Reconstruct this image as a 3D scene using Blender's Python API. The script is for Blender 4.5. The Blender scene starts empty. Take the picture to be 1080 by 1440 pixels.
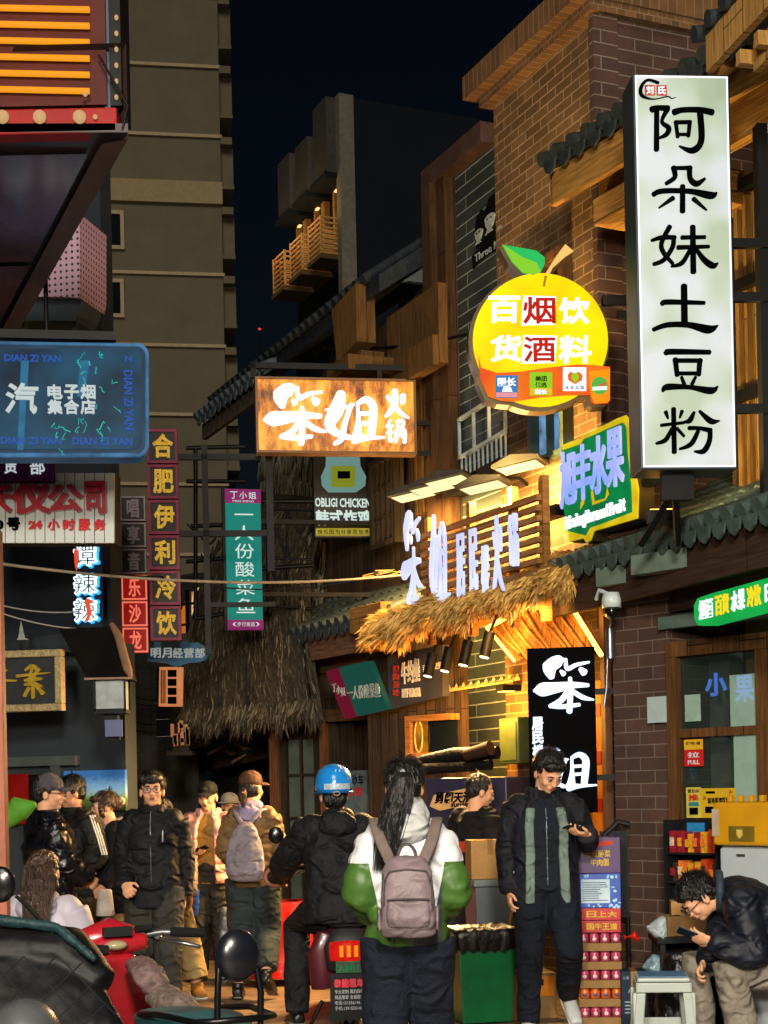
import bpy, bmesh, math, random
import numpy as np
from mathutils import Matrix, Vector, noise
from math import radians as R, pi, sin, cos
random.seed(7)
sc = bpy.context.scene
COL = sc.collection
# ---------------------------------------------------------------- camera
FPX, HZ, CAMH, ROLL = 2200.0, 1105.0, 1.55, R(1.2)
cam = bpy.data.objects.new('camera', bpy.data.cameras.new('camera'))
COL.objects.link(cam)
cam.data.sensor_fit = 'HORIZONTAL'
cam.data.sensor_width = 36
cam.data.lens = FPX / 1080 * 36
cam.data.shift_y = (HZ - 720) / 1080 / 1.0
cam.data.clip_end = 500
CX = Vector((cos(ROLL), 0, -sin(ROLL))); CU = Vector((sin(ROLL), 0, cos(ROLL))); CF = Vector((0, 1, 0))
cm = Matrix((CX, CU, -CF)).transposed().to_4x4()
cm.translation = (0, 0, CAMH)
cam.matrix_world = cm
sc.camera = cam
# ---------------------------------------------------------------- night sky
wd = bpy.data.worlds.new('World'); sc.world = wd; wd.use_nodes = True
nt = wd.node_tree; nt.nodes.clear()
SUN_EL, SUN_AZ = R(38), R(183)
sky = nt.nodes.new('ShaderNodeTexSky'); sky.sky_type = 'NISHITA'; sky.sun_disc = False
sky.sun_elevation = SUN_EL; sky.sun_rotation = SUN_AZ
hsv = nt.nodes.new('ShaderNodeHueSaturation'); hsv.inputs['Saturation'].default_value = 1.1
bg = nt.nodes.new('ShaderNodeBackground'); bg.inputs[1].default_value = 0.0011
wo = nt.nodes.new('ShaderNodeOutputWorld')
nt.links.new(sky.outputs[0], hsv.inputs['Color']); nt.links.new(hsv.outputs[0], bg.inputs[0]); nt.links.new(bg.outputs[0], wo.inputs[0])
# the one soft directional light: the glow of the street behind the camera
sun = bpy.data.objects.new('street_glow', bpy.data.lights.new('street_glow', 'SUN'))
sun.data.energy = 0.9; sun.data.angle = R(24); sun.data.color = (1.0, 0.86, 0.68)
COL.objects.link(sun)
def aim(o, d):
    o.rotation_euler = Vector(d).to_track_quat('-Z', 'Y').to_euler()
aim(sun, (0.05 * cos(SUN_EL), cos(SUN_EL), -sin(SUN_EL)))
sc.view_settings.view_transform = 'Standard'; sc.view_settings.look = 'None'
sc.view_settings.exposure = 0.18; sc.view_settings.gamma = 1.0
sc.cycles.max_bounces = 6; sc.cycles.diffuse_bounces = 3; sc.cycles.glossy_bounces = 3
sc.cycles.transparent_max_bounces = 12; sc.cycles.sample_clamp_indirect = 3.0
sc.cycles.use_denoising = True
# ---------------------------------------------------------------- geometry helpers
def W(px, py, d):
    return Vector((0, 0, CAMH)) + CF * d + CX * ((px - 540) / FPX * d) + CU * ((HZ - py) / FPX * d)
def G(px, d):
    p = W(px, HZ, d); return Vector((p.x, p.y, 0))
def basis(o, x, y, z):
    m = Matrix((x, y, z)).transposed().to_4x4(); m.translation = o; return m
def frame(tl, tr, bl):
    """sign frame: x right, y away from viewer, z up, origin top-left; returns M,w,h"""
    a, b, c = W(*tl), W(*tr), W(*bl)
    if abs(a.z - CAMH) > .4:      # level top edge: choose the depth that keeps it level
        k = (a.z - CAMH) / (b.z - CAMH)
        if .94 < k < 1.06: b = W(tr[0], tr[1], tr[2] * k)
    x = b - a; w = x.length; x.normalize()
    zz = a - c; h = zz.dot(zz - x * zz.dot(x)) ** .5
    z = (zz - x * zz.dot(x)); z.normalize()
    y = z.cross(x)
    return basis(a, x, y, z), w, h
def yframe(o, ang):
    return Matrix.Translation(o) @ Matrix.Rotation(ang, 4, 'Z')
def hit(px, py, M, e=0):
    """pixel ray against the plane y=-e of frame M -> local x,z"""
    o = Vector((0, 0, CAMH)); d = W(px, py, 1.0) - o
    Mi = M.inverted(); ol = Mi @ o; dl = Mi.to_3x3() @ d
    t = (-e - ol.y) / dl.y; p = ol + dl * t
    return p.x, p.z

class MB:
    def __init__(s, M=None):
        s.M = M.copy() if M else Matrix(); s.ce = (.2, .3); s.v = []; s.f = []; s.uv = []; s.mi = []; s.sm = []
    def add(s, vs, fs, mi=0, L=None, smooth=False):
        base = len(s.v)
        vs = [Vector(p) for p in vs]
        if L is not None: vs = [L @ p for p in vs]
        for p in vs: s.v.append(s.M @ p)
        for f in fs:
            if len(f) < 3: continue
            a, b, c = vs[f[0]], vs[f[1]], vs[f[2]]
            n = (b - a).cross(c - a)
            ax = max(range(3), key=lambda i: abs(n[i]))
            i, j = ((1, 2), (0, 2), (0, 1))[ax]
            s.uv.extend((vs[k][i], vs[k][j]) for k in f)
            s.f.append([k + base for k in f]); s.mi.append(mi); s.sm.append(smooth)
        return s
    def box(s, x0, y0, z0, x1, y1, z1, mi=0, L=None):
        v = [(x, y, z) for z in (z0, z1) for y in (y0, y1) for x in (x0, x1)]
        return s.add(v, [(0, 2, 3, 1), (4, 5, 7, 6), (0, 1, 5, 4), (2, 6, 7, 3), (0, 4, 6, 2), (1, 3, 7, 5)], mi, L)
    def prism(s, pts, y0, y1, mi=0, L=None, ax='y'):
        """polygon of (x,z) pulled from y0 to y1"""
        n = len(pts)
        if ax == 'y': v = [(p[0], y0, p[1]) for p in pts] + [(p[0], y1, p[1]) for p in pts]
        elif ax == 'z': v = [(p[0], p[1], y0) for p in pts] + [(p[0], p[1], y1) for p in pts]
        else: v = [(y0, p[0], p[1]) for p in pts] + [(y1, p[0], p[1]) for p in pts]
        f = [tuple(range(n)), tuple(range(2 * n - 1, n - 1, -1))] + [(i, i + n, (i + 1) % n + n, (i + 1) % n) for i in range(n)]
        return s.add(v, f, mi, L)
    def tube(s, pts, r, n=8, mi=0, L=None, cap=True, smooth=True):
        pts = [Vector(p) for p in pts]
        if len(pts) < 2: return s
        rs = r if isinstance(r, (list, tuple)) else [r] * len(pts)
        vs = []; fs = []
        t0 = (pts[1] - pts[0]).normalized()
        up = Vector((0, 0, 1)) if abs(t0.z) < .9 else Vector((1, 0, 0))
        a = t0.cross(up).normalized()
        for i, p in enumerate(pts):
            t = (pts[min(i + 1, len(pts) - 1)] - pts[max(i - 1, 0)]).normalized()
            a = (a - t * a.dot(t)).normalized(); b = t.cross(a)
            for k in range(n):
                an = 2 * pi * k / n
                vs.append(p + (a * cos(an) + b * sin(an)) * rs[i])
        for i in range(len(pts) - 1):
            for k in range(n):
                fs.append((i * n + k, i * n + (k + 1) % n, (i + 1) * n + (k + 1) % n, (i + 1) * n + k))
        s.add(vs, fs, mi, L, smooth)
        if cap:
            s.add(vs[:n], [tuple(range(n - 1, -1, -1))], mi, L); s.add(vs[-n:], [tuple(range(n))], mi, L)
        return s
    def lathe(s, prof, n=20, mi=0, L=None, smooth=True):
        vs = []; fs = []
        for r, z in prof:
            for k in range(n): vs.append((r * cos(2 * pi * k / n), r * sin(2 * pi * k / n), z))
        for i in range(len(prof) - 1):
            for k in range(n):
                fs.append((i * n + k, i * n + (k + 1) % n, (i + 1) * n + (k + 1) % n, (i + 1) * n + k))
        fs.append(tuple(range(n - 1, -1, -1))); fs.append(tuple(range((len(prof) - 1) * n, len(prof) * n)))
        return s.add(vs, fs, mi, L, smooth)
    def ell(s, c, rx, ry, rz, Rm=None, n=14, m=9, mi=0):
        vs = []; fs = []
        Rm = Rm if Rm else Matrix.Identity(3); c = Vector(c)
        vs.append(c + Rm @ Vector((0, 0, -rz)))
        for i in range(1, m):
            th = -pi / 2 + pi * i / m
            for k in range(n):
                ph = 2 * pi * k / n
                vs.append(c + Rm @ Vector((rx * cos(th) * cos(ph), ry * cos(th) * sin(ph), rz * sin(th))))
        vs.append(c + Rm @ Vector((0, 0, rz))); top = len(vs) - 1
        for k in range(n):
            fs.append((0, 1 + (k + 1) % n, 1 + k)); fs.append((top, 1 + (m - 2) * n + k, 1 + (m - 2) * n + (k + 1) % n))
        for i in range(m - 2):
            for k in range(n):
                fs.append((1 + i * n + k, 1 + i * n + (k + 1) % n, 1 + (i + 1) * n + (k + 1) % n, 1 + (i + 1) * n + k))
        return s.add(vs, fs, mi, None, True)
    def loft(s, pts, rads, side=(1, 0, 0), n=18, mi=0, sq=2.0):
        """closed limb or trunk: elliptical rings (rx along side, ry across) with rounded ends; sq>2 squarer"""
        pts = [Vector(p) for p in pts]; S = Vector(side)
        rads = [(r, r) if not isinstance(r, (tuple, list)) else r for r in rads]
        t0 = (pts[1] - pts[0]).normalized(); t1 = (pts[-1] - pts[-2]).normalized()
        c1, c2 = s.ce; P = [pts[0] - t0 * min(rads[0]) * c2, pts[0] - t0 * min(rads[0]) * c1] + pts + [pts[-1] + t1 * min(rads[-1]) * c1, pts[-1] + t1 * min(rads[-1]) * c2]
        Q = [tuple(x * .45 for x in rads[0]), tuple(x * .8 for x in rads[0])] + list(rads) + [tuple(x * .8 for x in rads[-1]), tuple(x * .45 for x in rads[-1])]
        vs = []; fs = []; m = len(P)
        for i, p in enumerate(P):
            j = min(max(i - 2, 0), len(pts) - 1)
            t = (pts[min(j + 1, len(pts) - 1)] - pts[max(j - 1, 0)]).normalized()
            a = S - t * S.dot(t)
            if a.length < 1e-3: a = Vector((0, 1, 0)) - t * t.y
            a.normalize(); b = t.cross(a)
            for k in range(n):
                an = 2 * pi * k / n; cc, ss = cos(an), sin(an)
                if sq != 2.0:
                    cc = math.copysign(abs(cc) ** (2 / sq), cc); ss = math.copysign(abs(ss) ** (2 / sq), ss)
                vs.append(p + a * cc * Q[i][0] + b * ss * Q[i][1])
        for i in range(m - 1):
            for k in range(n):
                fs.append((i * n + k, i * n + (k + 1) % n, (i + 1) * n + (k + 1) % n, (i + 1) * n + k))
        fs.append(tuple(range(n - 1, -1, -1))); fs.append(tuple(range((m - 1) * n, m * n)))
        return s.add(vs, fs, mi, None, True)
    def shell(s, pts, rads, a0, a1, th, side=(1, 0, 0), n=26, mi=0):
        """open coat: thick wall over the angles a0..a1 (deg, 0=side, 90=back when pts go up)"""
        pts = [Vector(p) for p in pts]; S = Vector(side); vs = []; fs = []; m = len(pts)
        A0 = a0 if isinstance(a0, (list, tuple)) else [a0] * m
        A1 = a1 if isinstance(a1, (list, tuple)) else [a1] * m
        for i, p in enumerate(pts):
            t = (pts[min(i + 1, m - 1)] - pts[max(i - 1, 0)]).normalized()
            a = (S - t * S.dot(t)).normalized(); b = t.cross(a)
            for q in (0, 1):
                for k in range(n + 1):
                    an = R(A0[i] + (A1[i] - A0[i]) * k / n)
                    vs.append(p + a * cos(an) * (rads[i][0] - q * th) + b * sin(an) * (rads[i][1] - q * th))
        w = 2 * (n + 1)
        for i in range(m - 1):
            for k in range(n):
                fs.append((i * w + k, i * w + k + 1, (i + 1) * w + k + 1, (i + 1) * w + k))
                o = n + 1
                fs.append((i * w + o + k + 1, i * w + o + k, (i + 1) * w + o + k, (i + 1) * w + o + k + 1))
            fs.append((i * w + n + 1, i * w, (i + 1) * w, (i + 1) * w + n + 1))
            fs.append((i * w + n, i * w + n + n + 1, (i + 1) * w + n + n + 1, (i + 1) * w + n))
        for k in range(n):
            fs.append((k + 1, k, n + 1 + k, n + 2 + k))
            o = (m - 1) * w; fs.append((o + k, o + k + 1, o + n + 2 + k, o + n + 1 + k))
        return s.add(vs, fs, mi, None, True)
    def build(s, name, mats, parent=None, bevel=0, mods=None):
        me = bpy.data.meshes.new(name)
        org = ORG.get(parent.name, Vector((0, 0, 0))) if parent else Vector((0, 0, 0))
        me.from_pydata([p - org for p in s.v], [], s.f)
        if len(me.loops) == len(s.uv):
            uv = me.uv_layers.new(name='uv'); uv.data.foreach_set('uv', [c for t in s.uv for c in t])
        me.polygons.foreach_set('material_index', s.mi); me.polygons.foreach_set('use_smooth', s.sm)
        for m in (mats if isinstance(mats, (list, tuple)) else [mats]): me.materials.append(m)
        me.update()
        o = bpy.data.objects.new(name, me); COL.objects.link(o)
        if parent: o.parent = parent
        ORG[o.name] = org
        if bevel:
            b = o.modifiers.new('bevel', 'BEVEL'); b.width = bevel; b.segments = 2; b.limit_method = 'ANGLE'; b.angle_limit = R(50)
        return o
ORG = {}
def tag(o, label=None, cat=None, group=None, kind=None):
    if label: o['label'] = label
    if cat: o['category'] = cat
    if group: o['group'] = group
    if kind: o['kind'] = kind
    return o
def thing(name, label, cat, loc, group=None):
    o = bpy.data.objects.new(name, None); COL.objects.link(o); o.location = loc; o.empty_display_size = .1
    ORG[o.name] = Vector(loc)
    return tag(o, label, cat, group)
def solo(mb, name, mats, label, cat, group=None, bevel=0):
    return tag(mb.build(name, mats, None, bevel), label, cat, group)
def struct(mb, name, mats):
    return tag(mb.build(name, mats), kind='structure')
def copy_tree(o, parent=None):
    c = o.copy(); COL.objects.link(c); c.parent = parent; ORG[c.name] = ORG[o.name]
    for ch in o.children: copy_tree(ch, c)
    return c
# ---------------------------------------------------------------- materials
def C(h):
    h = h.lstrip('#'); r = [int(h[i:i + 2], 16) / 255 for i in (0, 2, 4)]
    return tuple(x / 12.92 if x <= .04045 else ((x + .055) / 1.055) ** 2.4 for x in r)
def newmat(name):
    m = bpy.data.materials.new(name); m.use_nodes = True
    return m, m.node_tree, m.node_tree.nodes['Principled BSDF']
_mc = {}
def M(name, col, rough=.6, metal=0, var=.25, scale=6, bump=0, bscale=40, stretch=None, coat=0, sss=0, spec=None):
    """painted or natural surface: base colour varied by noise, optional bump"""
    if name in _mc: return _mc[name]
    m, t, b = newmat(name); c = C(col) if isinstance(col, str) else col
    tc = t.nodes.new('ShaderNodeTexCoord'); mp = t.nodes.new('ShaderNodeMapping')
    t.links.new(tc.outputs['Object'], mp.inputs[0])
    if stretch: mp.inputs['Scale'].default_value = stretch
    nz = t.nodes.new('ShaderNodeTexNoise'); nz.inputs['Scale'].default_value = scale; nz.inputs['Detail'].default_value = 6
    nz.inputs['Roughness'].default_value = .65
    t.links.new(mp.outputs[0], nz.inputs['Vector'])
    cr = t.nodes.new('ShaderNodeValToRGB')
    cr.color_ramp.elements[0].position = .3; cr.color_ramp.elements[1].position = .72
    cr.color_ramp.elements[0].color = (*[x * (1 - var) for x in c], 1); cr.color_ramp.elements[1].color = (*[min(1, x * (1 + var)) for x in c], 1)
    t.links.new(nz.outputs['Fac'], cr.inputs[0]); t.links.new(cr.outputs[0], b.inputs['Base Color'])
    b.inputs['Roughness'].default_value = rough; b.inputs['Metallic'].default_value = metal
    if coat: b.inputs['Coat Weight'].default_value = coat
    b.inputs['Specular IOR Level'].default_value = spec if spec is not None else (.2 if rough >= .5 and not metal else .5)
    if sss:
        b.inputs['Subsurface Weight'].default_value = sss; b.inputs['Subsurface Radius'].default_value = (.012, .005, .003); b.inputs['Subsurface Scale'].default_value = 1
    if bump:
        n2 = t.nodes.new('ShaderNodeTexNoise'); n2.inputs['Scale'].default_value = bscale; n2.inputs['Detail'].default_value = 4
        t.links.new(mp.outputs[0], n2.inputs['Vector'])
        bp = t.nodes.new('ShaderNodeBump'); bp.inputs['Strength'].default_value = bump; bp.inputs['Distance'].default_value = .02
        t.links.new(n2.outputs['Fac'], bp.inputs['Height']); t.links.new(bp.outputs[0], b.inputs['Normal'])
    _mc[name] = m; return m
def EM(name, col, st=1.0, var=0, scale=6, col2=None):
    """something that gives off light"""
    if name in _mc: return _mc[name]
    m, t, b = newmat(name); c = C(col) if isinstance(col, str) else col
    b.inputs['Base Color'].default_value = (*[x * .14 for x in c], 1); b.inputs['Specular IOR Level'].default_value = .05; b.inputs['Emission Color'].default_value = (*c, 1)
    b.inputs['Emission Strength'].default_value = st; b.inputs['Roughness'].default_value = .4
    if var:
        tc = t.nodes.new('ShaderNodeTexCoord'); nz = t.nodes.new('ShaderNodeTexNoise'); nz.inputs['Scale'].default_value = scale; nz.inputs['Detail'].default_value = 3
        cr = t.nodes.new('ShaderNodeValToRGB'); c2 = C(col2) if col2 else tuple(x * (1 - var) for x in c)
        cr.color_ramp.elements[0].position = .35; cr.color_ramp.elements[1].position = .65
        cr.color_ramp.elements[0].color = (*c2, 1); cr.color_ramp.elements[1].color = (*c, 1)
        t.links.new(tc.outputs['Object'], nz.inputs['Vector']); t.links.new(nz.outputs['Fac'], cr.inputs[0]); t.links.new(cr.outputs[0], b.inputs['Emission Color'])
    _mc[name] = m; return m
def BRICK(name, c1, c2, mortar, bw=.24, bh=.075, ms=.012, rough=.8, bump=.6, off=.5, var=.8):
    if name in _mc: return _mc[name]
    m, t, b = newmat(name)
    uv = t.nodes.new('ShaderNodeUVMap'); br = t.nodes.new('ShaderNodeTexBrick')
    br.inputs['Scale'].default_value = 1; br.inputs['Brick Width'].default_value = bw; br.inputs['Row Height'].default_value = bh
    br.inputs['Mortar Size'].default_value = ms / 2; br.inputs['Mortar Smooth'].default_value = .3; br.offset = off
    br.inputs['Color1'].default_value = (*C(c1), 1); br.inputs['Color2'].default_value = (*C(c2), 1); br.inputs['Mortar'].default_value = (*C(mortar), 1)
    t.links.new(uv.outputs[0], br.inputs['Vector'])
    nz = t.nodes.new('ShaderNodeTexNoise'); nz.inputs['Scale'].default_value = 2.6; nz.inputs['Detail'].default_value = 10; nz.inputs['Roughness'].default_value = .75
    t.links.new(uv.outputs[0], nz.inputs['Vector'])
    mx = t.nodes.new('ShaderNodeMix'); mx.data_type = 'RGBA'; mx.blend_type = 'MULTIPLY'; mx.inputs[0].default_value = var
    cr = t.nodes.new('ShaderNodeValToRGB'); cr.color_ramp.elements[0].position = .3; cr.color_ramp.elements[1].position = .7
    cr.color_ramp.elements[0].color = (.35, .35, .35, 1)
    t.links.new(nz.outputs['Fac'], cr.inputs[0]); t.links.new(br.outputs['Color'], mx.inputs[6]); t.links.new(cr.outputs[0], mx.inputs[7])
    t.links.new(mx.outputs[2], b.inputs['Base Color']); b.inputs['Roughness'].default_value = rough
    ma = t.nodes.new('ShaderNodeMath'); ma.operation = 'MULTIPLY_ADD'; ma.inputs[1].default_value = -1
    t.links.new(br.outputs['Fac'], ma.inputs[0]); t.links.new(nz.outputs['Fac'], ma.inputs[2])
    bp = t.nodes.new('ShaderNodeBump'); bp.inputs['Strength'].default_value = bump; bp.inputs['Distance'].default_value = .012
    t.links.new(ma.outputs[0], bp.inputs['Height']); t.links.new(bp.outputs[0], b.inputs['Normal'])
    _mc[name] = m; return m
def WOOD(name, c1, c2, pw=.12, vertical=True, rough=.65, grain=18, bump=.4):
    """boards with seams and grain; uv in metres"""
    if name in _mc: return _mc[name]
    m, t, b = newmat(name)
    uv = t.nodes.new('ShaderNodeUVMap'); mp = t.nodes.new('ShaderNodeMapping'); t.links.new(uv.outputs[0], mp.inputs[0])
    if vertical: mp.inputs['Rotation'].default_value = (0, 0, pi / 2)
    br = t.nodes.new('ShaderNodeTexBrick'); br.inputs['Scale'].default_value = 1; br.inputs['Brick Width'].default_value = 2.4
    br.inputs['Row Height'].default_value = pw; br.inputs['Mortar Size'].default_value = .004; br.inputs['Mortar'].default_value = (*[x * .15 for x in C(c1)], 1)
    br.inputs['Color1'].default_value = (*C(c1), 1); br.inputs['Color2'].default_value = (*C(c2), 1)
    t.links.new(mp.outputs[0], br.inputs['Vector'])
    mp2 = t.nodes.new('ShaderNodeMapping'); mp2.inputs['Scale'].default_value = (1.2, grain, 1); t.links.new(mp.outputs[0], mp2.inputs[0])
    nz = t.nodes.new('ShaderNodeTexNoise'); nz.inputs['Scale'].default_value = 3; nz.inputs['Detail'].default_value = 8; nz.inputs['Distortion'].default_value = .6
    t.links.new(mp2.outputs[0], nz.inputs['Vector'])
    cr = t.nodes.new('ShaderNodeValToRGB'); cr.color_ramp.elements[0].position = .3; cr.color_ramp.elements[1].position = .68; cr.color_ramp.elements[0].color = (.3, .27, .25, 1)
    t.links.new(nz.outputs['Fac'], cr.inputs[0])
    mx = t.nodes.new('ShaderNodeMix'); mx.data_type = 'RGBA'; mx.blend_type = 'MULTIPLY'; mx.inputs[0].default_value = .8
    t.links.new(br.outputs['Color'], mx.inputs[6]); t.links.new(cr.outputs[0], mx.inputs[7]); t.links.new(mx.outputs[2], b.inputs['Base Color'])
    b.inputs['Roughness'].default_value = .8; b.inputs['Specular IOR Level'].default_value = .12
    bp = t.nodes.new('ShaderNodeBump'); bp.inputs['Strength'].default_value = bump; bp.inputs['Distance'].default_value = .01
    t.links.new(nz.outputs['Fac'], bp.inputs['Height']); t.links.new(bp.outputs[0], b.inputs['Normal'])
    _mc[name] = m; return m
def GLASS(name, tint='#9fb4b0', rough=.05, alpha=.25):
    if name in _mc: return _mc[name]
    m, t, b = newmat(name)
    b.inputs['Base Color'].default_value = (*C(tint), 1); b.inputs['Roughness'].default_value = rough; b.inputs['Alpha'].default_value = alpha
    b.inputs['Specular IOR Level'].default_value = .8
    _mc[name] = m; return m
BLACKM = M('black_metal', '#08090a', .55, 0, .3, spec=.2)
STEEL = M('grey_steel', '#8a8f92', .35, .9, .2)
DARKW = WOOD('dark_wood', '#3a2a1e', '#2c2018', .14)
MIDW = WOOD('mid_wood', '#7a5330', '#5f3f24', .16)
BEAMW = WOOD('beam_wood', '#5b4530', '#4a3727', .4, False)
PALEW = WOOD('pale_wood', '#b58a4c', '#a37a40', .22)
# ---------------------------------------------------------------- lettering
_tc = {}
def glyphs(s, bold):
    k = (s, bold)
    if k in _tc: return _tc[k]
    c = bpy.data.curves.new('t', 'FONT'); c.body = s; c.offset = bold; c.extrude = .5; c.resolution_u = 2
    o = bpy.data.objects.new('t', c); me = bpy.data.meshes.new_from_object(o)
    v = np.zeros(len(me.vertices) * 3); me.vertices.foreach_get('co', v); v = v.reshape(-1, 3)
    fs = [tuple(p.vertices) for p in me.polygons]
    bpy.data.objects.remove(o); bpy.data.curves.remove(c); bpy.data.meshes.remove(me)
    _tc[k] = (v, fs); return _tc[k]
def text(mb, s, x0, z0, x1, z1, y=-.004, dep=.004, bold=.02, mi=0, shear=0, stretch=True):
    """word fitted in the rect; back at y, front at y-dep"""
    thick = 0
    if bold > .022 and len(s) == 1: thick, bold = bold - .008, .008
    v, fs = glyphs(s, bold)
    lo, hi = (v.min(0), v.max(0)) if s != '一' else (np.array((.04, -.1, 0)), np.array((.96, .85, 1))); sx = (x1 - x0) / max(hi[0] - lo[0], 1e-6); sz = (z1 - z0) / max(hi[1] - lo[1], 1e-6)
    if not stretch: sx = sz = min(sx, sz)
    cx, cz = (x0 + x1) / 2, (z0 + z1) / 2; mx, mz = (lo[0] + hi[0]) / 2, (lo[1] + hi[1]) / 2
    vs = [((p[0] - mx) * sx + cx + shear * (p[1] - mz) * sz, y - dep * (p[2] + .5), (p[1] - mz) * sz + cz) for p in v]
    if thick:
        for k in range(7):
            a = 2 * pi * k / 7; dx, dz = cos(a) * thick * sx * .8, sin(a) * thick * sz * .8
            mb.add([(p[0] + dx, p[1] - .00015 * (k + 1), p[2] + dz) for p in vs], fs, mi)
        return mb
    mb.add(vs, fs, mi); return mb
def column(mb, s, x0, z0, x1, z1, gap=.1, **k):
    """characters stacked downwards from z1 to z0"""
    n = len(s); h = (z1 - z0) / n
    for i, ch in enumerate(s):
        a = z1 - i * h; text(mb, ch, x0, a - h * (1 - gap / 2), x1, a - h * gap / 2, **k)
    return mb
def row(mb, s, x0, z0, x1, z1, gap=.1, **k):
    n = len(s); w = (x1 - x0) / n
    for i, ch in enumerate(s):
        if ch != ' ': text(mb, ch, x0 + (i + gap / 2) * w, z0, x0 + (i + 1 - gap / 2) * w, z1, **k)
    return mb
def stroke(mb, pts, fx, sc_, y=-.004, dep=.01, mi=0, k=6):
    """brush stroke through (x,y,width) in drawing units; fx maps to sign metres, sc_ scales widths"""
    P = [Vector(p) for p in pts]
    if len(P) == 2: P = [P[0], (P[0] + P[1]) / 2, P[1]]
    Q = []
    for i in range(len(P) - 1):
        p0, p1, p2, p3 = P[max(i - 1, 0)], P[i], P[i + 1], P[min(i + 2, len(P) - 1)]
        for j in range(k):
            t = j / k
            Q.append(.5 * ((2 * p1) + (p2 - p0) * t + (2 * p0 - 5 * p1 + 4 * p2 - p3) * t * t + (3 * p1 - p0 - 3 * p2 + p3) * t ** 3))
    Q.append(P[-1])
    lf, rt = [], []
    def pt(x, z): X, Z = fx(x, z); return (X, Z)
    for i, q in enumerate(Q):
        a, b = Q[max(i - 1, 0)], Q[min(i + 1, len(Q) - 1)]
        d = Vector((b.x - a.x, b.y - a.y)); d = d.normalized() if d.length else Vector((1, 0)); n = Vector((-d.y, d.x)) * max(q.z, .5) / 2
        lf.append(pt(q.x + n.x, q.y + n.y)); rt.append(pt(q.x - n.x, q.y - n.y))
    caps = []
    for q, sgn in ((Q[0], -1), (Q[-1], 1)):
        a, b = (Q[0], Q[1]) if sgn < 0 else (Q[-2], Q[-1])
        d = Vector((b.x - a.x, b.y - a.y)).normalized(); n = Vector((-d.y, d.x)); r = max(q.z, .5) / 2
        caps.append([pt(q.x + n.x * r * cos(u) + sgn * d.x * r * .7 * sin(u), q.y + n.y * r * cos(u) + sgn * d.y * r * .7 * sin(u)) for u in (pi * .2, pi * .4, pi * .6, pi * .8)])
    ln = lf + caps[1] + rt[::-1] + caps[0][::-1]
    global _sn
    _sn = (_sn + 1) % 40; f = y - dep - _sn * .00012
    m = len(Q); vs = []
    for (x, z) in ln: vs.append((x, f, z))
    for (x, z) in ln: vs.append((x, y, z))
    N = len(ln); fs = []
    for i in range(m - 1): fs.append((i, i + 1, 2 * m + 4 - 2 - i, 2 * m + 4 - 1 - i)) 
    fs.append(tuple([m - 1, m, m + 1, m + 2, m + 3, m + 4])); fs.append(tuple([2 * m + 3] + list(range(2 * m + 4, N)) + [0]))
    for i in range(N): fs.append((i, i + N, (i + 1) % N + N, (i + 1) % N))
    mb.add(vs, fs, mi); return mb
_sn = 0
# brush lettering, drawn in units of a 1080x540 sheet
BEN = [[(210, 95, 50), (180, 150, 95), (190, 215, 45)], [(165, 150, 85), (240, 105, 80), (275, 95, 20)], [(255, 175, 20), (275, 195, 38)],
       [(290, 95, 22), (300, 160, 30), (365, 135, 25), (450, 120, 14)], [(390, 165, 30), (415, 190, 50)],
       [(70, 305, 20), (120, 300, 90), (210, 290, 75), (330, 275, 45), (440, 278, 24)], [(318, 225, 26), (318, 330, 36), (308, 455, 40)],
       [(310, 300, 40), (255, 375, 38), (175, 415, 25)], [(175, 415, 22), (260, 420, 30), (378, 410, 22)], [(325, 310, 30), (400, 360, 32), (475, 378, 10)]]
JIE = [[(575, 130, 60), (545, 230, 95), (500, 320, 75), (530, 380, 45), (625, 415, 30)], [(640, 200, 30), (595, 330, 34), (575, 420, 36), (525, 455, 22)], [(470, 235, 10), (560, 225, 20), (660, 200, 12)],
       [(685, 195, 20), (685, 300, 30), (675, 420, 70)], [(685, 190, 26), (740, 165, 40), (785, 210, 50), (778, 330, 50), (770, 400, 46)],
       [(700, 258, 26), (770, 255, 22)], [(700, 322, 26), (770, 318, 22)], [(660, 420, 70), (740, 415, 30), (860, 410, 12)]]
HUO = [[(930, 105, 36), (925, 200, 46), (870, 270, 22)], [(880, 140, 20), (905, 170, 26)], [(985, 135, 36), (985, 180, 30)], [(940, 215, 20), (975, 255, 24), (1022, 282, 8)]]
GUO = [[(895, 300, 18), (875, 340, 18)], [(880, 340, 16), (915, 335, 14)], [(895, 340, 16), (895, 430, 18), (920, 420, 10)], [(872, 380, 14), (915, 375, 12)],
       [(945, 300, 16), (945, 340, 16)], [(945, 300, 16), (985, 305, 18), (980, 340, 16)], [(945, 340, 14), (985, 340, 14)], [(932, 365, 16), (932, 440, 18)], [(932, 365, 16), (990, 365, 20), (990, 440, 26)], [(962, 350, 14), (945, 410, 14)], [(962, 380, 14), (980, 410, 14)]]
def brush(mb, chars, box, rect, ws=1, **k):
    """draw stroke lists whose sheet box (x0,y0,x1,y1) lands on rect (x0,ztop,x1,zbottom)"""
    x0, y0, x1, y1 = box; a, t, b, bo = rect
    fx = lambda x, y: (a + (x - x0) / (x1 - x0) * (b - a), t + (y - y0) / (y1 - y0) * (bo - t))
    for ch in chars:
        for st in ch: stroke(mb, [(x, y, w * ws) for x, y, w in st], fx, 1, **k)
    return mb
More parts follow.
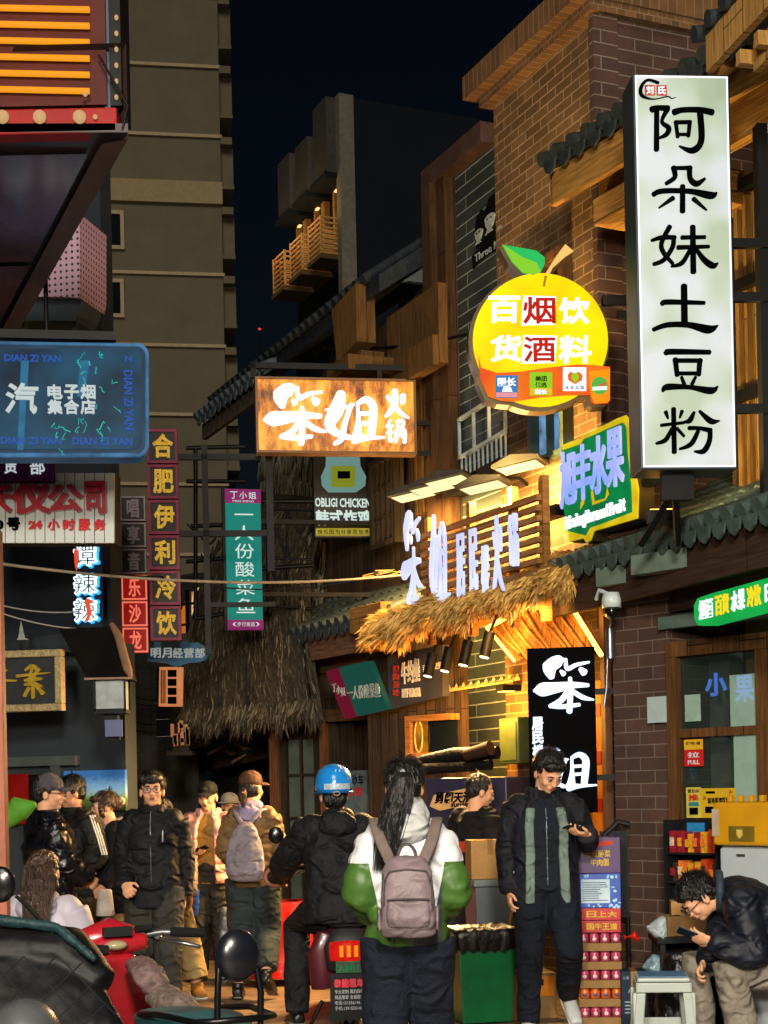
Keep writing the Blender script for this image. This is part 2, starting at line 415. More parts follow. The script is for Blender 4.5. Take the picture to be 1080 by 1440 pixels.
def lamp(name, loc, d, col, power, size=.1, kind='AREA', spread=None, parent=None):
    l = bpy.data.lights.new(name, kind); l.energy = power; l.color = col
    if kind == 'AREA': l.size = size; l.shape = 'SQUARE'
    if kind == 'AREA' and spread: l.spread = spread
    if kind == 'POINT': l.shadow_soft_size = size
    if kind == 'SPOT': l.spot_size = spread or R(70); l.shadow_soft_size = size; l.spot_blend = .6
    o = bpy.data.objects.new(name, l); COL.objects.link(o)
    o.location = Vector(loc) - (ORG[parent.name] if parent else Vector((0, 0, 0)))
    if d is not None: aim(o, d)
    if parent: o.parent = parent
    return o
# ================================================================ THE GROUND AND THE RIGHT-HAND ROW
ROW = basis(Vector((1.6, 11, 0)), Vector((.4, -.9165, 0)).normalized(), Vector((.9165, .4, 0)).normalized(), Vector((0, 0, 1)))
def paving():
    m, t, b = newmat('street_stone')
    uv = t.nodes.new('ShaderNodeUVMap'); mp = t.nodes.new('ShaderNodeMapping'); mp.inputs['Rotation'].default_value = (0, 0, R(-22))
    t.links.new(uv.outputs[0], mp.inputs[0])
    br = t.nodes.new('ShaderNodeTexBrick'); br.inputs['Scale'].default_value = 1; br.inputs['Brick Width'].default_value = .9; br.inputs['Row Height'].default_value = .45
    br.inputs['Mortar Size'].default_value = .008; br.inputs['Color1'].default_value = (*C('#8b7860'), 1); br.inputs['Color2'].default_value = (*C('#6d5c49'), 1); br.inputs['Mortar'].default_value = (*C('#2a2420'), 1)
    t.links.new(mp.outputs[0], br.inputs['Vector'])
    nz = t.nodes.new('ShaderNodeTexNoise'); nz.inputs['Scale'].default_value = 5; nz.inputs['Detail'].default_value = 9; nz.inputs['Roughness'].default_value = .7; t.links.new(uv.outputs[0], nz.inputs['Vector'])
    cr = t.nodes.new('ShaderNodeValToRGB'); cr.color_ramp.elements[0].position = .35; cr.color_ramp.elements[0].color = (.3, .28, .27, 1); cr.color_ramp.elements[1].position = .68
    t.links.new(nz.outputs['Fac'], cr.inputs[0])
    mx = t.nodes.new('ShaderNodeMix'); mx.data_type = 'RGBA'; mx.blend_type = 'MULTIPLY'; mx.inputs[0].default_value = .85
    t.links.new(br.outputs['Color'], mx.inputs[6]); t.links.new(cr.outputs[0], mx.inputs[7]); t.links.new(mx.outputs[2], b.inputs['Base Color'])
    b.inputs['Roughness'].default_value = .5
    bp = t.nodes.new('ShaderNodeBump'); bp.inputs['Strength'].default_value = .5; bp.inputs['Distance'].default_value = .01
    t.links.new(nz.outputs['Fac'], bp.inputs['Height']); t.links.new(bp.outputs[0], b.inputs['Normal'])
    return m
g = MB(); g.add([(-90, -30, 0), (90, -30, 0), (90, 150, 0), (-90, 150, 0)], [(0, 1, 2, 3)])
struct(g, 'street_paving', paving())

def tile_eave(parent, M_, w, run, rise, pitch=.17, fascia=.2, tilem=None, woodm=None, rafters=True, second=True, name='tile_roof', over=.0):
    """tiled roof rising away from its eave; frame M_: x along the eave, y into the house"""
    tl = MB(M_); n = max(2, int(w / pitch)); p = w / n
    tl.add([(0, 0, 0), (w, 0, 0), (w, run, rise), (0, run, rise), (0, 0, -.04), (w, 0, -.04), (w, run, rise - .04), (0, run, rise - .04)],
           [(0, 1, 2, 3), (7, 6, 5, 4), (0, 4, 5, 1), (1, 5, 6, 2), (3, 7, 4, 0), (2, 6, 7, 3)])
    rows = max(3, int(run / .22))
    for i in range(n + 1):
        jx = random.uniform(-.008, .008)
        for k in range(rows):
            a, b = k / rows, min(1, (k + 1.12) / rows); lift = .012 * (1)
            p0 = (i * p + jx, run * a - (.05 if k == 0 else 0), rise * a + .012 + lift); p1 = (i * p + jx, run * b, rise * b + .012)
            tl.tube([p0, p1], [.052, .046], 8)
    for i in range(n):   # drip tiles hanging at the edge
        x = (i + .5) * p
        tl.prism([(x - .07, -.005), (x + .07, -.005), (x + .05, -.07), (x, -.1), (x - .05, -.07)], -.045, -.03)
    tl.build(name, tilem or M('roof_tile', '#3b4345', .55, 0, .35, 14, .3, 30), parent)
    wm = woodm or BEAMW
    f = MB(M_); f.box(-.02, .03, -.06 - fascia, w + .02, .08, -.05); f.build('fascia_board', wm, parent)
    if second:
        f = MB(M_); f.box(.1, .34, -.14 - fascia, w - .05, .42, .0); f.build('eave_beam', wm, parent)
    if rafters:
        for i in range(int(w / .42)):
            x = .15 + i * .42
            r = MB(M_); sl = rise / run
            r.prism([(.09, .09 * sl - .05), (run, rise - .05), (run, rise - .14), (.09, .09 * sl - .14)], x, x + .07, 0, None, 'x')
            r.build('rafter', wm, parent)
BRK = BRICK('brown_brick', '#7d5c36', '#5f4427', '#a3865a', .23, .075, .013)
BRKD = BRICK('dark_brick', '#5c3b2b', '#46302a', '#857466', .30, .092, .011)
# ---- brick corner building
zpar = hit(697, 148, ROW)[1]; xl = hit(699, 400, ROW)[0]
T = thing('brick_building', 'tall brown brick corner building with a projecting cornice, floodlit amber above the fruit sign', 'building', ROW @ Vector((xl / 2, 0, 0)))
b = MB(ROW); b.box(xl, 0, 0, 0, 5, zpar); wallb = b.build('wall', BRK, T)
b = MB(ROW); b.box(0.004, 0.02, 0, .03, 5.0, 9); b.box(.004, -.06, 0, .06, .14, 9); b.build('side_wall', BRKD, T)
b = MB(ROW)
b.box(xl - .06, -.1, zpar, .1, 5, zpar + .08, 0); b.box(xl - .14, -.2, zpar + .08, .12, 5, zpar + .26, 0); b.build('cornice', BRICK('cornice_brick', '#7a5630', '#5f4222', '#8d6c48', .075, .24, .012), T)
def window(parent, M_, x0, z0, x1, z1, fm, gm, muntx=1, muntz=1, proud=.05, fw=.05, name='window', y=0):
    o = MB(M_); o.box(x0, y - proud, z0, x0 + fw, y, z1); o.box(x1 - fw, y - proud, z0, x1, y, z1)
    o.box(x0 + fw, y - proud, z0, x1 - fw, y, z0 + fw); o.box(x0 + fw, y - proud, z1 - fw, x1 - fw, y, z1)
    for i in range(1, muntx):
        x = x0 + (x1 - x0) * i / muntx; o.box(x - .012, y - proud * .8, z0 + fw, x + .012, y - .008, z1 - fw)
    for i in range(1, muntz):
        z = z0 + (z1 - z0) * i / muntz; o.box(x0 + fw, y - proud * .75, z - .012, x1 - fw, y - .009, z + .012)
    f = o.build(name, fm, parent)
    p = MB(M_); p.box(x0 + fw * .8, y - .016, z0 + fw * .8, x1 - fw * .8, y - .004, z1 - fw * .8); p.build('pane', gm, f)
    return f
DGL = M('dark_pane', '#10181c', .12, 0, .3, 3, 0)
a, c = hit(742, 410, ROW), hit(804, 345, ROW); window(T, ROW, a[0], a[1] - .5, c[0], c[1], MIDW, DGL, 2, 2, .09, .06)
a, c = hit(757, 640, ROW), hit(806, 575, ROW); window(T, ROW, a[0], a[1] - .1, c[0], c[1] + .3, M('green_frame', '#4a5b4c', .5), EM('blue_shop_glow', '#86b4e6', .75, .8, 5, '#20343c'), 2, 1, .09, .05)
a, c = hit(862, 905, ROW), hit(846, 880, ROW)
b = MB(ROW); b.box(hit(866, 900, ROW)[0] - .02, -.12, 0, hit(866, 900, ROW)[0] + .035, -.065, 3.2); b.build('downpipe', M('brown_pipe', '#6b4a35', .5, .2, .3), T)
# ---- grey-tiled house with the painted emblem
xm = hit(619, 500, ROW)[0]; zm = hit(690, 205, ROW)[1]
T = thing('tiled_house', 'narrow dark tiled house with wooden edge boards, beside the brick corner building', 'building', ROW @ Vector(((xm + xl) / 2, 0, 0)))
b = MB(ROW); b.box(xm, .02, 0, xl - .003, 4.5, zm); b.build('wall', BRICK('slate_strip', '#3a4442', '#2f3836', '#8f9a92', 1.4, .105, .012, .5, .3), T)
b = MB(ROW); b.box(xm - .06, -.12, zm, xl - .003, 4.5, zm + .16); b.build('coping', M('rust_coping', '#43302a', .7, 0, .4, 5, .3), T)
xp = hit(643, 500, ROW)[0]
b = MB(ROW); b.box(xm - .02, -.14, 2.2, xm + (xp - xm) * .45, .015, zm - .003); b.build('corner_post', WOOD('post_wood', '#4f3824', '#3f2c1c', .3), T)
b = MB(ROW); b.box(xm + (xp - xm) * .5, -.09, 2.2, xp, .015, zm - .003); b.build('corner_post', WOOD('post_wood', '#4f3824', '#3f2c1c', .3), T)
# emblem painted on the wall: three portraits over a ribbon
e = MB(ROW); a = hit(664, 378, ROW); c = hit(704, 262, ROW); ex, ez, ew, eh = a[0], a[1], c[0] - a[0], c[1] - a[1]
q = lambda u, v: (ex + u * ew, ez + v * eh)
blk, wht = 0, 1
e.prism([q(.1, .3), q(.05, .55), q(.12, .8), q(.3, .9), q(.42, .8), q(.55, .97), q(.8, 1.0), q(.98, .9), q(1, .3)], .012, .018, 0)
e.prism([q(0, 0), q(-.02, .22), q(.5, .3), q(1, .22), q(1.0, .02), q(.5, .08)], .004, .0175, 0)
for (u, v, r) in ((.22, .52, .11), (.6, .62, .14), (.93, .5, .1)):
    e.prism([q(u + r * 1.3 * cos(k * pi / 8) * (1 if k < 8 else .8), v + r * sin(k * pi / 8) * (.6 if k < 8 else 1.2)) for k in range(16)], .002, .0115, 1)
    for sx in (-.4, .4): e.prism([q(u + r * sx - .02, v), q(u + r * sx + .02, v), q(u + r * sx + .02, v + .02), q(u + r * sx - .02, v + .02)], -.002, .0015, 0)
    e.prism([q(u - r, v - r * 1.6), q(u + r, v - r * 1.6), q(u + r * .4, v - r * 1.1), q(u - r * .4, v - r * 1.1)], -.002, .0015, 1)
text(e, 'Three Mi', ex + .08 * ew, ez + .07 * eh, ex + .95 * ew, ez + .2 * eh, .0035, .003, .01, 1)
e.build('emblem', [M('emblem_black', '#08090a', .5), M('emblem_white', '#8b9390', .6)], T)
# ---- wooden house: planks, lattice, its dark roof
xw = hit(448, 560, ROW)[0]
T = thing('wooden_house', 'old plank house with pale gable boards and slatted windows behind the hanging hot-pot sign', 'building', ROW @ Vector(((xm + xw) / 2, 0, 0)))
zt = 5.85
b = MB(ROW); b.box(xw, .05, 0, xm - .1, 4, zt); b.build('wall', WOOD('old_plank', '#5a4836', '#41342a', .11), T)
a = hit(482, 520, ROW, .3); c = hit(618, 410, ROW, .3)
b = MB(ROW)
x0, x1 = hit(545, 500, ROW, .3)[0], hit(618, 500, ROW, .3)[0]; z0, z1 = hit(600, 520, ROW, .3)[1], hit(600, 408, ROW, .3)[1]
b.box(x0, -.3, z0, x1, -.22, z1); b.box(x0 - .02, -.36, z0 - .02, x1, -.305, z0 + .22); b.build('gable_board', WOOD('gable_wood', '#75562f', '#5c4325', .5), T)
b = MB(ROW); xa = hit(480, 470, ROW, .55)[0]; za = hit(480, 440, ROW, .55)[1]
xb_ = hit(546, 470, ROW, .3)[0]
b.prism([(xa, za - .45), (xa - .1, za + .05), (xb_, za + .12), (xb_, za - .38)], -.6, -.42); b.build('barge_board', WOOD('gable_wood', '#75562f', '#5c4325', .5), T)
for i, (dx, dz) in enumerate(((.1, -.62), (.0, -.85), (.3, -.72), (.25, -1.05))):
    b = MB(ROW); b.box(xa + dx, -.62 - .1 * i, za + dz, xa + dx + .5, -.4, za + dz + .13); b.build('beam_end', WOOD('gable_wood', '#75562f', '#5c4325', .5), T, .006)
b = MB(ROW); x0, x1 = hit(582, 620, ROW, .1)[0], hit(616, 620, ROW, .1)[0]; z0, z1 = hit(600, 720, ROW, .1)[1], hit(600, 535, ROW, .1)[1]
n = 7
for i in range(n): b.box(x0 + (x1 - x0) * i / n, -.1 - .03 * (i % 2), z0, x0 + (x1 - x0) * (i + .6) / n, .04, z1)
b.build('slat_screen', WOOD('slat_wood', '#6b5030', '#57401f', .06), T)
x0, x1 = hit(524, 700, ROW, .12)[0], hit(560, 700, ROW, .12)[0]; z0, z1 = hit(545, 768, ROW, .12)[1], hit(545, 640, ROW, .12)[1]
window(T, ROW, x0, z0, x1, z1, WOOD('frame_dark', '#40382c', '#30291f', .1), M('lattice_pane', '#2a2f2c', .3), 5, 3, .1, .05, y=-.06)
b = MB(ROW)   # dark roof rising behind the boards
b.prism([(-.5, zt - .1), (-.5, zt + .05), (2.4, zt + 2.05), (2.4, zt + 1.8)], xw - 2.0, xm - .12, 0, None, 'x')
for i in range(int((xm - xw + 1.8) / .17)): b.tube([(xw - 1.9 + i * .17, -.56, zt + .06), (xw - 1.9 + i * .17, 2.4, zt + 2.1)], .05, 6)
b.build('roof', M('old_roof_tile', '#20262a', .6, 0, .4, 10, .4, 25), T)
b = MB(ROW); b.prism([(-.3, zt), (2.4, zt + 1.85), (2.4, zt)], xm - .118, xm - .062, 0, None, 'x')
b.prism([(.3, zt + .3), (3.6, zt + 2.6), (3.6, zt + 1.9), (.3, zt + .02)], xm - 1.5, xm - .122, 0, None, 'x'); b.build('gable_plaster', M('grey_plaster', '#4a5250', .85, 0, .3, 3, .3), T)
# straw-clad upper storey further along
T = thing('straw_house', 'dark straw-clad house under a long tiled eave, behind the teal vertical sign', 'building', ROW @ Vector((xw - 3.2, 0, 0)))
b = MB(ROW); b.box(xw - 2.0, .06, 0, xw - .004, 3.5, zt - .15)
b.build('wall', M('straw_wall', '#3b3730', .9, 0, .5, 30, 1, 60, (1, 1, .12)), T)
st = MB(ROW); rr = random.Random(4)
for i in range(2200):
    x = xw - rr.uniform(0, 2.0); z = rr.uniform(2.2, zt - .2); l = rr.uniform(.08, .3)
    st.add([(x, .05 - rr.uniform(0, .03), z), (x + .006, .05, z), (x + rr.uniform(-.02, .02), .05 - rr.uniform(.02, .05), z - l)], [(0, 1, 2)], rr.randrange(2))
tag(st.build('straw', [M('straw_dark', '#4d4636', .8), M('straw_grey', '#77725f', .8)], T), kind='stuff')
E2 = ROW @ Matrix.Translation((xw - 2.1, -.62, zt - .12))
tile_eave(T, E2, 2.2, .5, .34, .17, .16, M('roof_tile_blue', '#46525a', .5, 0, .3), M('weathered_eave', '#5a5046', .8, 0, .4, 8, .4), True, False)
# railing frames with crossed braces
b = MB()
for (a, c_) in (((376, 716), (376, 852)), ((440, 718), (440, 856)), ((404, 717), (404, 854)), ((376, 716), (440, 718)), ((376, 785), (440, 787)), ((376, 852), (440, 856)), ((376, 716), (404, 785)), ((404, 716), (376, 785)), ((376, 785), (404, 852)), ((404, 785), (376, 852)), ((404, 717), (440, 787)), ((440, 718), (404, 787))): b.tube([W(*a, 14.9), W(*c_, 14.9)], .013, 5)
b.build('brace_frame', BLACKM, T)
# ---- thatched skirt roof
def thatch(mb, P, n, L=(.18, .4), mi=(0, 1, 2), seed=1, wd=.008, sweep=0.0, tip=.03):
    """P(u,v)->point, v 0 top..1 eave; blades laid down the slope"""
    rr = random.Random(seed)
    for i in range(n):
        u, v = rr.random(), rr.random() ** .8
        p = P(u, v); dn = (P(u, v + .02) - p); dn.normalize(); sd = (P(u + .01, v) - p).normalized(); nn = sd.cross(dn).normalized()
        l = rr.uniform(*L); d = (dn + sd * rr.uniform(-.25 + sweep, .25 + sweep) + nn * rr.uniform(-.02, .12)).normalized()
        w = sd * wd * rr.uniform(.6, 1.5); o = p + nn * rr.uniform(0, tip)
        mb.add([o - w, o + w, o + d * l * .6 + w * .8 + nn * .01, o + d * l - nn * .015], [(0, 1, 2), (0, 2, 3)], rr.choice(mi))
def patch(tl, tr, br, bl, bulge):
    a, b_, c_, d_ = W(*tl), W(*tr), W(*br), W(*bl); n = (b_ - a).cross(d_ - a).normalized()
    if n.y > 0: n = -n
    def P(u, v):
        p = a.lerp(b_, u).lerp(d_.lerp(c_, u), v)
        return p + n * bulge * sin(pi * min(max(v, 0), 1)) + Vector((0, 0, .04 * sin(u * 23) + .03 * sin(u * 57))) * v
    return P
def patch_mesh(mb, P, nu=24, nv=10, th=.12):
    vs = [P(i / nu, j / nv) for j in range(nv + 1) for i in range(nu + 1)]
    off = (P(.5, .5) - (P(.5, .5))); n = (P(.6, .5) - P(.5, .5)).cross(P(.5, .6) - P(.5, .5)).normalized()
    if n.y > 0: n = -n
    vs += [p - n * th for p in vs]; k = nu + 1; o = k * (nv + 1); fs = []
    for j in range(nv):
        for i in range(nu):
            q_ = j * k + i; fs.append((q_, q_ + 1, q_ + k + 1, q_ + k)); fs.append((o + q_ + k, o + q_ + k + 1, o + q_ + 1, o + q_))
    for i in range(nu): fs.append((i, i + 1, o + i + 1, o + i)); q_ = nv * k + i; fs.append((q_ + 1, q_, o + q_, o + q_ + 1))
    for j in range(nv): q_ = j * k; fs.append((q_ + k, q_, o + q_, o + q_ + k)); q_ += nu; fs.append((q_, q_ + k, o + q_ + k, o + q_))
    mb.add(vs, fs, 0, None, True)
TH = [M('thatch_a', '#4a4338', .9, 0, .3, spec=.1), M('thatch_b', '#322e27', .9, 0, .3, spec=.1), M('thatch_c', '#6e6655', .9, 0, .3, spec=.1)]
T = thing('thatched_roof', 'grey weathered thatch roof skirting down over the wooden doorway', 'roof', G(350, 17.2))
for nm, P_, n_ in (('thatch_slope', patch((350, 690, 17.6), (452, 700, 15.9), (440, 994, 14.4), (252, 1008, 15.6), .22), 8000), ('thatch_end', patch((337, 700, 19.4), (351, 690, 17.7), (253, 1008, 15.65), (246, 996, 17.6), .1), 900)):
    b = MB(); patch_mesh(b, P_); b.build(nm, M('thatch_base', '#3f392e', .9, 0, .5, 20, 1, 50), T)
    b = MB(); thatch(b, P_, n_ * 2, (.12, .34), (0, 1, 1, 0, 1, 2), 3, .0045, .1); tag(b.build('straw', TH, T), kind='stuff')
b = MB()
Pe = patch((250, 994, 15.6), (442, 980, 14.4), (440, 1000, 14.4), (252, 1018, 15.6), .02); thatch(b, Pe, 900, (.1, .22), (0, 1, 2), 5, .006); tag(b.build('eave_fringe', TH, T), kind='stuff')
# ---- the doorway under the thatch
DR, w, h = frame((384, 1020, 15.4), (548, 1012, 14.0), (386, 1330, 15.4))
DR = basis(Vector((DR.translation.x, DR.translation.y, 0)), Vector((DR.col[0].x, DR.col[0].y, 0)).normalized(), Vector((-DR.col[0].y, DR.col[0].x, 0)).normalized(), Vector((0, 0, 1)))
T = thing('doorway', 'wooden shopfront doorway with one glazed door and one plank door, under the thatch', 'doorway', DR @ Vector((.5, 0, 0)))
hx = lambda px: hit(px, 1100, DR)[0]
zt2 = hit(420, 1018, DR)[1]
b = MB(DR); b.box(hx(386), -.08, 0, hx(399), .08, zt2); b.build('door_post', WOOD('post_orange', '#8a5c3a', '#704a2e', .3), T)
b = MB(DR); b.box(hx(456), -.07, 0, hx(464), .08, zt2); b.build('door_post', WOOD('post_orange', '#8a5c3a', '#704a2e', .3), T)
b = MB(DR); b.box(hx(536), -.07, 0, hx(545), .08, zt2); b.build('door_post', WOOD('post_orange', '#8a5c3a', '#704a2e', .3), T)
b = MB(DR); b.box(hx(386), -.09, zt2 + .003, hx(548), .09, zt2 + .12); b.build('lintel', BEAMW, T)
f = window(T, DR, hx(400), 0, hx(455), zt2 - .08, WOOD('frame_dark', '#40382c', '#30291f', .1), M('frosted_pane', '#59625c', .25), 2, 5, .06, .07, 'glazed_door')
b = MB(DR); b.box(hx(465), -.02, 0, hx(535), .03, zt2 - .02); b.build('plank_door', WOOD('door_plank', '#3a3129', '#2c2620', .09), T)
b = MB(DR); b.box(hx(448), -.11, 1.0, hx(451), -.06, 1.25); b.build('door_handle', BLACKM, T)
b = MB(DR); b.box(hx(386), .12, 0, hx(640), .3, 3.2); b.build('wall', WOOD('old_plank', '#5a4836', '#41342a', .11), T)
# dim clutter of an inner eave left of the doorway
T = thing('inner_eave', 'small broken tiled eave with splintered boards, half hidden under the thatch', 'eave', G(320, 18))
F3, w, h = frame((270, 1066, 18.2), (382, 1040, 16.8), (270, 1085, 18.2))
tile_eave(T, F3, w, .6, .22, .13, .12, None, None, False, False)
b = MB()
rr = random.Random(9)
for i in range(16):
    p = W(rr.uniform(265, 380), rr.uniform(1038, 1062), 17.2); q_ = p + Vector((rr.uniform(-.3, .3), rr.uniform(-.2, .1), rr.uniform(-.1, .18)))
    b.tube([p, q_], rr.uniform(.012, .03), 4)
b.build('splintered_board', M('splinter_wood', '#8d7456', .7), T)
T = thing('back_shopfront', 'dim shopfront with a roller shutter and lit notice, behind the pink vest', 'shopfront', G(310, 19.5))
b = MB(); F4, w, h = frame((235, 1075, 19.5), (395, 1075, 18.5), (235, 1400, 19.5)); b = MB(F4); b.box(-1, .05, -2.9, w, .2, .9); b.build('wall', M('dim_wall', '#2c2a28', .8, 0, .4), T)
b = MB(F4)
for i in range(14): b.box(.1, -.02 + .01 * (i % 2), -2.6 + i * .17, .5, .04, -2.6 + i * .17 + .15)
b.build('roller_shutter', M('shutter_grey', '#6a726f', .5, .3), T)
b = MB(F4); b.box(.32, -.05, -.15, .62, -.025, -.03); b.build('lit_notice', EM('notice_cyan', '#9fd9df', .8, .7, 20, '#223344'), T)
# ---- second tiled eave of stout beams
T = thing('beam_eave', 'low tiled eave on stout timber beams, above the green and maroon tilted signboard', 'eave', G(450, 14.5))
A, B_ = W(366, 905, 15.6), W(556, 850, 13.1)
x = (B_ - A); wE = Vector((x.x, x.y, 0)).length; x = Vector((x.x, x.y, 0)).normalized()
EV = basis(A, x, Vector((-x.y, x.x, 0)), Vector((0, 0, 1)))
tile_eave(T, EV, wE, 1.0, .52, .16, .2, None, WOOD('eave_timber', '#83604a', '#6a4c3a', .5, False))
b = MB(EV); xe = wE
for i, (dx, z0, z1, m_) in enumerate(((-.62, -.12, .1, 0), (-.4, -.3, -.13, 0))):
    b.box(xe + dx, -.12 - i * .02, z0, xe - .04, .1, z1)
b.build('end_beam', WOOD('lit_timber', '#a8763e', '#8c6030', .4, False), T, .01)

# ---- hot-pot restaurant front: canopy, letters, floodlights
T = thing('thatch_canopy', 'golden thatch canopy over the hot-pot restaurant entrance, lit by floodlights', 'canopy', G(660, 12.4))
Pc = patch((560, 864, 12.98), (838, 770, 11.0), (800, 802, 10.6), (513, 893, 12.8), .06)
b = MB(); patch_mesh(b, Pc, 30, 6, .1); b.build('thatch_base', M('thatch_gold_base', '#7a5a2c', .9, 0, .5, 20, 1, 50), T)
GT = [M('gold_a', '#b48a44', .8), M('gold_b', '#8a6630', .8), M('gold_c', '#cfa75c', .8)]
b = MB(); thatch(b, Pc, 8000, (.1, .24), (0, 1, 2), 8, .0038, .1, .04); tag(b.build('straw', GT, T), kind='stuff')
Pf = patch((518, 872, 12.78), (806, 786, 10.6), (798, 814, 10.52), (513, 901, 12.78), .03)
b = MB(); thatch(b, Pf, 4500, (.07, .17), (0, 1, 2), 9, .0036, -.1, .05); tag(b.build('eave_fringe', GT, T), kind='stuff')
A, B_ = W(560, 882, 12.9), W(812, 802, 10.75); b = MB()
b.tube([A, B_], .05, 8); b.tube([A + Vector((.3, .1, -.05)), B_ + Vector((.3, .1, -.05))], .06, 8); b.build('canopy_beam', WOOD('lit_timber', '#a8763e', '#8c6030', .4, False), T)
# porch ceiling with light strips
PC = patch((690, 884, 12.0), (792, 828, 11.2), (850, 918, 10.72), (728, 930, 11.5), .02)
T = thing('porch_ceiling', 'sloping carved plank porch ceiling edged with amber light strips', 'ceiling', G(780, 11))
b = MB(); patch_mesh(b, PC, 8, 6, .06); b.build('boards', WOOD('porch_plank', '#a06a30', '#7d5122', .11), T)
b = MB()
for i in range(9):
    u = .05 + i * .11; b.tube([PC(u, .02) + Vector((-.01, -.03, 0)), PC(u, .5) + Vector((-.01, -.03, 0)), PC(u, .98) + Vector((-.01, -.03, 0))], .012, 6)
b.build('batten', WOOD('lit_timber', '#a8763e', '#8c6030', .4, False), T)
b = MB(); e_ = Vector((-.03, -.06, 0))
b.tube([PC(0, 0) + e_, PC(1, 0) + e_, PC(1, 1) + e_], .017, 6); b.tube([PC(0, 0) + e_, PC(0, 1) + e_], .012, 6)
b.build('light_strip', EM('amber_strip', (1.0, .45, .06), 7), T)
for (px, py, d) in ((800, 900, 11.0), (745, 905, 11.6)):
    lamp('porch_light', W(px, py, d) + Vector((-.25, -.2, .1)), (.6, .8, -.35), (1.0, .5, .1), 10, .25, 'AREA', parent=T)
# track spotlights under the canopy
for i, (px, py, d, pw) in enumerate(((608, 922, 12.6, 14), (632, 914, 12.3, 14), (658, 905, 12.0, 14), (688, 893, 11.7, 14))):
    p = W(px, py, d)
    t_ = thing('track_spotlight', ['black cylindrical spotlight at the far end of the row under the canopy', 'black cylindrical spotlight, second from the far end under the canopy', 'black cylindrical spotlight, third from the far end under the canopy', 'black cylindrical spotlight nearest the porch ceiling under the canopy'][i], 'spotlight', p, 'spotlights under the thatch canopy')
    ax = Vector((-.25, -.1, -1)).normalized()
    b = MB(); b.tube([p - ax * .02, p + ax * .17], .042, 12); b.build('housing', BLACKM, t_)
    b = MB(); b.tube([p - ax * .02, p - ax * .14 + Vector((.05, .05, .06))], .012, 6); b.build('bracket', BLACKM, t_)
    b = MB(); b.tube([p + ax * .172, p + ax * .176], .034, 12); b.build('lens', EM('spot_lens', (1, .8, .5), 4), t_)
    lamp('spot_light', p + ax * .2, ax + Vector((-.35, -.25, .25)), (1, .58, .22), pw * 24, .04, 'SPOT', R(120), t_)
# letters on louvres
LS, w, h = frame((556, 722, 12.6), (738, 722, 10.72), (556, 872, 12.6))
LS = basis(LS.translation, Vector((LS.col[0].x, LS.col[0].y, 0)).normalized(), Vector((-LS.col[0].y, LS.col[0].x, 0)).normalized(), Vector((0, 0, 1)))
lx = lambda px, py=790: hit(px, py, LS)
T = thing('letter_sign', 'row of big white glowing brush letters standing on a louvred screen over the thatch canopy', 'sign', LS @ Vector((w / 2, 0, -h)))
b = MB(LS); z1 = lx(640, 720)[1]; z0 = lx(640, 845)[1]; x0 = lx(572)[0]; x1 = lx(735)[0]
for k in range(9):
    z = z0 + (z1 - z0) * k / 9; b.box(x0, .12, z, x1, .16, z + (z1 - z0) / 9 * .55)
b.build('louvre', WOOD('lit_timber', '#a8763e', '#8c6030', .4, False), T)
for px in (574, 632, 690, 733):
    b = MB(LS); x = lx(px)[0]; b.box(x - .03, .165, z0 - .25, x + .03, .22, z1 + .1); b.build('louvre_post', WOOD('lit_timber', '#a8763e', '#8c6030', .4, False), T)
LW = EM('letter_white', '#dde0ff', .98, .12, 3, '#b9c4ff')
def rect(px0, py0, px1, py1):
    a_, c_ = lx(px0, py0), lx(px1, py1); a2, c2 = lx(px0, py1), lx(px1, py1)
    return (a_[0], (a_[1]), c_[0], a2[1])
LG = [('letter', [BEN], (60, 60, 480, 480), rect(556, 716, 589, 872)), ('letter', [JIE], (460, 110, 870, 470), rect(596, 724, 627, 866))]
for nm, chs, bx, rc in LG:
    b = MB(LS); brush(b, chs, bx, rc, y=.05, dep=.02, ws=.74); b.build(nm, LW, T)
for ch, r_ in (('居', rect(635, 752, 647, 840)), ('民', rect(653, 745, 665, 836)), ('楼', rect(670, 768, 681, 836))):
    b = MB(LS); text(b, ch, r_[0], r_[3], r_[2], r_[1], .05, .02, .008); b.build('letter', LW, T)
b = MB(LS); brush(b, [HUO], (868, 100, 1025, 285), rect(686, 728, 702, 835), y=.05, dep=.02, ws=.74); b.build('letter', LW, T)
b = MB(LS); brush(b, [GUO], (868, 290, 1010, 460), rect(708, 722, 723, 806), y=.05, dep=.02, ws=.74); b.build('letter', LW, T)
FLOOD = M('flood_housing', '#34322a', .6, 0, .2, spec=.2)
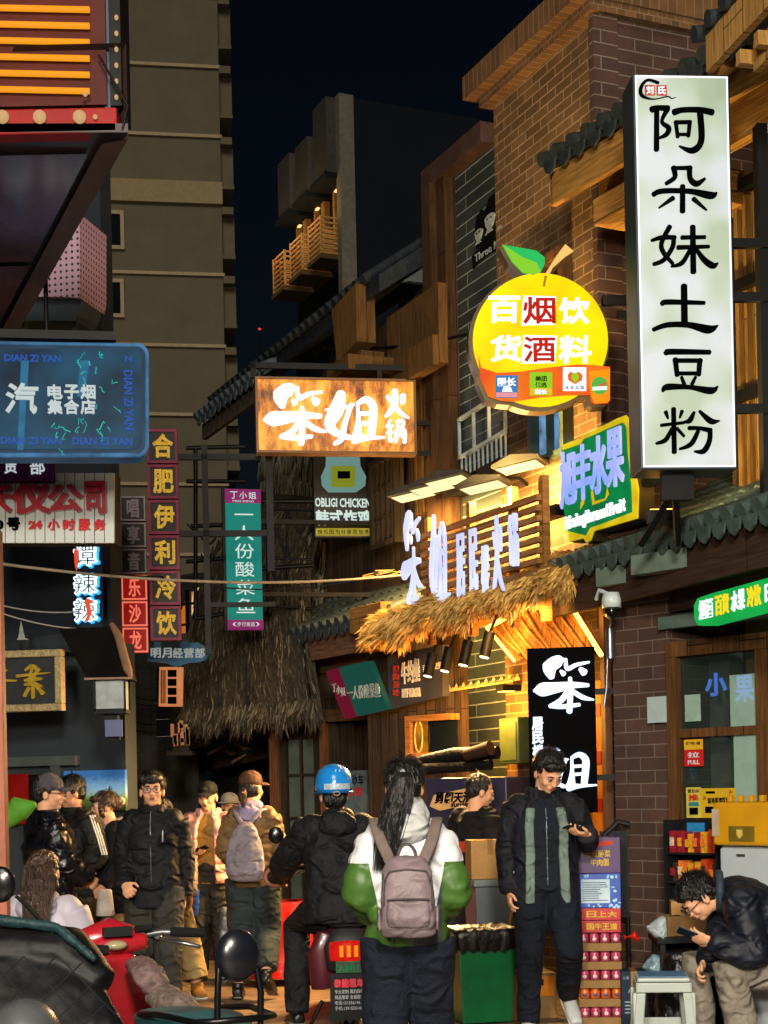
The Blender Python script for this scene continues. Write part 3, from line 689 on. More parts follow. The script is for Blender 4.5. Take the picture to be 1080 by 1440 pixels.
for i, (px, py, d) in enumerate(((585, 700, 12.9), (612, 690, 12.6), (634, 680, 12.4), (684, 688, 11.8), (736, 660, 11.5))):
    p = W(px, py, d)
    t_ = thing('floodlight', ['slim floodlight farthest along the restaurant front, above the first big letter', 'slim floodlight second along from the far end, above the big letters', 'slim floodlight third along from the far end, highest over the big letters', 'slim floodlight above the small middle letters, next to the brick wall', 'slim floodlight mounted highest on the brick wall right of the letters'][i], 'floodlight', p, 'floodlights over the letter sign')
    F_ = ROW.to_3x3().to_4x4(); F_.translation = p
    F_ = basis(p, Vector((.93, -.36, 0)), Vector((.36, .93, 0)), Vector((0, 0, 1)))
    b = MB(F_); b.prism([(-.2, .0), (.16, .05), (.16, .07), (-.05, .085), (-.2, .02)], -.16, .16); b.build('housing', FLOOD, t_)
    b = MB(F_); b.add([(-.17, -.13, -.0085), (.13, -.13, .0332), (.13, .13, .0332), (-.17, .13, -.0085)], [(3, 2, 1, 0)]); b.build('lens', EM('flood_lens', (1, .84, .4), 1.1), t_)
    b = MB(F_); b.tube([(.1, 0, .06), (.2, .2, .1), (.25, .45, .05)], .015, 6); b.build('arm', BLACKM, t_)
    lamp('flood_lamp', p + Vector((0, 0, -.05)), Vector((.25, .3, -1)) if i < 4 else Vector((.5, .5, -.8)), (1, .6, .16), 40, .2, 'AREA', R(165), t_)
x_, z_ = hit(712, 972, ROW, .1)
T = thing('wall_sconce', 'little black wall lamp on the amber brick wall under the bunting', 'lamp', ROW @ Vector((x_, -.1, z_)))
b = MB(ROW); b.box(x_ - .06, -.16, z_, x_ + .06, -.004, z_ + .05); b.build('housing', BLACKM, T); b = MB(ROW); b.box(x_ - .05, -.15, z_ - .006, x_ + .05, -.05, z_ - .001); b.build('lens', EM('amber_strip', ''), T)
lamp('sconce_lamp', ROW @ Vector((x_, -.4, z_ - .15)), None, (1, .44, .06), 95, .08, 'POINT', parent=T)
# amber wash light up the brick wall
T = thing('wall_washer', 'small box uplight on the shop ledge washing the brick wall amber', 'lamp', ROW @ Vector((-.25, -.3, 3.45)))
b = MB(ROW); b.box(-.4, -.35, 3.42, -.1, -.25, 3.5); b.build('housing', BLACKM, T)
b = MB(ROW); b.box(-.38, -.33, 3.502, -.12, -.27, 3.508); b.build('lens', EM('amber_strip', (1.0, .45, .06), 7), T)
lamp('washer_lamp', ROW @ Vector((-.45, -.62, 3.56)), (.3, .15, 1), (1, .62, .2), 62, .15, 'AREA', R(150), T)
# ================================================================ SIGNS OVER THE STREET, RIGHT SIDE
def vframe(a, b):
    A, B_ = W(*a), W(*b); x = Vector((B_.x - A.x, B_.y - A.y, 0)).normalized()
    return basis(A, x, Vector((-x.y, x.x, 0)), Vector((0, 0, 1)))
def px2(M_, e=0): return lambda x, y: hit(x, y, M_, e)
def poly(f, pts): return [f(*p) for p in pts]
def recrop(f, x0, y0, sc_): return lambda x, y: f(x0 + x / sc_, y0 + y / sc_)
def ptext(mb, f, s, x0, y0, x1, y1, **k):
    a, c_ = f(x0, y1), f(x1, y0); b_, d_ = f(x0, y0), f(x1, y1)
    xa, xb = (a[0] + b_[0]) / 2, (c_[0] + d_[0]) / 2; za, zb = (a[1] + d_[1]) / 2, (b_[1] + c_[1]) / 2
    return text(mb, s, xa, za, xb, zb, **k)
LETW = EM('sign_white', '#eef2ff', 1.3)
# hanging wooden hot-pot sign
S, w, h = frame((362, 533, 13.0), (581, 537, 12.9), (364, 633, 13.0))
T = thing('hotpot_sign', 'rust-brown hanging signboard with white brush letters for a hot-pot shop, lit from inside', 'sign', S @ Vector((w / 2, 0, -h)))
b = MB(S); b.box(0, 0, -h, w, .12, 0); 
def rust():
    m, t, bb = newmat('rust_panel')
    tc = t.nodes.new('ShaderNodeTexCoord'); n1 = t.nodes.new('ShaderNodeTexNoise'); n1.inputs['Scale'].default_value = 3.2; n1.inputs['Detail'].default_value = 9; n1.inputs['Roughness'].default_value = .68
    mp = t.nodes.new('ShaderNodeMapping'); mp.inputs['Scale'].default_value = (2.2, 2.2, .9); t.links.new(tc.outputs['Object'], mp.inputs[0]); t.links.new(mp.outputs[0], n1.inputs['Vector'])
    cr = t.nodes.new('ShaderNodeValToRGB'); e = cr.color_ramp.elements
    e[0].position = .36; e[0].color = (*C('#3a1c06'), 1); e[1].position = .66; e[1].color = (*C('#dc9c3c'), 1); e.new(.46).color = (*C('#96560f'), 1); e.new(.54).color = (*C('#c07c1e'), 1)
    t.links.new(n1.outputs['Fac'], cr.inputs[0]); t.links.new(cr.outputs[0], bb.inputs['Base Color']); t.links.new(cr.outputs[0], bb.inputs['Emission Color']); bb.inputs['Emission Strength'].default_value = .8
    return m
b.build('panel', rust(), T)
b = MB(S)
for p in ((-.02, -.012, -h - .02, w + .02, .13, -h - .001), (-.02, -.012, .001, w + .02, .13, .02), (-.02, -.012, -h, -.001, .13, 0), (w + .001, -.012, -h, w + .02, .13, 0)): b.box(*p)
b.build('frame', M('rust_frame', '#6b4a2b', .5, .4), T)
b = MB(S); fx = (4, w - .01)
brush(b, [BEN, JIE, HUO, GUO], (32, 40, 1058, 500), (0, 0, w, -h), y=-.002, dep=.03); b.build('lettering', LETW, T)
b = MB(S); b.box(-.05, .03, .1, w + .45, .07, .15); b.box(-.05, .03, .021, -.01, .07, .15); b.box(w - .3, .03, .021, w - .26, .07, .1); b.box(w + .02, .04, -h * .6, w + .5, .075, -h * .6 + .04); b.box(w + .02, .04, -h - .02, w + .5, .075, -h + .02); b.box(w + .45, .03, -h - .05, w + .5, .08, .15); b.build('bracket', BLACKM, T)
# tall white noodle sign
S, w, h = frame((893, 106, 8.6), (1023, 108, 8.45), (905, 657, 8.6))
T = thing('vertical_sign', 'tall white lit sign with six black characters stacked down it, held on a black bracket', 'sign', S @ Vector((w / 2, .1, -h)))
b = MB(S); b.box(-.012, .004, -h - .012, w + .012, .26, .012); b.build('box', M('sign_box', '#3a4448', .4, .5, .2), T, .006)
def whitelit():
    m, t, bb = newmat('white_lit'); tc = t.nodes.new('ShaderNodeTexCoord'); n1 = t.nodes.new('ShaderNodeTexNoise'); n1.inputs['Scale'].default_value = 3.5; n1.inputs['Detail'].default_value = 1
    t.links.new(tc.outputs['Object'], n1.inputs['Vector']); cr = t.nodes.new('ShaderNodeValToRGB'); e = cr.color_ramp.elements
    e[0].position = .36; e[0].color = (*C('#a9bb9a'), 1); e[1].position = .62; e[1].color = (*C('#d2d8da'), 1); e.new(.48).color = (*C('#bccab6'), 1)
    t.links.new(n1.outputs['Fac'], cr.inputs[0]); t.links.new(cr.outputs[0], bb.inputs['Emission Color']); bb.inputs['Emission Strength'].default_value = .84; bb.inputs['Base Color'].default_value = (.1, .1, .1, 1)
    return m
b = MB(S); b.box(0, 0, -h, w, .003, 0); b.build('face', whitelit(), T)
b = MB(S)
for p in ((0, -.003, -h, .008, -.0005, 0), (w - .008, -.003, -h, w, -.0005, 0), (0.008, -.003, -.008, w - .008, -.0005, 0), (.008, -.003, -h, w - .008, -.0005, -h + .008)): b.box(*p)
b.build('edge_light', EM('edge_white', '#f4f6ff', 1.4), T)
A_ = [[(180, 268, 46), (215, 256, 36), (296, 258, 42)], [(292, 262, 38), (252, 350, 26), (300, 395, 36), (285, 440, 34), (235, 466, 18)], [(215, 260, 36), (215, 550, 38)],
      [(338, 285, 46), (400, 268, 38), (520, 266, 40), (610, 282, 44)], [(350, 350, 28), (365, 458, 26)], [(345, 356, 28), (455, 352, 28)], [(450, 350, 30), (440, 452, 26)], [(365, 440, 22), (440, 440, 22)],
      [(522, 280, 44), (532, 480, 44), (470, 552, 44), (375, 522, 10)],
      [(336, 672, 38), (345, 740, 34), (285, 785, 28)], [(330, 677, 26), (460, 674, 30)], [(450, 670, 38), (455, 750, 36), (500, 785, 42), (558, 750, 20)], [(195, 862, 36), (260, 838, 36), (450, 838, 36), (600, 866, 52), (642, 848, 16)],
      [(402, 800, 38), (402, 980, 40)], [(335, 885, 36), (235, 955, 14)], [(480, 890, 36), (572, 968, 16)],
      [(312, 1085, 36), (255, 1200, 34), (270, 1270, 34), (335, 1345, 26)], [(340, 1162, 34), (332, 1230, 34), (270, 1320, 34), (200, 1350, 28)], [(185, 1184, 22), (260, 1162, 34), (350, 1162, 32)],
      [(398, 1162, 32), (562, 1158, 28)], [(370, 1232, 34), (590, 1224, 26)], [(475, 1085, 40), (481, 1405, 42)], [(455, 1250, 28), (400, 1340, 34), (325, 1365, 18)], [(505, 1250, 28), (560, 1320, 42), (620, 1358, 46), (655, 1340, 12)],
      [(415, 1500, 46), (420, 1770, 48)], [(262, 1634, 24), (292, 1615, 38), (560, 1620, 28)], [(200, 1808, 30), (300, 1775, 38), (450, 1775, 42), (590, 1806, 60), (658, 1778, 10)],
      [(295, 1976, 36), (320, 1963, 42), (600, 1966, 34)], [(355, 2015, 38), (370, 2128, 34)], [(350, 2025, 32), (540, 2025, 32)], [(530, 2020, 38), (522, 2125, 34)], [(375, 2115, 28), (515, 2115, 28)], [(400, 2140, 22), (420, 2190, 28)], [(500, 2140, 22), (475, 2190, 28)],
      [(268, 2238, 22), (302, 2210, 46), (460, 2212, 32), (610, 2236, 50), (660, 2204, 8)],
      [(290, 2385, 30), (306, 2430, 16)], [(405, 2380, 28), (390, 2425, 16)], [(258, 2478, 24), (420, 2460, 22)], [(345, 2362, 34), (352, 2668, 36)], [(335, 2500, 26), (290, 2580, 34), (225, 2605, 20)], [(370, 2500, 24), (420, 2555, 20)],
      [(490, 2388, 22), (460, 2445, 38), (420, 2455, 16)], [(530, 2380, 20), (610, 2450, 42), (672, 2448, 10)], [(455, 2498, 30), (530, 2500, 28), (610, 2516, 36)], [(605, 2515, 34), (600, 2590, 36), (560, 2660, 40), (495, 2662, 14)], [(520, 2520, 28), (470, 2610, 36), (390, 2645, 18)]]
fx = lambda x, y: ((x - 62 - (y - 28) * 72 / 2742) / 656 * w, -(y - 28) / 2742 * h)
INK = M('ink_black', '#040506', .8, 0, .1, spec=0)
b = MB(S)
for s_ in A_: stroke(b, s_, fx, 1, -.0005, .004)
b.build('characters', INK, T)
b = MB(S)
for s_ in ([(225, 80, 22), (150, 62, 18), (105, 110, 26), (110, 170, 24), (190, 195, 8), (290, 175, 7), (320, 188, 5), (350, 180, 3)],): stroke(b, s_, fx, 1, -.0005, .003)
b.build('swirl_mark', INK, T)
b = MB(S)
for (xa, xb) in ((132, 203), (215, 285)):
    a, c_ = fx(xa, 168), fx(xb, 96); b.box(a[0], -.004, a[1], c_[0], -.0005, c_[1], 0)
text(b, '刘', *fx(142, 160), *fx(193, 104), -.0042, .002, .02, 1); text(b, '氏', *fx(225, 160), *fx(276, 104), -.0042, .002, .02, 1)
b.build('seal_mark', [M('seal_red', '#a8341f', .5), EM('edge_white', '#f4f6ff', 1.4)], T)
b = MB(S); zs = (-1.02, -.72, -1.52, -1.62, -.25)
for z in (-.42 * h, -.56 * h, -.85 * h): b.box(w + .013, .1, z, w + .7, .14, z + .05)
b.box(w * .25, .1, -h - .16, w * .6, .15, -h - .012); b.tube([(w * .4, .12, -h - .1), (w * .62, .5, -h - .35)], .02, 6); b.tube([(w * .4, .12, -h - .1), (w * .2, .5, -h - .35)], .02, 6)
b.box(w + .2, .12, -h - .2, w + .26, .2, -.2)
b.build('bracket', BLACKM, T)
# round fruit sign
S = frame((665, 385, 10.35), (857, 385, 10.1), (669, 575, 10.35))[0]; f = px2(S)
T = thing('fruit_sign', 'round yellow fruit-shaped lit sign with a green leaf and a red ribbon of small badges', 'sign', S @ Vector((.45, .05, -.9)))
circ = [(760 + 95 * cos(2 * pi * k / 48), 478 + 94 * sin(2 * pi * k / 48)) for k in range(48)]
rib = recrop(f, 650, 330, 4.696)
ribbon = [(105, 800), (125, 880), (230, 915), (400, 905), (560, 880), (760, 860), (860, 862), (975, 875), (975, 1095), (960, 1115), (880, 1122), (850, 1110), (842, 1060), (700, 1062), (520, 1075), (330, 1105), (250, 1098), (170, 1070), (120, 960)]
leaf = [(265, 65), (380, 85), (490, 105), (545, 150), (545, 195), (520, 245), (470, 268), (400, 250), (330, 180), (290, 110)]
leaf2 = [(265, 65), (400, 150), (490, 185), (520, 245), (470, 268), (400, 250), (330, 180), (290, 110)]
stem = [(550, 255), (590, 190), (640, 115), (680, 62), (735, 108), (680, 145), (600, 215), (575, 265)]
b = MB(S)
b.prism([(f(*p)[0] * 1.0, f(*p)[1]) for p in [(758 + 99 * cos(2 * pi * k / 48), 480 + 98 * sin(2 * pi * k / 48)) for k in range(48)]], .012, .14)
b.prism([rib(x - 18, y + 18) for x, y in ribbon], .014, .139); b.prism([rib(x - 22, y + 16) for x, y in leaf], .015, .138); b.prism([rib(x + 0, y + 12) for x, y in stem], .016, .137)
b.build('body', M('sign_body', '#4a3f28', .35, .6), T)
b = MB(S); b.prism(poly(f, circ), 0, .011); b.build('fruit_face', EM('fruit_yellow', '#f4d806', 1.05, .2, 2.2, '#d8a800'), T)
b = MB(S); b.prism(poly(rib, ribbon), -.008, -.001); b.build('ribbon', EM('ribbon_red', '#d8491a', .85, .2, 4, '#e07a18'), T)
b = MB(S); b.prism(poly(rib, [(835, 905), (973, 890), (973, 1095), (955, 1112), (870, 1118), (848, 1060), (842, 1000)]), -.011, -.0085); b.build('ribbon_tail', EM('tail_orange', '#ee8a10', .9), T)
b = MB(S); b.prism(poly(rib, leaf), 0, .014, 0); b.prism(poly(rib, leaf2), -.004, -.0005, 1); b.build('leaf', [EM('leaf_green', '#28b860', .8), EM('leaf_lime', '#7fc82e', .8)], T)
b = MB(S); b.prism(poly(rib, stem), -.002, .013); b.prism(poly(rib, [(545, 270), (530, 340), (545, 345), (560, 275)]), -.006, -.0005, 1); b.build('stem', [EM('stem_tan', '#e6bb6a', .85), EM('stem_shade', '#a8840a', .7)], T)
b = MB(S)
for s_, x0, y0, x1, y1 in (('百', 175, 410, 375, 580), ('饮', 640, 420, 838, 590), ('货', 188, 668, 385, 838), ('料', 640, 672, 850, 848)): ptext(b, rib, s_, x0, y0, x1, y1, y=-.001, dep=.012, bold=.03, shear=.05)
for x0, y0, x1, y1 in ((388, 405, 620, 600), (390, 665, 625, 852)): b.prism(poly(rib, [(x0 + 15, y0), (x1, y0 + 5), (x1 - 12, y1 - 5), (x0, y1)]), -.008, -.001)
b.build('white_characters', LETW, T)
b = MB(S); ptext(b, rib, '烟', 402, 415, 612, 590, y=-.009, dep=.004, bold=.024); ptext(b, rib, '酒', 405, 678, 612, 842, y=-.009, dep=.004, bold=.024); b.build('red_characters', EM('char_red', '#b8200c', .75), T)
BADGE = 'badge'
bd = MB(S); bd.prism(poly(rib, [(218, 932), (366, 932), (366, 1080), (218, 1080)]), -.012, -.0085, 0); bd.prism(poly(rib, [(222, 1045), (362, 1045), (362, 1076), (222, 1076)]), -.014, -.0125, 2)
ptext(bd, rib, '团长', 232, 948, 352, 1004, y=-.0125, dep=.003, bold=.03, mi=1); bd.prism(poly(rib, [(262, 1040), (270, 1012), (294, 1000), (318, 1012), (330, 1040)]), -.0145, -.0125, 1)
bd.build(BADGE, [EM('badge_blue', '#3c78b4', .8), LETW, EM('badge_pink', '#d8909a', .8)], T)
bd = MB(S); bd.prism(poly(rib, [(444, 912), (592, 912), (592, 1064), (444, 1064)]), -.012, -.0085, 0); bd.prism(poly(rib, [(448, 1018), (588, 1018), (588, 1060), (448, 1060)]), -.014, -.0125, 2)
ptext(bd, rib, '美团', 480, 936, 556, 972, y=-.0125, dep=.003, bold=.02, mi=1); ptext(bd, rib, '优选', 480, 978, 556, 1012, y=-.0125, dep=.003, bold=.02, mi=1); ptext(bd, rib, '团长', 480, 1026, 556, 1056, y=-.0145, dep=.003, bold=.02, mi=3)
bd.build(BADGE, [EM('badge_lime', '#86c420', .8), INK, EM('badge_gold', '#d8b42a', .8), LETW], T)
bd = MB(S); bd.prism(poly(rib, [(664, 880), (816, 880), (816, 1034), (664, 1034)]), -.012, -.0085, 0)
bd.prism(poly(rib, [(692, 930), (710, 908), (740, 918), (768, 908), (794, 930), (790, 965), (742, 992), (698, 965)]), -.0135, -.0125, 1); bd.prism(poly(rib, [(722, 925), (742, 915), (764, 925), (766, 955), (742, 982), (720, 955)]), -.0145, -.0138, 2)
for k in (-14, 0, 14): bd.prism(poly(rib, [(740 + k - 3, 900), (740 + k + 3, 900), (740 + k * 1.4, 888)]), -.0145, -.0125, 3)
ptext(bd, rib, '多多买菜', 676, 1002, 806, 1028, y=-.0125, dep=.003, bold=.01, mi=3); bd.build(BADGE, [LETW, EM('badge_orange', '#d8622a', .8), EM('badge_lime', '#86c420', .8), INK], T)
bd = MB(S); bd.prism(poly(rib, [(905 + 54 * cos(k * pi / 12), 1000 + 58 * sin(k * pi / 12)) for k in range(24)]), -.014, -.0115, 0); bd.prism(poly(rib, [(858, 1010), (952, 1005), (952, 1028), (858, 1032)]), -.016, -.0145, 1)
bd.prism(poly(rib, [(885, 1000), (950, 975), (948, 995), (915, 1004)]), -.0165, -.0145, 2); bd.build(BADGE, [EM('badge_green', '#4aa848', .8), LETW, EM('char_red2', '#d0522a', .8)], T)
b = MB(S); a, c_ = f(850, 425), f(905, 412); b.box(a[0], .04, a[1], c_[0] + .1, .1, c_[1]); b.box(a[0] + .1, .05, a[1] - .09, c_[0], .09, a[1] - .04); b.build('bracket', BLACKM, T)
# cut-out fruit shop sign
S = vframe((790, 625, 10.75), (886, 586, 9.95)); f = px2(S); k7 = recrop(f, 770, 580, 7.2)
T = thing('cutout_sign', 'stepped green and yellow cut-out sign with lavender characters over an English line', 'sign', S @ Vector((.4, .05, -.8)))
out = [(150, 330), (240, 292), (330, 270), (365, 232), (455, 190), (520, 150), (620, 105), (700, 62), (790, 28), (830, 80), (855, 330), (880, 420), (880, 600), (915, 780), (905, 1070), (700, 1130), (460, 1200), (430, 1290), (390, 1318), (360, 1270), (225, 1308), (205, 1220), (175, 1000), (160, 700)]
inn = [(158, 385), (350, 320), (380, 270), (500, 220), (620, 165), (770, 105), (800, 150), (815, 420), (850, 740), (860, 1010), (600, 1110), (430, 1170), (390, 1245), (215, 1200), (175, 980), (165, 700)]
b = MB(S); b.prism([k7(x + 6, y + 10) for x, y in out], .012, .12); b.build('body', M('sign_body', '#4a3f28', .35, .6), T)
b = MB(S); b.prism(poly(k7, out), 0, .011); b.build('yellow_plate', EM('plate_yellow', '#dfc61c', .85, .2, 5, '#b9a010'), T)
b = MB(S); b.prism(poly(k7, inn), -.01, -.001); b.build('green_plate', EM('plate_green', '#0b8a48', .75, .3, 5, '#07683a'), T)
b = MB(S)
b.prism(poly(k7, [(355, 900), (372, 890), (375, 850), (390, 850), (385, 920), (345, 985)]), -.013, -.011, 1); b.prism(poly(k7, [(455, 800), (475, 795), (490, 900), (600, 870), (620, 760), (635, 830), (600, 890), (470, 940)]), -.013, -.011, 1)
b.build('yellow_drip', [EM('plate_yellow', '', 1), EM('plate_yellow', '', 1)], T)
b = MB(S)
for s_, x0, y0, x1, y1 in (('旭', 152, 390, 310, 950), ('丰', 300, 330, 460, 880), ('水', 460, 245, 625, 815), ('果', 622, 170, 790, 745)): ptext(b, k7, s_, x0, y0, x1, y1, y=-.011, dep=.015, bold=.03)
b.build('characters', EM('char_lavender', '#b4b8f4', .95, .3, 3, '#7f9cf0'), T)
b = MB(S); 
eng = 'RisingHornestFruit'
for i, ch in enumerate(eng):
    x0 = 205 + i * 34.2; yb = 1185 - i * 10.8; hh = {'g': (100, -38)}.get(ch, (130 if ch in 'RHFti' else 95, 0)); ptext(b, k7, ch, x0, yb - hh[0], x0 + (30 if ch not in 'it' else 18), yb - hh[1], y=-.011, dep=.012, bold=.02)
b.build('english_line', LETW, T)
b = MB(S); a = k7(900, 560); b.box(a[0], .03, a[1], a[0] + .5, .09, a[1] + .05); a = k7(905, 760); b.box(a[0], .03, a[1], a[0] + .5, .09, a[1] + .05); b.build('bracket', BLACKM, T)
# black vertical sign of the restaurant
S, w, h = frame((741, 912, 10.55), (836, 909, 10.4), (755, 1144, 10.55)); 
T = thing('black_sign', 'black upright sign with white glowing brush characters on two arms from a downpipe', 'sign', S @ Vector((w / 2, .05, -h)))
b = MB(S); b.box(0, 0, -h, w, .12, 0); b.build('box', M('gloss_black', '#030304', .7, 0, .1, spec=.03), T, .004)
b = MB(S); f9 = (58, 52, 640, 1345)
def r9(x0, y0, x1, y1): return ((x0 - 62) / 530 * w, -(y0 - 55) / 1290 * h, (x1 - 62) / 530 * w, -(y1 - 55) / 1290 * h)
brush(b, [BEN], (65, 70, 475, 470), r9(108, 122, 575, 572), y=-.012, dep=.02)
b.build('brush_character', EM('halo_white', '#e8ecff', 1.6), T); b = MB(S)
brush(b, [JIE], (470, 120, 865, 455), r9(165, 850, 590, 1175), y=-.012, dep=.02)
b.build('brush_character', EM('halo_white', '#e8ecff', 1.6), T)
b = MB(S)
for i, ch in enumerate('居民楼'): r_ = r9(92, 595 + i * 108, 175, 692 + i * 108); text(b, ch, r_[0], r_[3], r_[2], r_[1], -.012, .02, .045)
b.build('small_characters', EM('halo_white', '', 1), T)
b = MB(S)
brush(b, [BEN], (65, 70, 475, 470), r9(104, 118, 579, 576), y=-.002, dep=.004); b.build('halo_backing', EM('halo_blue', '#7fb4e0', 1.2), T); b = MB(S); brush(b, [JIE], (470, 120, 865, 455), r9(160, 846, 594, 1179), y=-.002, dep=.004); b.build('halo_backing', EM('halo_blue', '#7fb4e0', 1.2), T)
b = MB(S)
for z in (-.27, -.79): b.box(w + .001, .04, z * h - .02, w + .2, .07, z * h + .02)
b.build('bracket', BLACKM, T)
# poster behind it on the brick
b = MB(ROW); a, c_ = hit(838, 1290, ROW, .04), hit(858, 955, ROW, .04); b.box(a[0], -.05, a[1], c_[0], -.03, c_[1], 0)
for i in range(4): z = a[1] + (c_[1] - a[1]) * (.25 + .2 * i); b.box(a[0] + .05, -.055, z, a[0] + .14, -.0505, z + .09, 1)
solo(b, 'poster', [M('poster_orange', '#d07f1c', .5, 0, .2), M('poster_red', '#b5230e', .5)], 'narrow orange poster strip behind the black upright sign', 'poster')
# dark burger sign
S = vframe((545, 925, 13.08), (622, 905, 12.62)); f = px2(S); k3 = recrop(f, 450, 880, 3.484)
T = thing('burger_sign', 'charcoal shop sign for beef burgers tucked under the golden thatch', 'sign', S @ Vector((.6, 0, -.5)))
b = MB(S); b.prism(poly(k3, [(330, 150), (600, 92), (600, 345), (338, 412)]), 0, .08); b.build('panel', M('charcoal_panel', '#3a3a40', .5, 0, .15), T)
b = MB(S)
for i, ch in enumerate('牛约堡'): ptext(b, k3, ch, 402 + i * 30, 180 - i * 10, 430 + i * 30, 285 - i * 7, y=-.001, dep=.01, bold=.03)
ptext(b, k3, 'BEEF BURGER', 405, 305, 495, 350, y=-.001, dep=.01, bold=.03)
for i, ch in enumerate('手作牛肉汉堡'): ptext(b, k3, ch, 502 + i * 15.5, 192 - i * 3, 516 + i * 15.5, 225 - i * 3, y=-.001, dep=.004, bold=.0)
b.build('lettering', M('cream_letter', '#cfc6b2', .6), T)
b = MB(S); column(b, '招牌美味', *k3(360, 348), *k3(388, 190), y=-.001, dep=.006, bold=.02); b.build('red_lettering', M('red_letter', '#a83a34', .6), T)
# tilted sauerkraut-fish sign
S, w, h = frame((460, 943, 14.2), (521, 931, 13.8), (500, 1010, 14.0))
S = frame((459, 944, 14.3), (522, 930, 13.8), (459, 1014, 14.3))[0]; f = px2(S); k3 = recrop(f, 450, 880, 3.484)
T = thing('tilted_sign', 'leaning teal and maroon shop board for sour-cabbage fish', 'sign', S @ Vector((.3, 0, -.4)))
b = MB(S); b.prism(poly(k3, [(28, 225), (90, 205), (180, 440), (118, 455)]), 0, .05, 1); b.prism(poly(k3, [(90, 205), (240, 172), (330, 405), (180, 440)]), 0, .05, 0); b.build('panel', [EM('teal_panel', '#1f5a4c', .5), EM('maroon_panel', '#7c1832', .5)], T)
b = MB(S)
for i, ch in enumerate('一人份酸菜鱼'): ptext(b, k3, ch, 135 + i * 27, 298 - i * 4, 160 + i * 27, 360 - i * 2, y=-.001, dep=.006, bold=.01, shear=-.2)
for i, ch in enumerate('丁小姐'): ptext(b, k3, ch, 60 + i * 22, 285 + i * 8, 80 + i * 22, 325 + i * 10, y=-.001, dep=.006, bold=.01, shear=-.2)
b.build('lettering', M('pale_letter', '#b9c4bc', .5), T)
# teal vertical sign over the street
S, w, h = frame((317, 688, 14.2), (366, 689, 14.1), (320, 884, 14.2))
T = thing('teal_sign', 'teal vertical sign with purple ends and thin white characters', 'sign', S @ Vector((w / 2, 0, -h)))
b = MB(S); b.box(0, 0, -h, w, .1, 0, 0); b.box(-.004, -.004, -.2 * .62, w + .004, .104, .004, 1); b.box(-.004, -.004, -h - .004, w + .004, .104, -h + .08, 1)
b.build('box', [EM('teal_lit', '#1a8c80', .62, .15, 2), EM('purple_lit', '#8c2c6c', .6)], T)
b = MB(S); column(b, '一人份酸菜鱼', w * .24, -h * .9, w * .78, -h * .115, .18, y=-.001, dep=.006, bold=.0); row(b, '丁小姐', w * .1, -.085, w * .9, -.02, .2, y=-.005, dep=.004, bold=0); text(b, 'MISS DING', w * .2, -.115, w * .8, -.098, -.005, .003, 0)
row(b, '(步行街店)', w * .12, -h + .02, w * .9, -h + .06, .15, y=-.005, dep=.003, bold=0); b.build('lettering', EM('thin_white', '#c8dcd6', .85), T)
b = MB(S); b.box(w + .005, .03, -.3, w + 1.2, .07, -.26); b.box(w + .005, .03, -h + .3, w + 1.1, .07, -h + .34); b.box(-.03, .02, -h - .02, -.005, .08, .02); b.build('bracket', BLACKM, T)
# fried chicken sign (its character figure is left out: a plain rounded plate stands there)
S = frame((441, 632, 14.6), (520, 634, 14.4), (443, 755, 14.6))[0]; f = px2(S); k2 = recrop(f, 280, 600, 2.7)
T = thing('chicken_sign', 'dark fried-chicken sign with a green plate and yellow strip, under the hot-pot signboard', 'sign', S @ Vector((.26, 0, -.8)))
b = MB(S); b.prism(poly(k2, [(432, 60), (652, 60), (650, 420), (440, 420)]), 0, .1); b.build('panel', M('black_panel', '#0c1012', .4), T)
b = MB(S); b.prism(poly(k2, [(482, 85), (608, 85), (612, 150), (634, 190), (630, 225), (596, 250), (490, 250), (466, 225), (462, 190), (480, 150)]), -.008, -.001, 0); b.prism(poly(k2, [(500, 150), (592, 150), (590, 230), (502, 230)]), -.012, -.0085, 1); b.prism(poly(k2, [(525, 170), (572, 170), (572, 198), (525, 198)]), -.015, -.0125, 2); b.build('green_plate', [EM('plate_mint', '#7aa8a4', .5), EM('plate_olive', '#8c9a2a', .55), INK], T)
b = MB(S); ptext(b, k2, 'OBLIGI CHICKEN', 440, 272, 650, 306, y=-.001, dep=.008, bold=.02)
for i, ch in enumerate('韩式炸鸡'): ptext(b, k2, ch, 443 + i * 53, 318, 492 + i * 53, 374, y=-.001, dep=.008, bold=.035)
b.build('lettering', EM('thin_white', '', 1), T)
b = MB(S); b.prism(poly(k2, [(443, 386), (650, 386), (650, 414), (443, 414)]), -.006, -.001, 0)
for i, ch in enumerate('快乐因为分享而加倍'): ptext(b, k2, ch, 450 + i * 22, 391, 468 + i * 22, 410, y=-.0065, dep=.002, bold=.01, mi=1)
b.build('yellow_strip', [EM('strip_yellow', '#b8a838', .6), INK], T)

# ================================================================ NEAR RIGHT: SHOP UNDER THE TILED EAVE
T = thing('corner_shop', 'corner grocery shop with glazed wooden doors, tiled eave and brown brick pier', 'shop', G(960, 9.8))
ME = vframe((768, 812, 11.0), (1092, 690, 8.45)); wE = (W(1092, 690, 8.45) - W(768, 812, 11.0)).length
ME = ME @ Matrix.Translation((0, 0, .02)); EAVE_W = wE + .8
tile_eave(T, ME, EAVE_W, 1.5, .72, .15, .24, M('roof_tile_green', '#3c4a46', .5, 0, .35, 14, .3, 30), WOOD('eave_brown', '#3f3026', '#32261d', .5, False), True, True)
SH = basis(Vector((0, 0, 0)) + G(945, 10.15), (G(1092, 9.55) - G(945, 10.15)).normalized(), Vector((0, 0, 1)).cross((G(1092, 9.55) - G(945, 10.15)).normalized()), Vector((0, 0, 1)))
hs = lambda px, py=1000: hit(px, py, SH)
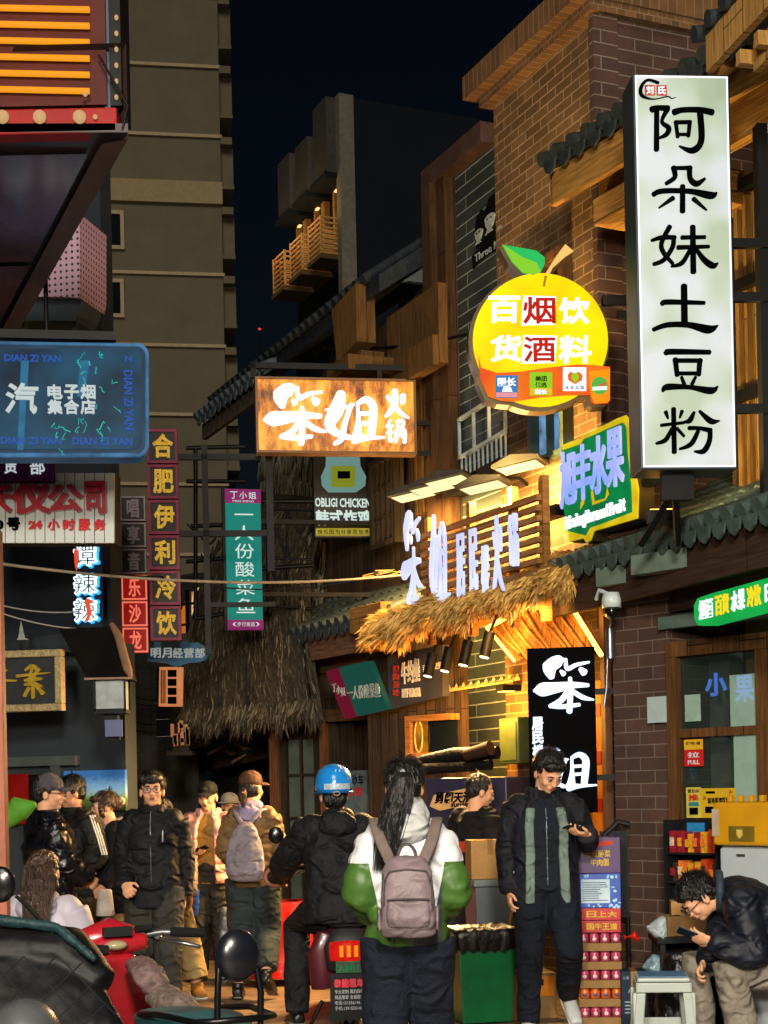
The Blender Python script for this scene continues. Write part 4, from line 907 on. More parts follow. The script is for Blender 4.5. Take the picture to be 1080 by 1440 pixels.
b = MB(SH); x0 = hs(866)[0]; b.box(x0, -.02, 0, hs(946)[0], .5, 3.3); b.build('brick_pier', BRICK('pier_brick', '#54382a', '#452e24', '#77695c', .24, .085, .009), T)
b = MB(SH); b.box(hs(946)[0] + .002, .02, 2.58, 1.6, .4, 3.3); b.build('head_wall', M('dim_plaster', '#3a3c38', .8, 0, .4), T)
b = MB(SH); b.box(hs(940)[0], -.09, 2.52, 1.6, .01, 2.6); b.build('lintel', M('green_grey_beam', '#4a5a54', .7), T)
for i, (dz, dy) in enumerate(((2.82, -.3), (2.82, -.55))):
    b = MB(SH); b.box(-.35 + .5 * i, dy, dz, 1.6, dy + .1, dz + .12); b.build('soffit_beam', M('soffit_beam', '#5b6a5e', .7, 0, .3), T)  # green-grey holds the green sign's light in the beam colour
FRM = WOOD('door_frame', '#6f4c2a', '#54381f', .2)
xA, xB = hs(947)[0], hs(1072, 1000)[0]; zT = hs(1000, 903)[1]; zM = hs(960, 1030)[1]
b = MB(SH); b.box(xA, -.07, 0, xA + .075, .02, zT - .08); b.build('door_post', FRM, T)
b = MB(SH); b.box(xB, -.07, 0, xB + .09, .02, zT - .08); b.build('door_post', FRM, T)
b = MB(SH); b.box(xA, -.072, zT - .078, xB + .3, .02, zT + .02); b.build('door_head', FRM, T)
b = MB(SH); b.box(xA + .076, -.05, zM - .035, xB - .002, .01, zM + .02); b.build('door_rail', FRM, T)
b = MB(SH); b.box(xA + .076, -.012, .02, xB - .002, -.002, zT - .08); b.build('door_glass', GLASS('shop_glass', '#31403c', .04, .35), T)
# inside: back wall, dim shelves
b = MB(SH); b.box(xA - .1, .9, 0, 2.2, 1.0, 3); b.build('back_wall', M('shop_inside', '#33291f', .8, 0, .5, 3), T)
for dx, c_ in ((.2, '#7a7c6a'), (.15, '#4e5347')):
    pass
b = MB(SH); b.box(xA + .1, .25, .3, xA + .26, .4, 2.4); b.build('inner_post', M('inner_post', '#6a7066', .7), T)
# the green lit name board
S = vframe((974, 862, 9.35), (1092, 818, 8.35)); f = px2(S); k3 = recrop(f, 760, 680, 3.375)
T = thing('green_sign', 'rounded green lit shop sign with white and yellow characters under the tiled eave', 'sign', S @ Vector((.4, 0, -.2)))
gp = [(745, 545), (800, 525), (1090, 445), (1150, 428), (1150, 575), (1090, 592), (770, 675), (745, 672), (730, 640), (728, 580)]
b = MB(S); b.prism(poly(k3, gp), 0, .1); b.build('board', EM('board_green', '#12b24e', .8, .2, 3, '#0c9a40'), T)
b = MB(S)
for i, ch in enumerate('烟酒百货水果冷饮'):
    x = 757 + i * 32.5 + (i // 2) * 11; ptext(b, k3, ch, x, 553 - i * 9.5 - (i // 2) * 2.6, x + 31, 645 - i * 8.3 - (i // 2) * 2.6, y=-.001, dep=.008, bold=.02, mi=(0, 1, 0, 1)[i // 2])
ptext(b, k3, '日', 1070, 475, 1100, 560, y=-.001, dep=.008, bold=.02)
b.build('characters', [EM('thin_white2', '#e6f0f4', 1.0), EM('char_yellow', '#e8cf20', .95)], T)
# upper eave and slatted upper floor
T = thing('upper_floor', 'slatted wooden upper storey with a timber eave, behind the tall white sign', 'building', G(1000, 9.8))
MU = vframe((770, 232, 10.4), (1092, 18, 8.45)); wU = (W(1092, 18, 8.45) - W(770, 232, 10.4)).length
tile_eave(T, MU, wU + .6, 1.4, .62, .16, .2, M('roof_tile_dark', '#262c2c', .5, 0, .35, 14, .3, 30), WOOD('eave_gold', '#a57a3c', '#8b6430', .4, False), True, True)
b = MB(MU); b.box(.15, .25, -.42, .5, 1.2, -.24); b.box(.5, .25, -.48, 1.0, 1.2, -.26); b.build('end_beam', WOOD('eave_gold', '#a57a3c', '#8b6430', .4, False), T, .01)
MW = MU @ Matrix.Translation((0, .85, 0))
b = MB(MW)
for i in range(24): x = .9 + i * .085; b.box(x, -.05, -2.35, x + .035, 0, -.42)
b.build('slat_screen', WOOD('slat_gold', '#8a6a38', '#6d5128', .06), T)
b = MB(MW); b.box(.75, .03, -2.5, wU + .5, .2, -.3); b.build('wall', WOOD('upper_dark', '#4a3b2a', '#382c20', .2), T)
for z in (-2.42, -1.72, -1.02, -.4):
    b = MB(MW); b.box(.75, -.1, z, wU + .5, -.052, z + .07); b.build('cross_bar', BLACKM, T)
b = MB(MW); b.box(.9, -.02, -3.6, wU + .5, .1, -2.52); b.build('lower_wall', M('ochre_plaster', '#8f7c3e', .85, 0, .3), T)
T = thing('ledge_uplight', 'small uplight box on the tiled eave, washing the timber eave above with amber', 'lamp', W(930, 735, 9.4))
p = W(930, 735, 9.3); b = MB(Matrix.Translation(p)); b.box(-.08, -.05, 0, .08, .05, .07); b.build('housing', BLACKM, T); b = MB(Matrix.Translation(p)); b.box(-.07, -.04, .071, .07, .04, .075); b.build('lens', EM('amber_strip', ''), T)
lamp('uplight_lamp', p + Vector((0, -.12, .12)), (.25, .2, 1), (1, .66, .25), 55, .12, 'AREA', R(160), T)
T = thing('ledge_uplight', 'small uplight box on the low beamed eave, washing the plank gable amber', 'lamp', W(535, 838, 13.6))
p = W(540, 815, 13.3); b = MB(Matrix.Translation(p)); b.box(-.08, -.05, 0, .08, .05, .07); b.build('housing', BLACKM, T); b = MB(Matrix.Translation(p)); b.box(-.07, -.04, .071, .07, .04, .075); b.build('lens', EM('amber_strip', ''), T)
lamp('uplight_lamp', p + Vector((0, -.12, .12)), (-.1, .3, 1), (1, .62, .22), 22, .12, 'AREA', R(150), T)
# pale boarded gable end at the top right
T = thing('gable_board', 'pale new-wood gable boards under a tile edge, highest at the right', 'gable', W(1040, 60, 8))
MG = vframe((992, 70, 8.1), (1095, -20, 7.3)); b = MB(MG); wG = .9; b.box(0, 0, -.12, wG + .2, .04, .07); b.build('board', PALEW, T)
b = MB(MG); b.box(.3, .12, -.24, wG + .2, .16, -.09); b.build('lower_board', PALEW, T)
b = MB(MG)
for i in range(7): b.tube([(i * .17 - .05, -.04, .1 + .0 * i), (i * .17 - .05, .5, .2)], .045, 8)
b.box(-.05, -.01, .072, wG + .2, .6, .1); b.build('tile_edge', M('roof_tile_dark', '', .5), T)
b = MB(MG)
for i in range(4): b.box(.25 + i * .2, .05, -.2, .3 + i * .2, .4, -.13)
b.build('purlin_end', PALEW, T)
# dome camera, pipe boxes
p = W(860, 850, 10.0); T = thing('security_camera', 'white dome security camera on the shop eave, beside the brick pier', 'camera', p)
b = MB(Matrix.Translation(p)); b.lathe([(.0, .08), (.05, .075), (.062, .03), (.062, -.02)], 16); b.build('housing', M('white_plastic', '#b8c4c4', .4), T)
b = MB(Matrix.Translation(p)); b.lathe([(.05, -.021), (.045, -.06), (.02, -.085), (.0, -.09)], 16); b.build('dome', M('dome_black', '#0a0b0c', .1), T)
b = MB(Matrix.Translation(p)); b.tube([(0, 0, .06), (-.07, .05, .1), (-.08, .12, .05)], .014, 6); b.build('mount', M('white_plastic', '#b8c4c4', .4), T)
p = W(858, 905, 10.35); b = MB(Matrix.Translation(p)); b.tube([(0, 0, -.1), (0, 0, .1)], .03, 12); b.tube([(0, 0, .1), (.01, 0, .16), (-.04, .02, .2)], .008, 6); b.tube([(-.02, 0, -.1), (-.03, 0, -.3), (-.05, 0, -.42)], .008, 6)
solo(b, 'junction_tube', STEEL, 'short steel junction tube with loose cables on the downpipe', 'fitting')
# long pipe railing balcony
T = thing('balcony_railing', 'pale grey metal balcony railing below the emblem, on the upper floor', 'railing', W(668, 660, 12.9))
MR = vframe((626, 605, 13.4), (712, 572, 12.1)); f = px2(MR)
za, zb = f(626, 690)[1], f(626, 604)[1]; x1 = f(711, 620)[0]; zm_ = f(628, 655)[1]
b = MB(MR)
for z in (za, zm_, zb): b.box(0, -.015, z - .015, x1, .015, z + .015)
b.build('rail', M('pale_metal', '#b4c4c2', .5, 0), T)
b = MB(MR)
for i in range(5): b.box(x1 * i / 4 - .012, -.012, zm_ + .016, x1 * i / 4 + .012, .012, zb - .016)
for i in range(15): x = x1 * i / 14; b.box(x - .007, -.007, za + .016, x + .007, .007, zm_ - .016)
b.build('baluster', M('pale_metal', '#b4c4c2', .5, 0), T)
b = MB(MR); b.box(0, -.1, za - .12, x1 + .1, .45, za - .02); b.build('slab', M('dark_slab', '#2c2a26', .8), T)
# window box with lit frame and hanging things by the burger sign
S = vframe((574, 1000, 13.0), (642, 995, 12.6)); f = px2(S)
T = thing('lit_window', 'small amber-lit wooden shop window with a looped cable, behind the ponytailed walker', 'window', S @ Vector((.2, 0, -.4)))
a, c_ = f(576, 1066), f(640, 1003)
o = MB(S); o.box(a[0], -.05, a[1], a[0] + .06, .05, c_[1]); o.box(a[0] + .06, -.05, c_[1] - .05, c_[0], .05, c_[1]); o.box(a[0] + .06, -.05, a[1], c_[0], .05, a[1] + .04); o.build('frame', WOOD('lit_timber', '', ''), T)
o = MB(S); o.box(a[0] + .06, .02, a[1] + .04, a[0] + .2, .03, c_[1] - .05); o.build('glow_pane', EM('amber_pane', '#c9851c', .8, .6, 9, '#5a3a0c'), T)
o = MB(S); o.box(a[0] + .2, .02, a[1] + .04, c_[0], .03, c_[1] - .05); o.build('dark_pane', DGL, T)
o = MB(S); o.tube([(a[0] + .13 + .045 * cos(k * pi / 8), -.02, (a[1] + c_[1]) / 2 + .13 * sin(k * pi / 8)) for k in range(17)], .006, 5); o.build('looped_cable', M('cable_pale', '#d9b873', .5), T)
o = MB(S); o.box(-.6, .1, -2.2, .5, .2, .7); o.build('wall', WOOD('old_plank', '', ''), T)
# string of paper bunting, small box on wall
b = MB(); P0, P1 = W(612, 975, 12.9), W(722, 957, 12.0)
for i in range(22): p = P0.lerp(P1, i / 21); b.add([p, p + Vector((.05, -.03, 0)), p + Vector((.03, -.02, .055 if i % 2 else .03))], [(0, 1, 2)])
b.tube([P0, P1], .008, 5); solo(b, 'bunting', M('bunting_tan', '#c99a54', .7), 'zigzag tan bunting strung above the amber brick wall', 'bunting')
a, c_ = hit(712, 1075, ROW, .1), hit(738, 1008, ROW, .1)
T = thing('meter_box', 'dark green electric meter box on the amber brick wall', 'box', ROW @ Vector((a[0], -.1, a[1])))
b = MB(ROW); b.box(a[0], -.16, a[1], c_[0], .0, c_[1]); b.build('case', M('box_green', '#2e3d25', .5), T, .01)
b = MB(ROW); b.box(a[0] + .03, -.166, a[1] + .03, c_[0] - .03, -.1605, c_[1] - .03); b.build('door', M('box_green2', '#3b4a2e', .5), T)
# carton display behind the crouching customer: dark advertising freezer and rolled awning
S = vframe((598, 1090, 11.9), (690, 1086, 11.6)); f = px2(S)
T = thing('beer_cooler', 'waist-high navy drinks cooler with a slanted slogan board, behind the ponytailed walker', 'cooler', S @ Vector((.25, .2, -1.55)))
a, c_ = f(602, 1300), f(712, 1092); z0 = -S.translation.z
b = MB(S); b.box(a[0], 0, z0, c_[0], .5, c_[1]); b.build('cabinet', M('navy_cabinet', '#20223c', .4, 0, .2), T, .01)
b = MB(S); b.prism(poly(f, [(606, 1134), (612, 1118), (660, 1108), (690, 1106), (690, 1128), (655, 1132), (620, 1140)]), -.02, -.001, 0); ptext(b, f, '勇闯天涯', 614, 1113, 666, 1130, y=-.021, dep=.004, bold=.04, mi=1, shear=.2); ptext(b, f, 'superX', 636, 1127, 668, 1137, y=-.021, dep=.004, bold=.03, mi=1, shear=.2)
b.build('slogan_board', [M('slogan_gold', '#c9a06a', .4), INK], T)
b = MB(); b.tube([W(590, 1072, 12.0), W(640, 1062, 11.8), W(700, 1058, 11.6)], [.05, .06, .05], 10); b.tube([W(596, 1082, 11.9), W(690, 1075, 11.6)], .045, 10)
solo(b, 'rolled_awning', M('awning_black', '#0a0a0b', .6, 0, .4, 8, .6, spec=.15), 'rolled black awning lying on top of the navy cooler', 'awning')
b = MB(); b.tube([W(655, 1062, 11.65), W(690, 1052, 11.5)], [.045, .055], 12); solo(b, 'rolled_mat', M('mat_orange', '#2e1c10', .85), 'short roll of orange matting on the navy cooler beside the awning', 'mat')
# ================================================================ FAR BUILDINGS
S = vframe((150, 600, 60), (318, 600, 60.7)); f = px2(S); w = f(318, 600)[0]; zg = -S.translation.z
T = thing('apartment_tower', 'tall brown apartment block end wall with thin floor bands, rising at the left', 'building', S @ Vector((w / 2, 0, zg)))
BW = M('brown_render', '#75705f', .85, 0, .12, .8, .15, 12)
b = MB(S); b.box(-9, 0, zg, w, 14, 22); b.build('wall', BW, T)
LB = M('pale_band', '#bfb192', .8, 0, .15)
for py in (-8, 92, 190, 385, 486, 583, 681, 780):
    z = f(240, py)[1]; b = MB(S); b.box(-9, -.09, z - .06, w + .06, -.002, z + .06); b.build('floor_band', LB, T)
z0, z1 = f(240, 286)[1], f(240, 255)[1]
b = MB(S); b.box(-9, -.14, z0, w + .04, -.002, z1); b.build('wide_band', M('pale_band_wide', '#a99a78', .8, 0, .12), T)
for k, py in enumerate((-90, 8, 105, 205, 303, 400, 500, 600, 700)):
    zt_, zb_ = f(315, py)[1], f(315, py + 62)[1]
    b = MB(S); b.box(w + .01, .25, zb_ + .15, w + .5, 3.2, zt_); b.box(w + .01, -.1, zb_, w + .5, 3.4, zb_ + .14); b.box(w + .01, -.1, zt_ + .02, w + .45, 3.4, zt_ + .3); b.build('balcony', BW, T)
for py in (297, 393, 493):
    a, c_ = f(130, py + 53), f(174, py)
    window(T, S, a[0], a[1], c_[0], c_[1], LB, DGL, 1, 1, .1, .14)
# dark block with lit balconies
DB = basis(W(485, 1107, 50) * 1, ROW.col[0].to_3d(), ROW.col[1].to_3d(), Vector((0, 0, 1))); DB.translation.z = 0; DB.translation.x += .6
T = thing('balcony_block', 'dark apartment block with three lit slatted balconies, far up the street', 'building', DB.translation)
f = lambda x, y: hit(x, y, DB)
H_ = 23.4
DBW = M('night_wall', '#141c26', .85, 0, .15, .5); b = MB(DB); b.box(-5.0, 0, 0, .35, 16, H_); b.build('wall', DBW, T)
b = MB(DB); b.box(0, -.5, 0, .34, -.003, H_ + .1); b.build('corner_fin', M('pale_fin', '#7c7a70', .8), T)
LIT = M('lit_balcony', '#c79a5c', .6)
for k, (x0, x1, zt_) in enumerate(((-1.2, -.05, 23.5), (-2.9, -1.75, 22.9), (-4.6, -3.45, 23.0))):
    b = MB(DB); b.box(x0, -.8, 21.1, x1, -.004, zt_); b.build('upper_bay', M('bay_wall', '#4a4a48', .8), T)
    b = MB(DB); b.box(x0 - .1, -.9, 20.9, x1 + .1, -.004, 21.08); b.build('bay_slab', DBW, T)
    b = MB(DB)
    for xx in (x0 + .1, x0 + .75, x1 - .25): b.box(xx, -.2, 18.4, xx + .16, -.005, 20.88)
    b.build('window_post', M('post_tan', '#a8834c', .7), T)
    b = MB(DB); b.box(x0 + .3, -.06, 18.6, x1 - .3, -.006, 20.8); b.build('window', DGL, T)
    b = MB(DB); zb = 18.5
    for i in range(8): z = zb + i * .16; b.box(x0, -1.05, z, x1, -1.0, z + .06); b.box(x0, -.995, z, x0 + .05, -.1, z + .06); b.box(x1 - .05, -.995, z, x1, -.1, z + .06)
    b.box(x0, -1.06, zb, x0 + .06, -.99, zb + 1.2); b.box(x1 - .06, -1.06, zb, x1, -.99, zb + 1.2); b.build('balcony_rail', LIT, T)
    b = MB(DB); b.box(x0 - .02, -1.1, zb - .16, x1 + .02, -.005, zb - .02); b.build('balcony_floor', M('balcony_floor', '#5c4c36', .8), T)
    b = MB(DB); b.box(x0, -.9, 16.2, x1, -.005, 16.4); b.box(x0 + .1, -.3, 9, x0 + .26, -.005, 16); b.build('lower_slab', DBW, T)
    b = MB(DB); b.box((x0 + x1) / 2 - .1, -.3, zb + 2.25, (x0 + x1) / 2 + .1, -.2, zb + 2.3); b.build('added_balcony_lamp', EM('added_balcony_lamp', (1, .65, .25), 1.2), T)  # small lamp added to carry the warm light on the balconies
    lamp('balcony_fill', DB @ Vector(((x0 + x1) / 2, -1.5, zb + 1.6)), (.3, .6, -.3), (1, .62, .25), 28, .4, 'POINT', parent=T)
# cross wall closing the lane and its lit shop sign
S = vframe((225, 930, 27), (345, 930, 26)); f = px2(S)
T = thing('lit_billboard', 'warm glowing shop hoarding with an arched picture, far down the lane behind the column signs', 'billboard', S @ Vector((.7, 0, 0)))
zg = -S.translation.z
b = MB(S); b.box(-1.2, .3, zg, 1.6, 1, 1.5); b.build('wall', M('dim_wall', '#2c2a28'), T)
b = MB(S); b.prism(poly(f, [(268, 905), (262, 890), (272, 830), (279, 826), (296, 842), (300, 905)]), 0, .1, 0); b.prism(poly(f, [(262, 905), (246, 880), (266, 832), (268, 832), (258, 870), (262, 905)]), 0, .1, 1); b.build('panel', [EM('panel_glow', '#f0cf8a', 1.0, .5, 3, '#b57a2a'), EM('panel_amber', '#b86d20', .8)], T)
b = MB(S); b.prism(poly(f, [(274, 892), (275, 872), (286, 856), (298, 850), (296, 900), (275, 900)]), -.02, -.001, 0); b.prism(poly(f, [(278, 895), (286, 886), (288, 900), (280, 904)]), -.04, -.021, 1); b.prism(poly(f, [(286, 884), (295, 880), (293, 904), (288, 904)]), -.04, -.021, 1); b.build('picture', [EM('picture_white', '#fff1d2', 1.3), EM('picture_red', '#c8301a', .8)], T)
b = MB(S)
for py in (847, 876, 902): a, c_ = f(252, py + 3), f(312, py); b.box(a[0], -.12, a[1], c_[0], -.06, c_[1])
a, c_ = f(268, 912), f(272, 830); b.box(a[0], -.12, a[1], c_[0], -.06, c_[1]); b.build('frame_bar', BLACKM, T)
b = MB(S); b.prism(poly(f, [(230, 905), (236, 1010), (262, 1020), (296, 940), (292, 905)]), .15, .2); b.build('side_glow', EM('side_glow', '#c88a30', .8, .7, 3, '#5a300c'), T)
# black wall strip with menu boards
S = vframe((219, 940, 15.3), (275, 940, 15.1)); f = px2(S)
T = thing('menu_strip', 'tall black strip sign with a faint red heading on the tiled wall', 'sign', W(230, 1040, 15.3))
b = MB(S); b.prism(poly(f, [(220, 940), (239, 940), (240, 1037), (220, 1037)]), 0, .07); b.build('panel', M('black_panel', '#0c1012', .4), T)
b = MB(S); column(b, '酒烟', *f(223, 965), *f(234, 946), y=-.001, dep=.004, bold=.02)
b.build('heading', EM('dim_red', '#8a2438', .6), T)
b = MB(S)
for py in (941, 964, 988, 1011, 1035): a, c_ = f(220, py + 1.2), f(239, py); b.box(a[0], -.006, a[1], c_[0], -.001, c_[1])
b.build('divider', M('pale_letter', '#b9c4bc', .5), T)
b = MB(S); b.prism(poly(f, [(234, 939), (263, 939), (262, 994), (233, 994)]), -.12, -.06, 0); 
for k in range(4): y = 943 + k * 12.5; b.prism(poly(f, [(246, y), (258, y), (258, y + 10), (246, y + 10)]), -.126, -.121, 1)
for k in range(3): b.prism(poly(f, [(236 + k * 2.6, 943), (237.4 + k * 2.6, 943), (237.4 + k * 2.6, 990), (236 + k * 2.6, 990)]), -.124, -.121, 1)
solo(b, 'menu_board', [EM('menu_orange', '#e08c58', .7, .2, 6), INK], 'orange lit menu board with black squares, beside the black strip sign', 'sign')
# tiled end wall behind the crowd
S = vframe((154, 1000, 17.6), (268, 1000, 17.3)); f = px2(S); zg = -S.translation.z
b = MB(S); b.box(-.2, .1, zg, f(272, 1000)[0], .3, f(200, 905)[1] + .1)
solo(b, 'tiled_wall', BRICK('big_tiles', '#4b4a44', '#434239', '#1c1c1a', .155, .235, .008, .5, .3, 0), 'grey square-tiled end wall behind the man in glasses', 'wall')
b = MB(S); 
for py, w_ in ((978, 60), (986, 60), (1024, 60), (1012, 55)):
    p0, p1 = f(180, py), f(180 + w_, py + 6); b.tube([(p0[0], 0, p0[1]), ((p0[0] + p1[0]) / 2, -.02, (p0[1] + p1[1]) / 2 - .03), (p1[0], 0, p1[1])], .006, 5)
solo(b, 'wall_cables', BLACKM, 'thin black cables sagging across the grey tiled wall', 'cables')
b = MB()
rr = random.Random(5)
for i in range(14): x = rr.uniform(241, 264); y = rr.uniform(1018, 1045); p = W(x, y, 15); b.box(p.x - .012, p.y, p.z - .04, p.x + .02, p.y + .03, p.z + rr.uniform(.02, .09), i % 2)
p0, p1 = W(236, 1060, 15), W(272, 1062, 15); b.box(p0.x, p0.y - .1, p0.z - .02, p1.x, p0.y + .15, p0.z + .02, 2); p0 = W(242, 1056, 15); p1 = W(264, 1030, 15); b.box(p0.x, p0.y + .04, p0.z, p1.x, p0.y + .14, p1.z, 2)
solo(b, 'spice_shelf', [M('jar_pink', '#b07c6a', .5), M('jar_tan', '#9c8258', .5), M('shelf_dark', '#22201e', .7)], 'little wall shelf crowded with tan jars at the left hem of the thatch', 'shelf')

# ================================================================ LEFT SIDE
# near overhanging shop at the top left
LC = basis(W(180, 187, 7.0), Vector((1, 0, 0)), Vector((0, 1, 0)), Vector((0, 0, 1))); f = px2(LC)
T = thing('neon_shopfront', 'overhanging red shopfront with amber neon tubes and a bulb-studded fascia, top left corner', 'building', LC @ Vector((-.6, 0, -.1)))
d22 = Vector((-.375, .927, 0))
a, c_ = f(-60, 190), f(164, 150)
b = MB(LC); b.box(a[0], 0, a[1], c_[0], .1, c_[1]); b.build('fascia', M('red_fascia', '#7c1815', .5, 0, .2, 4), T, .008)
for px in (5, 57, 113): 
    p = f(px, 167); b = MB(LC); b.ell((p[0], -.02, p[1]), .03, .025, .03); b.build('bulb', EM('bulb_cream', '#c8a070', .75), T)
for px, py in ((135, 167), (121, 135)):
    p = f(px, py); b = MB(LC); b.ell((p[0], -.02, p[1]), .011, .012, .011); b.build('bulb', EM('bulb_cream', '', 1), T)
a, c_ = f(-60, 143), f(143, -60); b = MB(LC); b.box(a[0], .06, a[1], c_[0], .2, c_[1]); b.build('panel', M('maroon_panel_matt', '#43140d', .6, 0, .3, 3), T)
for k in range(7):
    py = 124 - k * 23; z0 = f(124, py)[1]; z1 = f(-60, py - 4)[1]; b = MB(LC); b.tube([(f(-60, py)[0], .03, z1), (f(124, py)[0], .03, z0)], .0145, 8); b.build('neon_tube', EM('amber_neon', '#d98a1c', 1.05), T)
a, c_ = f(143, 143), f(153, -60); b = MB(LC); b.box(a[0], .08, a[1], c_[0], .22, c_[1]); b.build('blue_strip', M('blue_strip', '#22364f', .4), T)
a, c_ = f(153, 143), f(165, -60); b = MB(LC); b.box(a[0], .04, a[1], c_[0], .3, c_[1]); b.build('dark_post', BLACKM, T)
for k in range(6):
    p = f(162, 20 + k * 22.5); b = MB(LC); b.ell((p[0], .03, p[1]), .009, .012, .012); b.build('bulb', EM('bulb_cream', '', 1), T)
# soffit with glossy dark panels
b = MB(); p0 = W(180, 186, 7.0); p1 = p0 + d22 * 9; q0 = W(-160, 186, 7.0); q1 = q0 + d22 * 9
b.add([p0, p1, q1, q0, p0 + Vector((0, 0, .04)), p1 + Vector((0, 0, .04)), q1 + Vector((0, 0, .04)), q0 + Vector((0, 0, .04))], [(0, 3, 2, 1), (4, 5, 6, 7), (0, 1, 5, 4), (1, 2, 6, 5), (2, 3, 7, 6), (3, 0, 4, 7)])
b.build('soffit', M('soffit_dark', '#3a3034', .35, 0, .5, 1.2), T)
dl = (p1 - p0).normalized()
b = MB(); 
for s_ in (.0,): b.add([p0 + Vector((-.0, 0, -.03)), p0 + Vector((-.13, .05, -.03)), p0 + Vector((-.13, .05, -.03)) + dl * 9, p0 + Vector((0, 0, -.03)) + dl * 9, p0 + Vector((0, 0, .0)), p0 + dl * 9], [(0, 1, 2, 3), (0, 3, 5, 4)])
b.build('edge_trim', M('trim_brown', '#50403c', .5), T)
for k, (t0, t1) in enumerate(((.15, 1.7), (1.78, 4.2), (4.3, 8))):
    b = MB(); o = Vector((-.16, .06, -.012)); b.add([p0 + o + dl * t0, p0 + o + dl * t1, p0 + o + dl * t1 + Vector((-2, 0, 0)), p0 + o + dl * t0 + Vector((-2, 0, 0))], [(0, 3, 2, 1)]); b.build('gloss_panel', M('gloss_panel', '#5c4450', .18, 0, .8, 1.6), T)  # purple-pink reflections are put into the panel colour
b = MB(); b.add([p0 + Vector((0, 0, .05)), p0 + dl * 9 + Vector((0, 0, .05)), p0 + dl * 9 + Vector((0, 0, .4)), p0 + Vector((0, 0, .4)), p0 + Vector((-.5, 0, .05)), p0 + dl * 9 + Vector((-.5, 0, .05)), p0 + dl * 9 + Vector((-.5, 0, .4)), p0 + Vector((-.5, 0, .4))], [(0, 1, 2, 3), (3, 2, 6, 7)]); b.build('side_fascia', M('fascia_dark', '#3c2c2a', .6), T)
b = MB(); p = W(172, 183, 7.0); b.tube([p, p + Vector((.03, -.02, .1)), p + Vector((-.1, 0, .34))], .006, 5); b.build('loose_cable', BLACKM, T)
# near pole at the left edge
b = MB(); p = W(0, 1100, 6.2); b.box(p.x - .05, p.y, 0, p.x + .018, p.y + .06, 2.6); 
solo(b, 'door_edge_post', M('redbrown_post', '#8a5340', .5, 0, .2), 'red-brown painted post at the far left edge of the street', 'post', None, .006)
# perforated panel and cage
S = vframe((40, 330, 12), (112, 333, 11.9)); f = px2(S)
def perf():
    m, t, bb = newmat('perforated_pink'); uv = t.nodes.new('ShaderNodeUVMap'); vm = t.nodes.new('ShaderNodeVectorMath'); vm.operation = 'SCALE'; vm.inputs['Scale'].default_value = 21
    fr = t.nodes.new('ShaderNodeVectorMath'); fr.operation = 'FRACTION'; sb = t.nodes.new('ShaderNodeVectorMath'); sb.operation = 'SUBTRACT'; sb.inputs[1].default_value = (.5, .5, 0)
    sp = t.nodes.new('ShaderNodeSeparateXYZ'); mk = t.nodes.new('ShaderNodeCombineXYZ'); ln = t.nodes.new('ShaderNodeVectorMath'); ln.operation = 'LENGTH'; gt = t.nodes.new('ShaderNodeMath'); gt.operation = 'GREATER_THAN'; gt.inputs[1].default_value = .22
    t.links.new(uv.outputs[0], vm.inputs[0]); t.links.new(vm.outputs[0], fr.inputs[0]); t.links.new(fr.outputs[0], sb.inputs[0]); t.links.new(sb.outputs[0], sp.inputs[0]); t.links.new(sp.outputs[0], mk.inputs[0]); t.links.new(sp.outputs[1], mk.inputs[1]); t.links.new(mk.outputs[0], ln.inputs[0]); t.links.new(ln.outputs['Value'], gt.inputs[0])
    mx = t.nodes.new('ShaderNodeMix'); mx.data_type = 'RGBA'; mx.inputs[6].default_value = (.01, .008, .01, 1); mx.inputs[7].default_value = (*C('#a98aa0'), 1)
    t.links.new(gt.outputs[0], mx.inputs[0]); t.links.new(mx.outputs[2], bb.inputs['Base Color']); bb.inputs['Roughness'].default_value = .5; return m
T = thing('perforated_box', 'pinkish perforated metal cabinet on a bracket under the dark soffit', 'cabinet', W(80, 430, 12))
b = MB(S); b.prism(poly(f, [(-20, 300), (112, 300), (112, 418), (-20, 416)]), 0, .5); b.build('case', perf(), T)
b = MB(S); b.prism(poly(f, [(0, 419), (111, 420), (104, 446), (0, 446)]), .05, .5); b.prism(poly(f, [(0, 449), (115, 449), (115, 456), (0, 456)]), -.1, .5)
for px in (34, 106): b.prism(poly(f, [(px, 457), (px + 5, 457), (px + 5, 480), (px, 480)]), -.05, 0)
b.build('bracket', M('blue_steel', '#4d5a63', .4, .6), T)
# vape shop light box
S, w, h = frame((-60, 481, 9.0), (205, 487, 8.95), (-60, 645, 9.0)); f = px2(S); k5 = recrop(f, 0, 470, 4.909)
T = thing('blue_lightbox', 'big blue acrylic light box with rounded corners, white characters and teal glints', 'sign', S @ Vector((.7, 0, -h)))
def rrect(x0, y0, x1, y1, r): 
    return [(x1 - r + r * cos(a), y0 + r - r * sin(a)) for a in [k * pi / 12 for k in range(7)]][::-1] + [(x1 - r + r * cos(a), y1 - r + r * sin(a)) for a in [k * pi / 12 for k in range(7)]] + [(x0, y1), (x0, y0)]
b = MB(S); o = rrect(-60, 483, 207, 640, 16); b.prism(poly(f, o), .02, .24); b.build('case', EM('case_blue', '#2c5474', .42, .5, 3, '#123048'), T)
i_ = rrect(-60, 490, 199, 631, 12); b = MB(S)
b.prism(poly(f, i_), 0.008, .019); b.build('face', EM('face_blue', '#0c2236', .7, .85, 2.6, '#17506e'), T)
b = MB(S)   # lit rim
n = len(o) - 2
for k in range(n - 1):
    p, q_ = f(*o[k]), f(*o[k + 1]); b.tube([(p[0], .02, p[1]), (q_[0], .02, q_[1])], .012, 6)
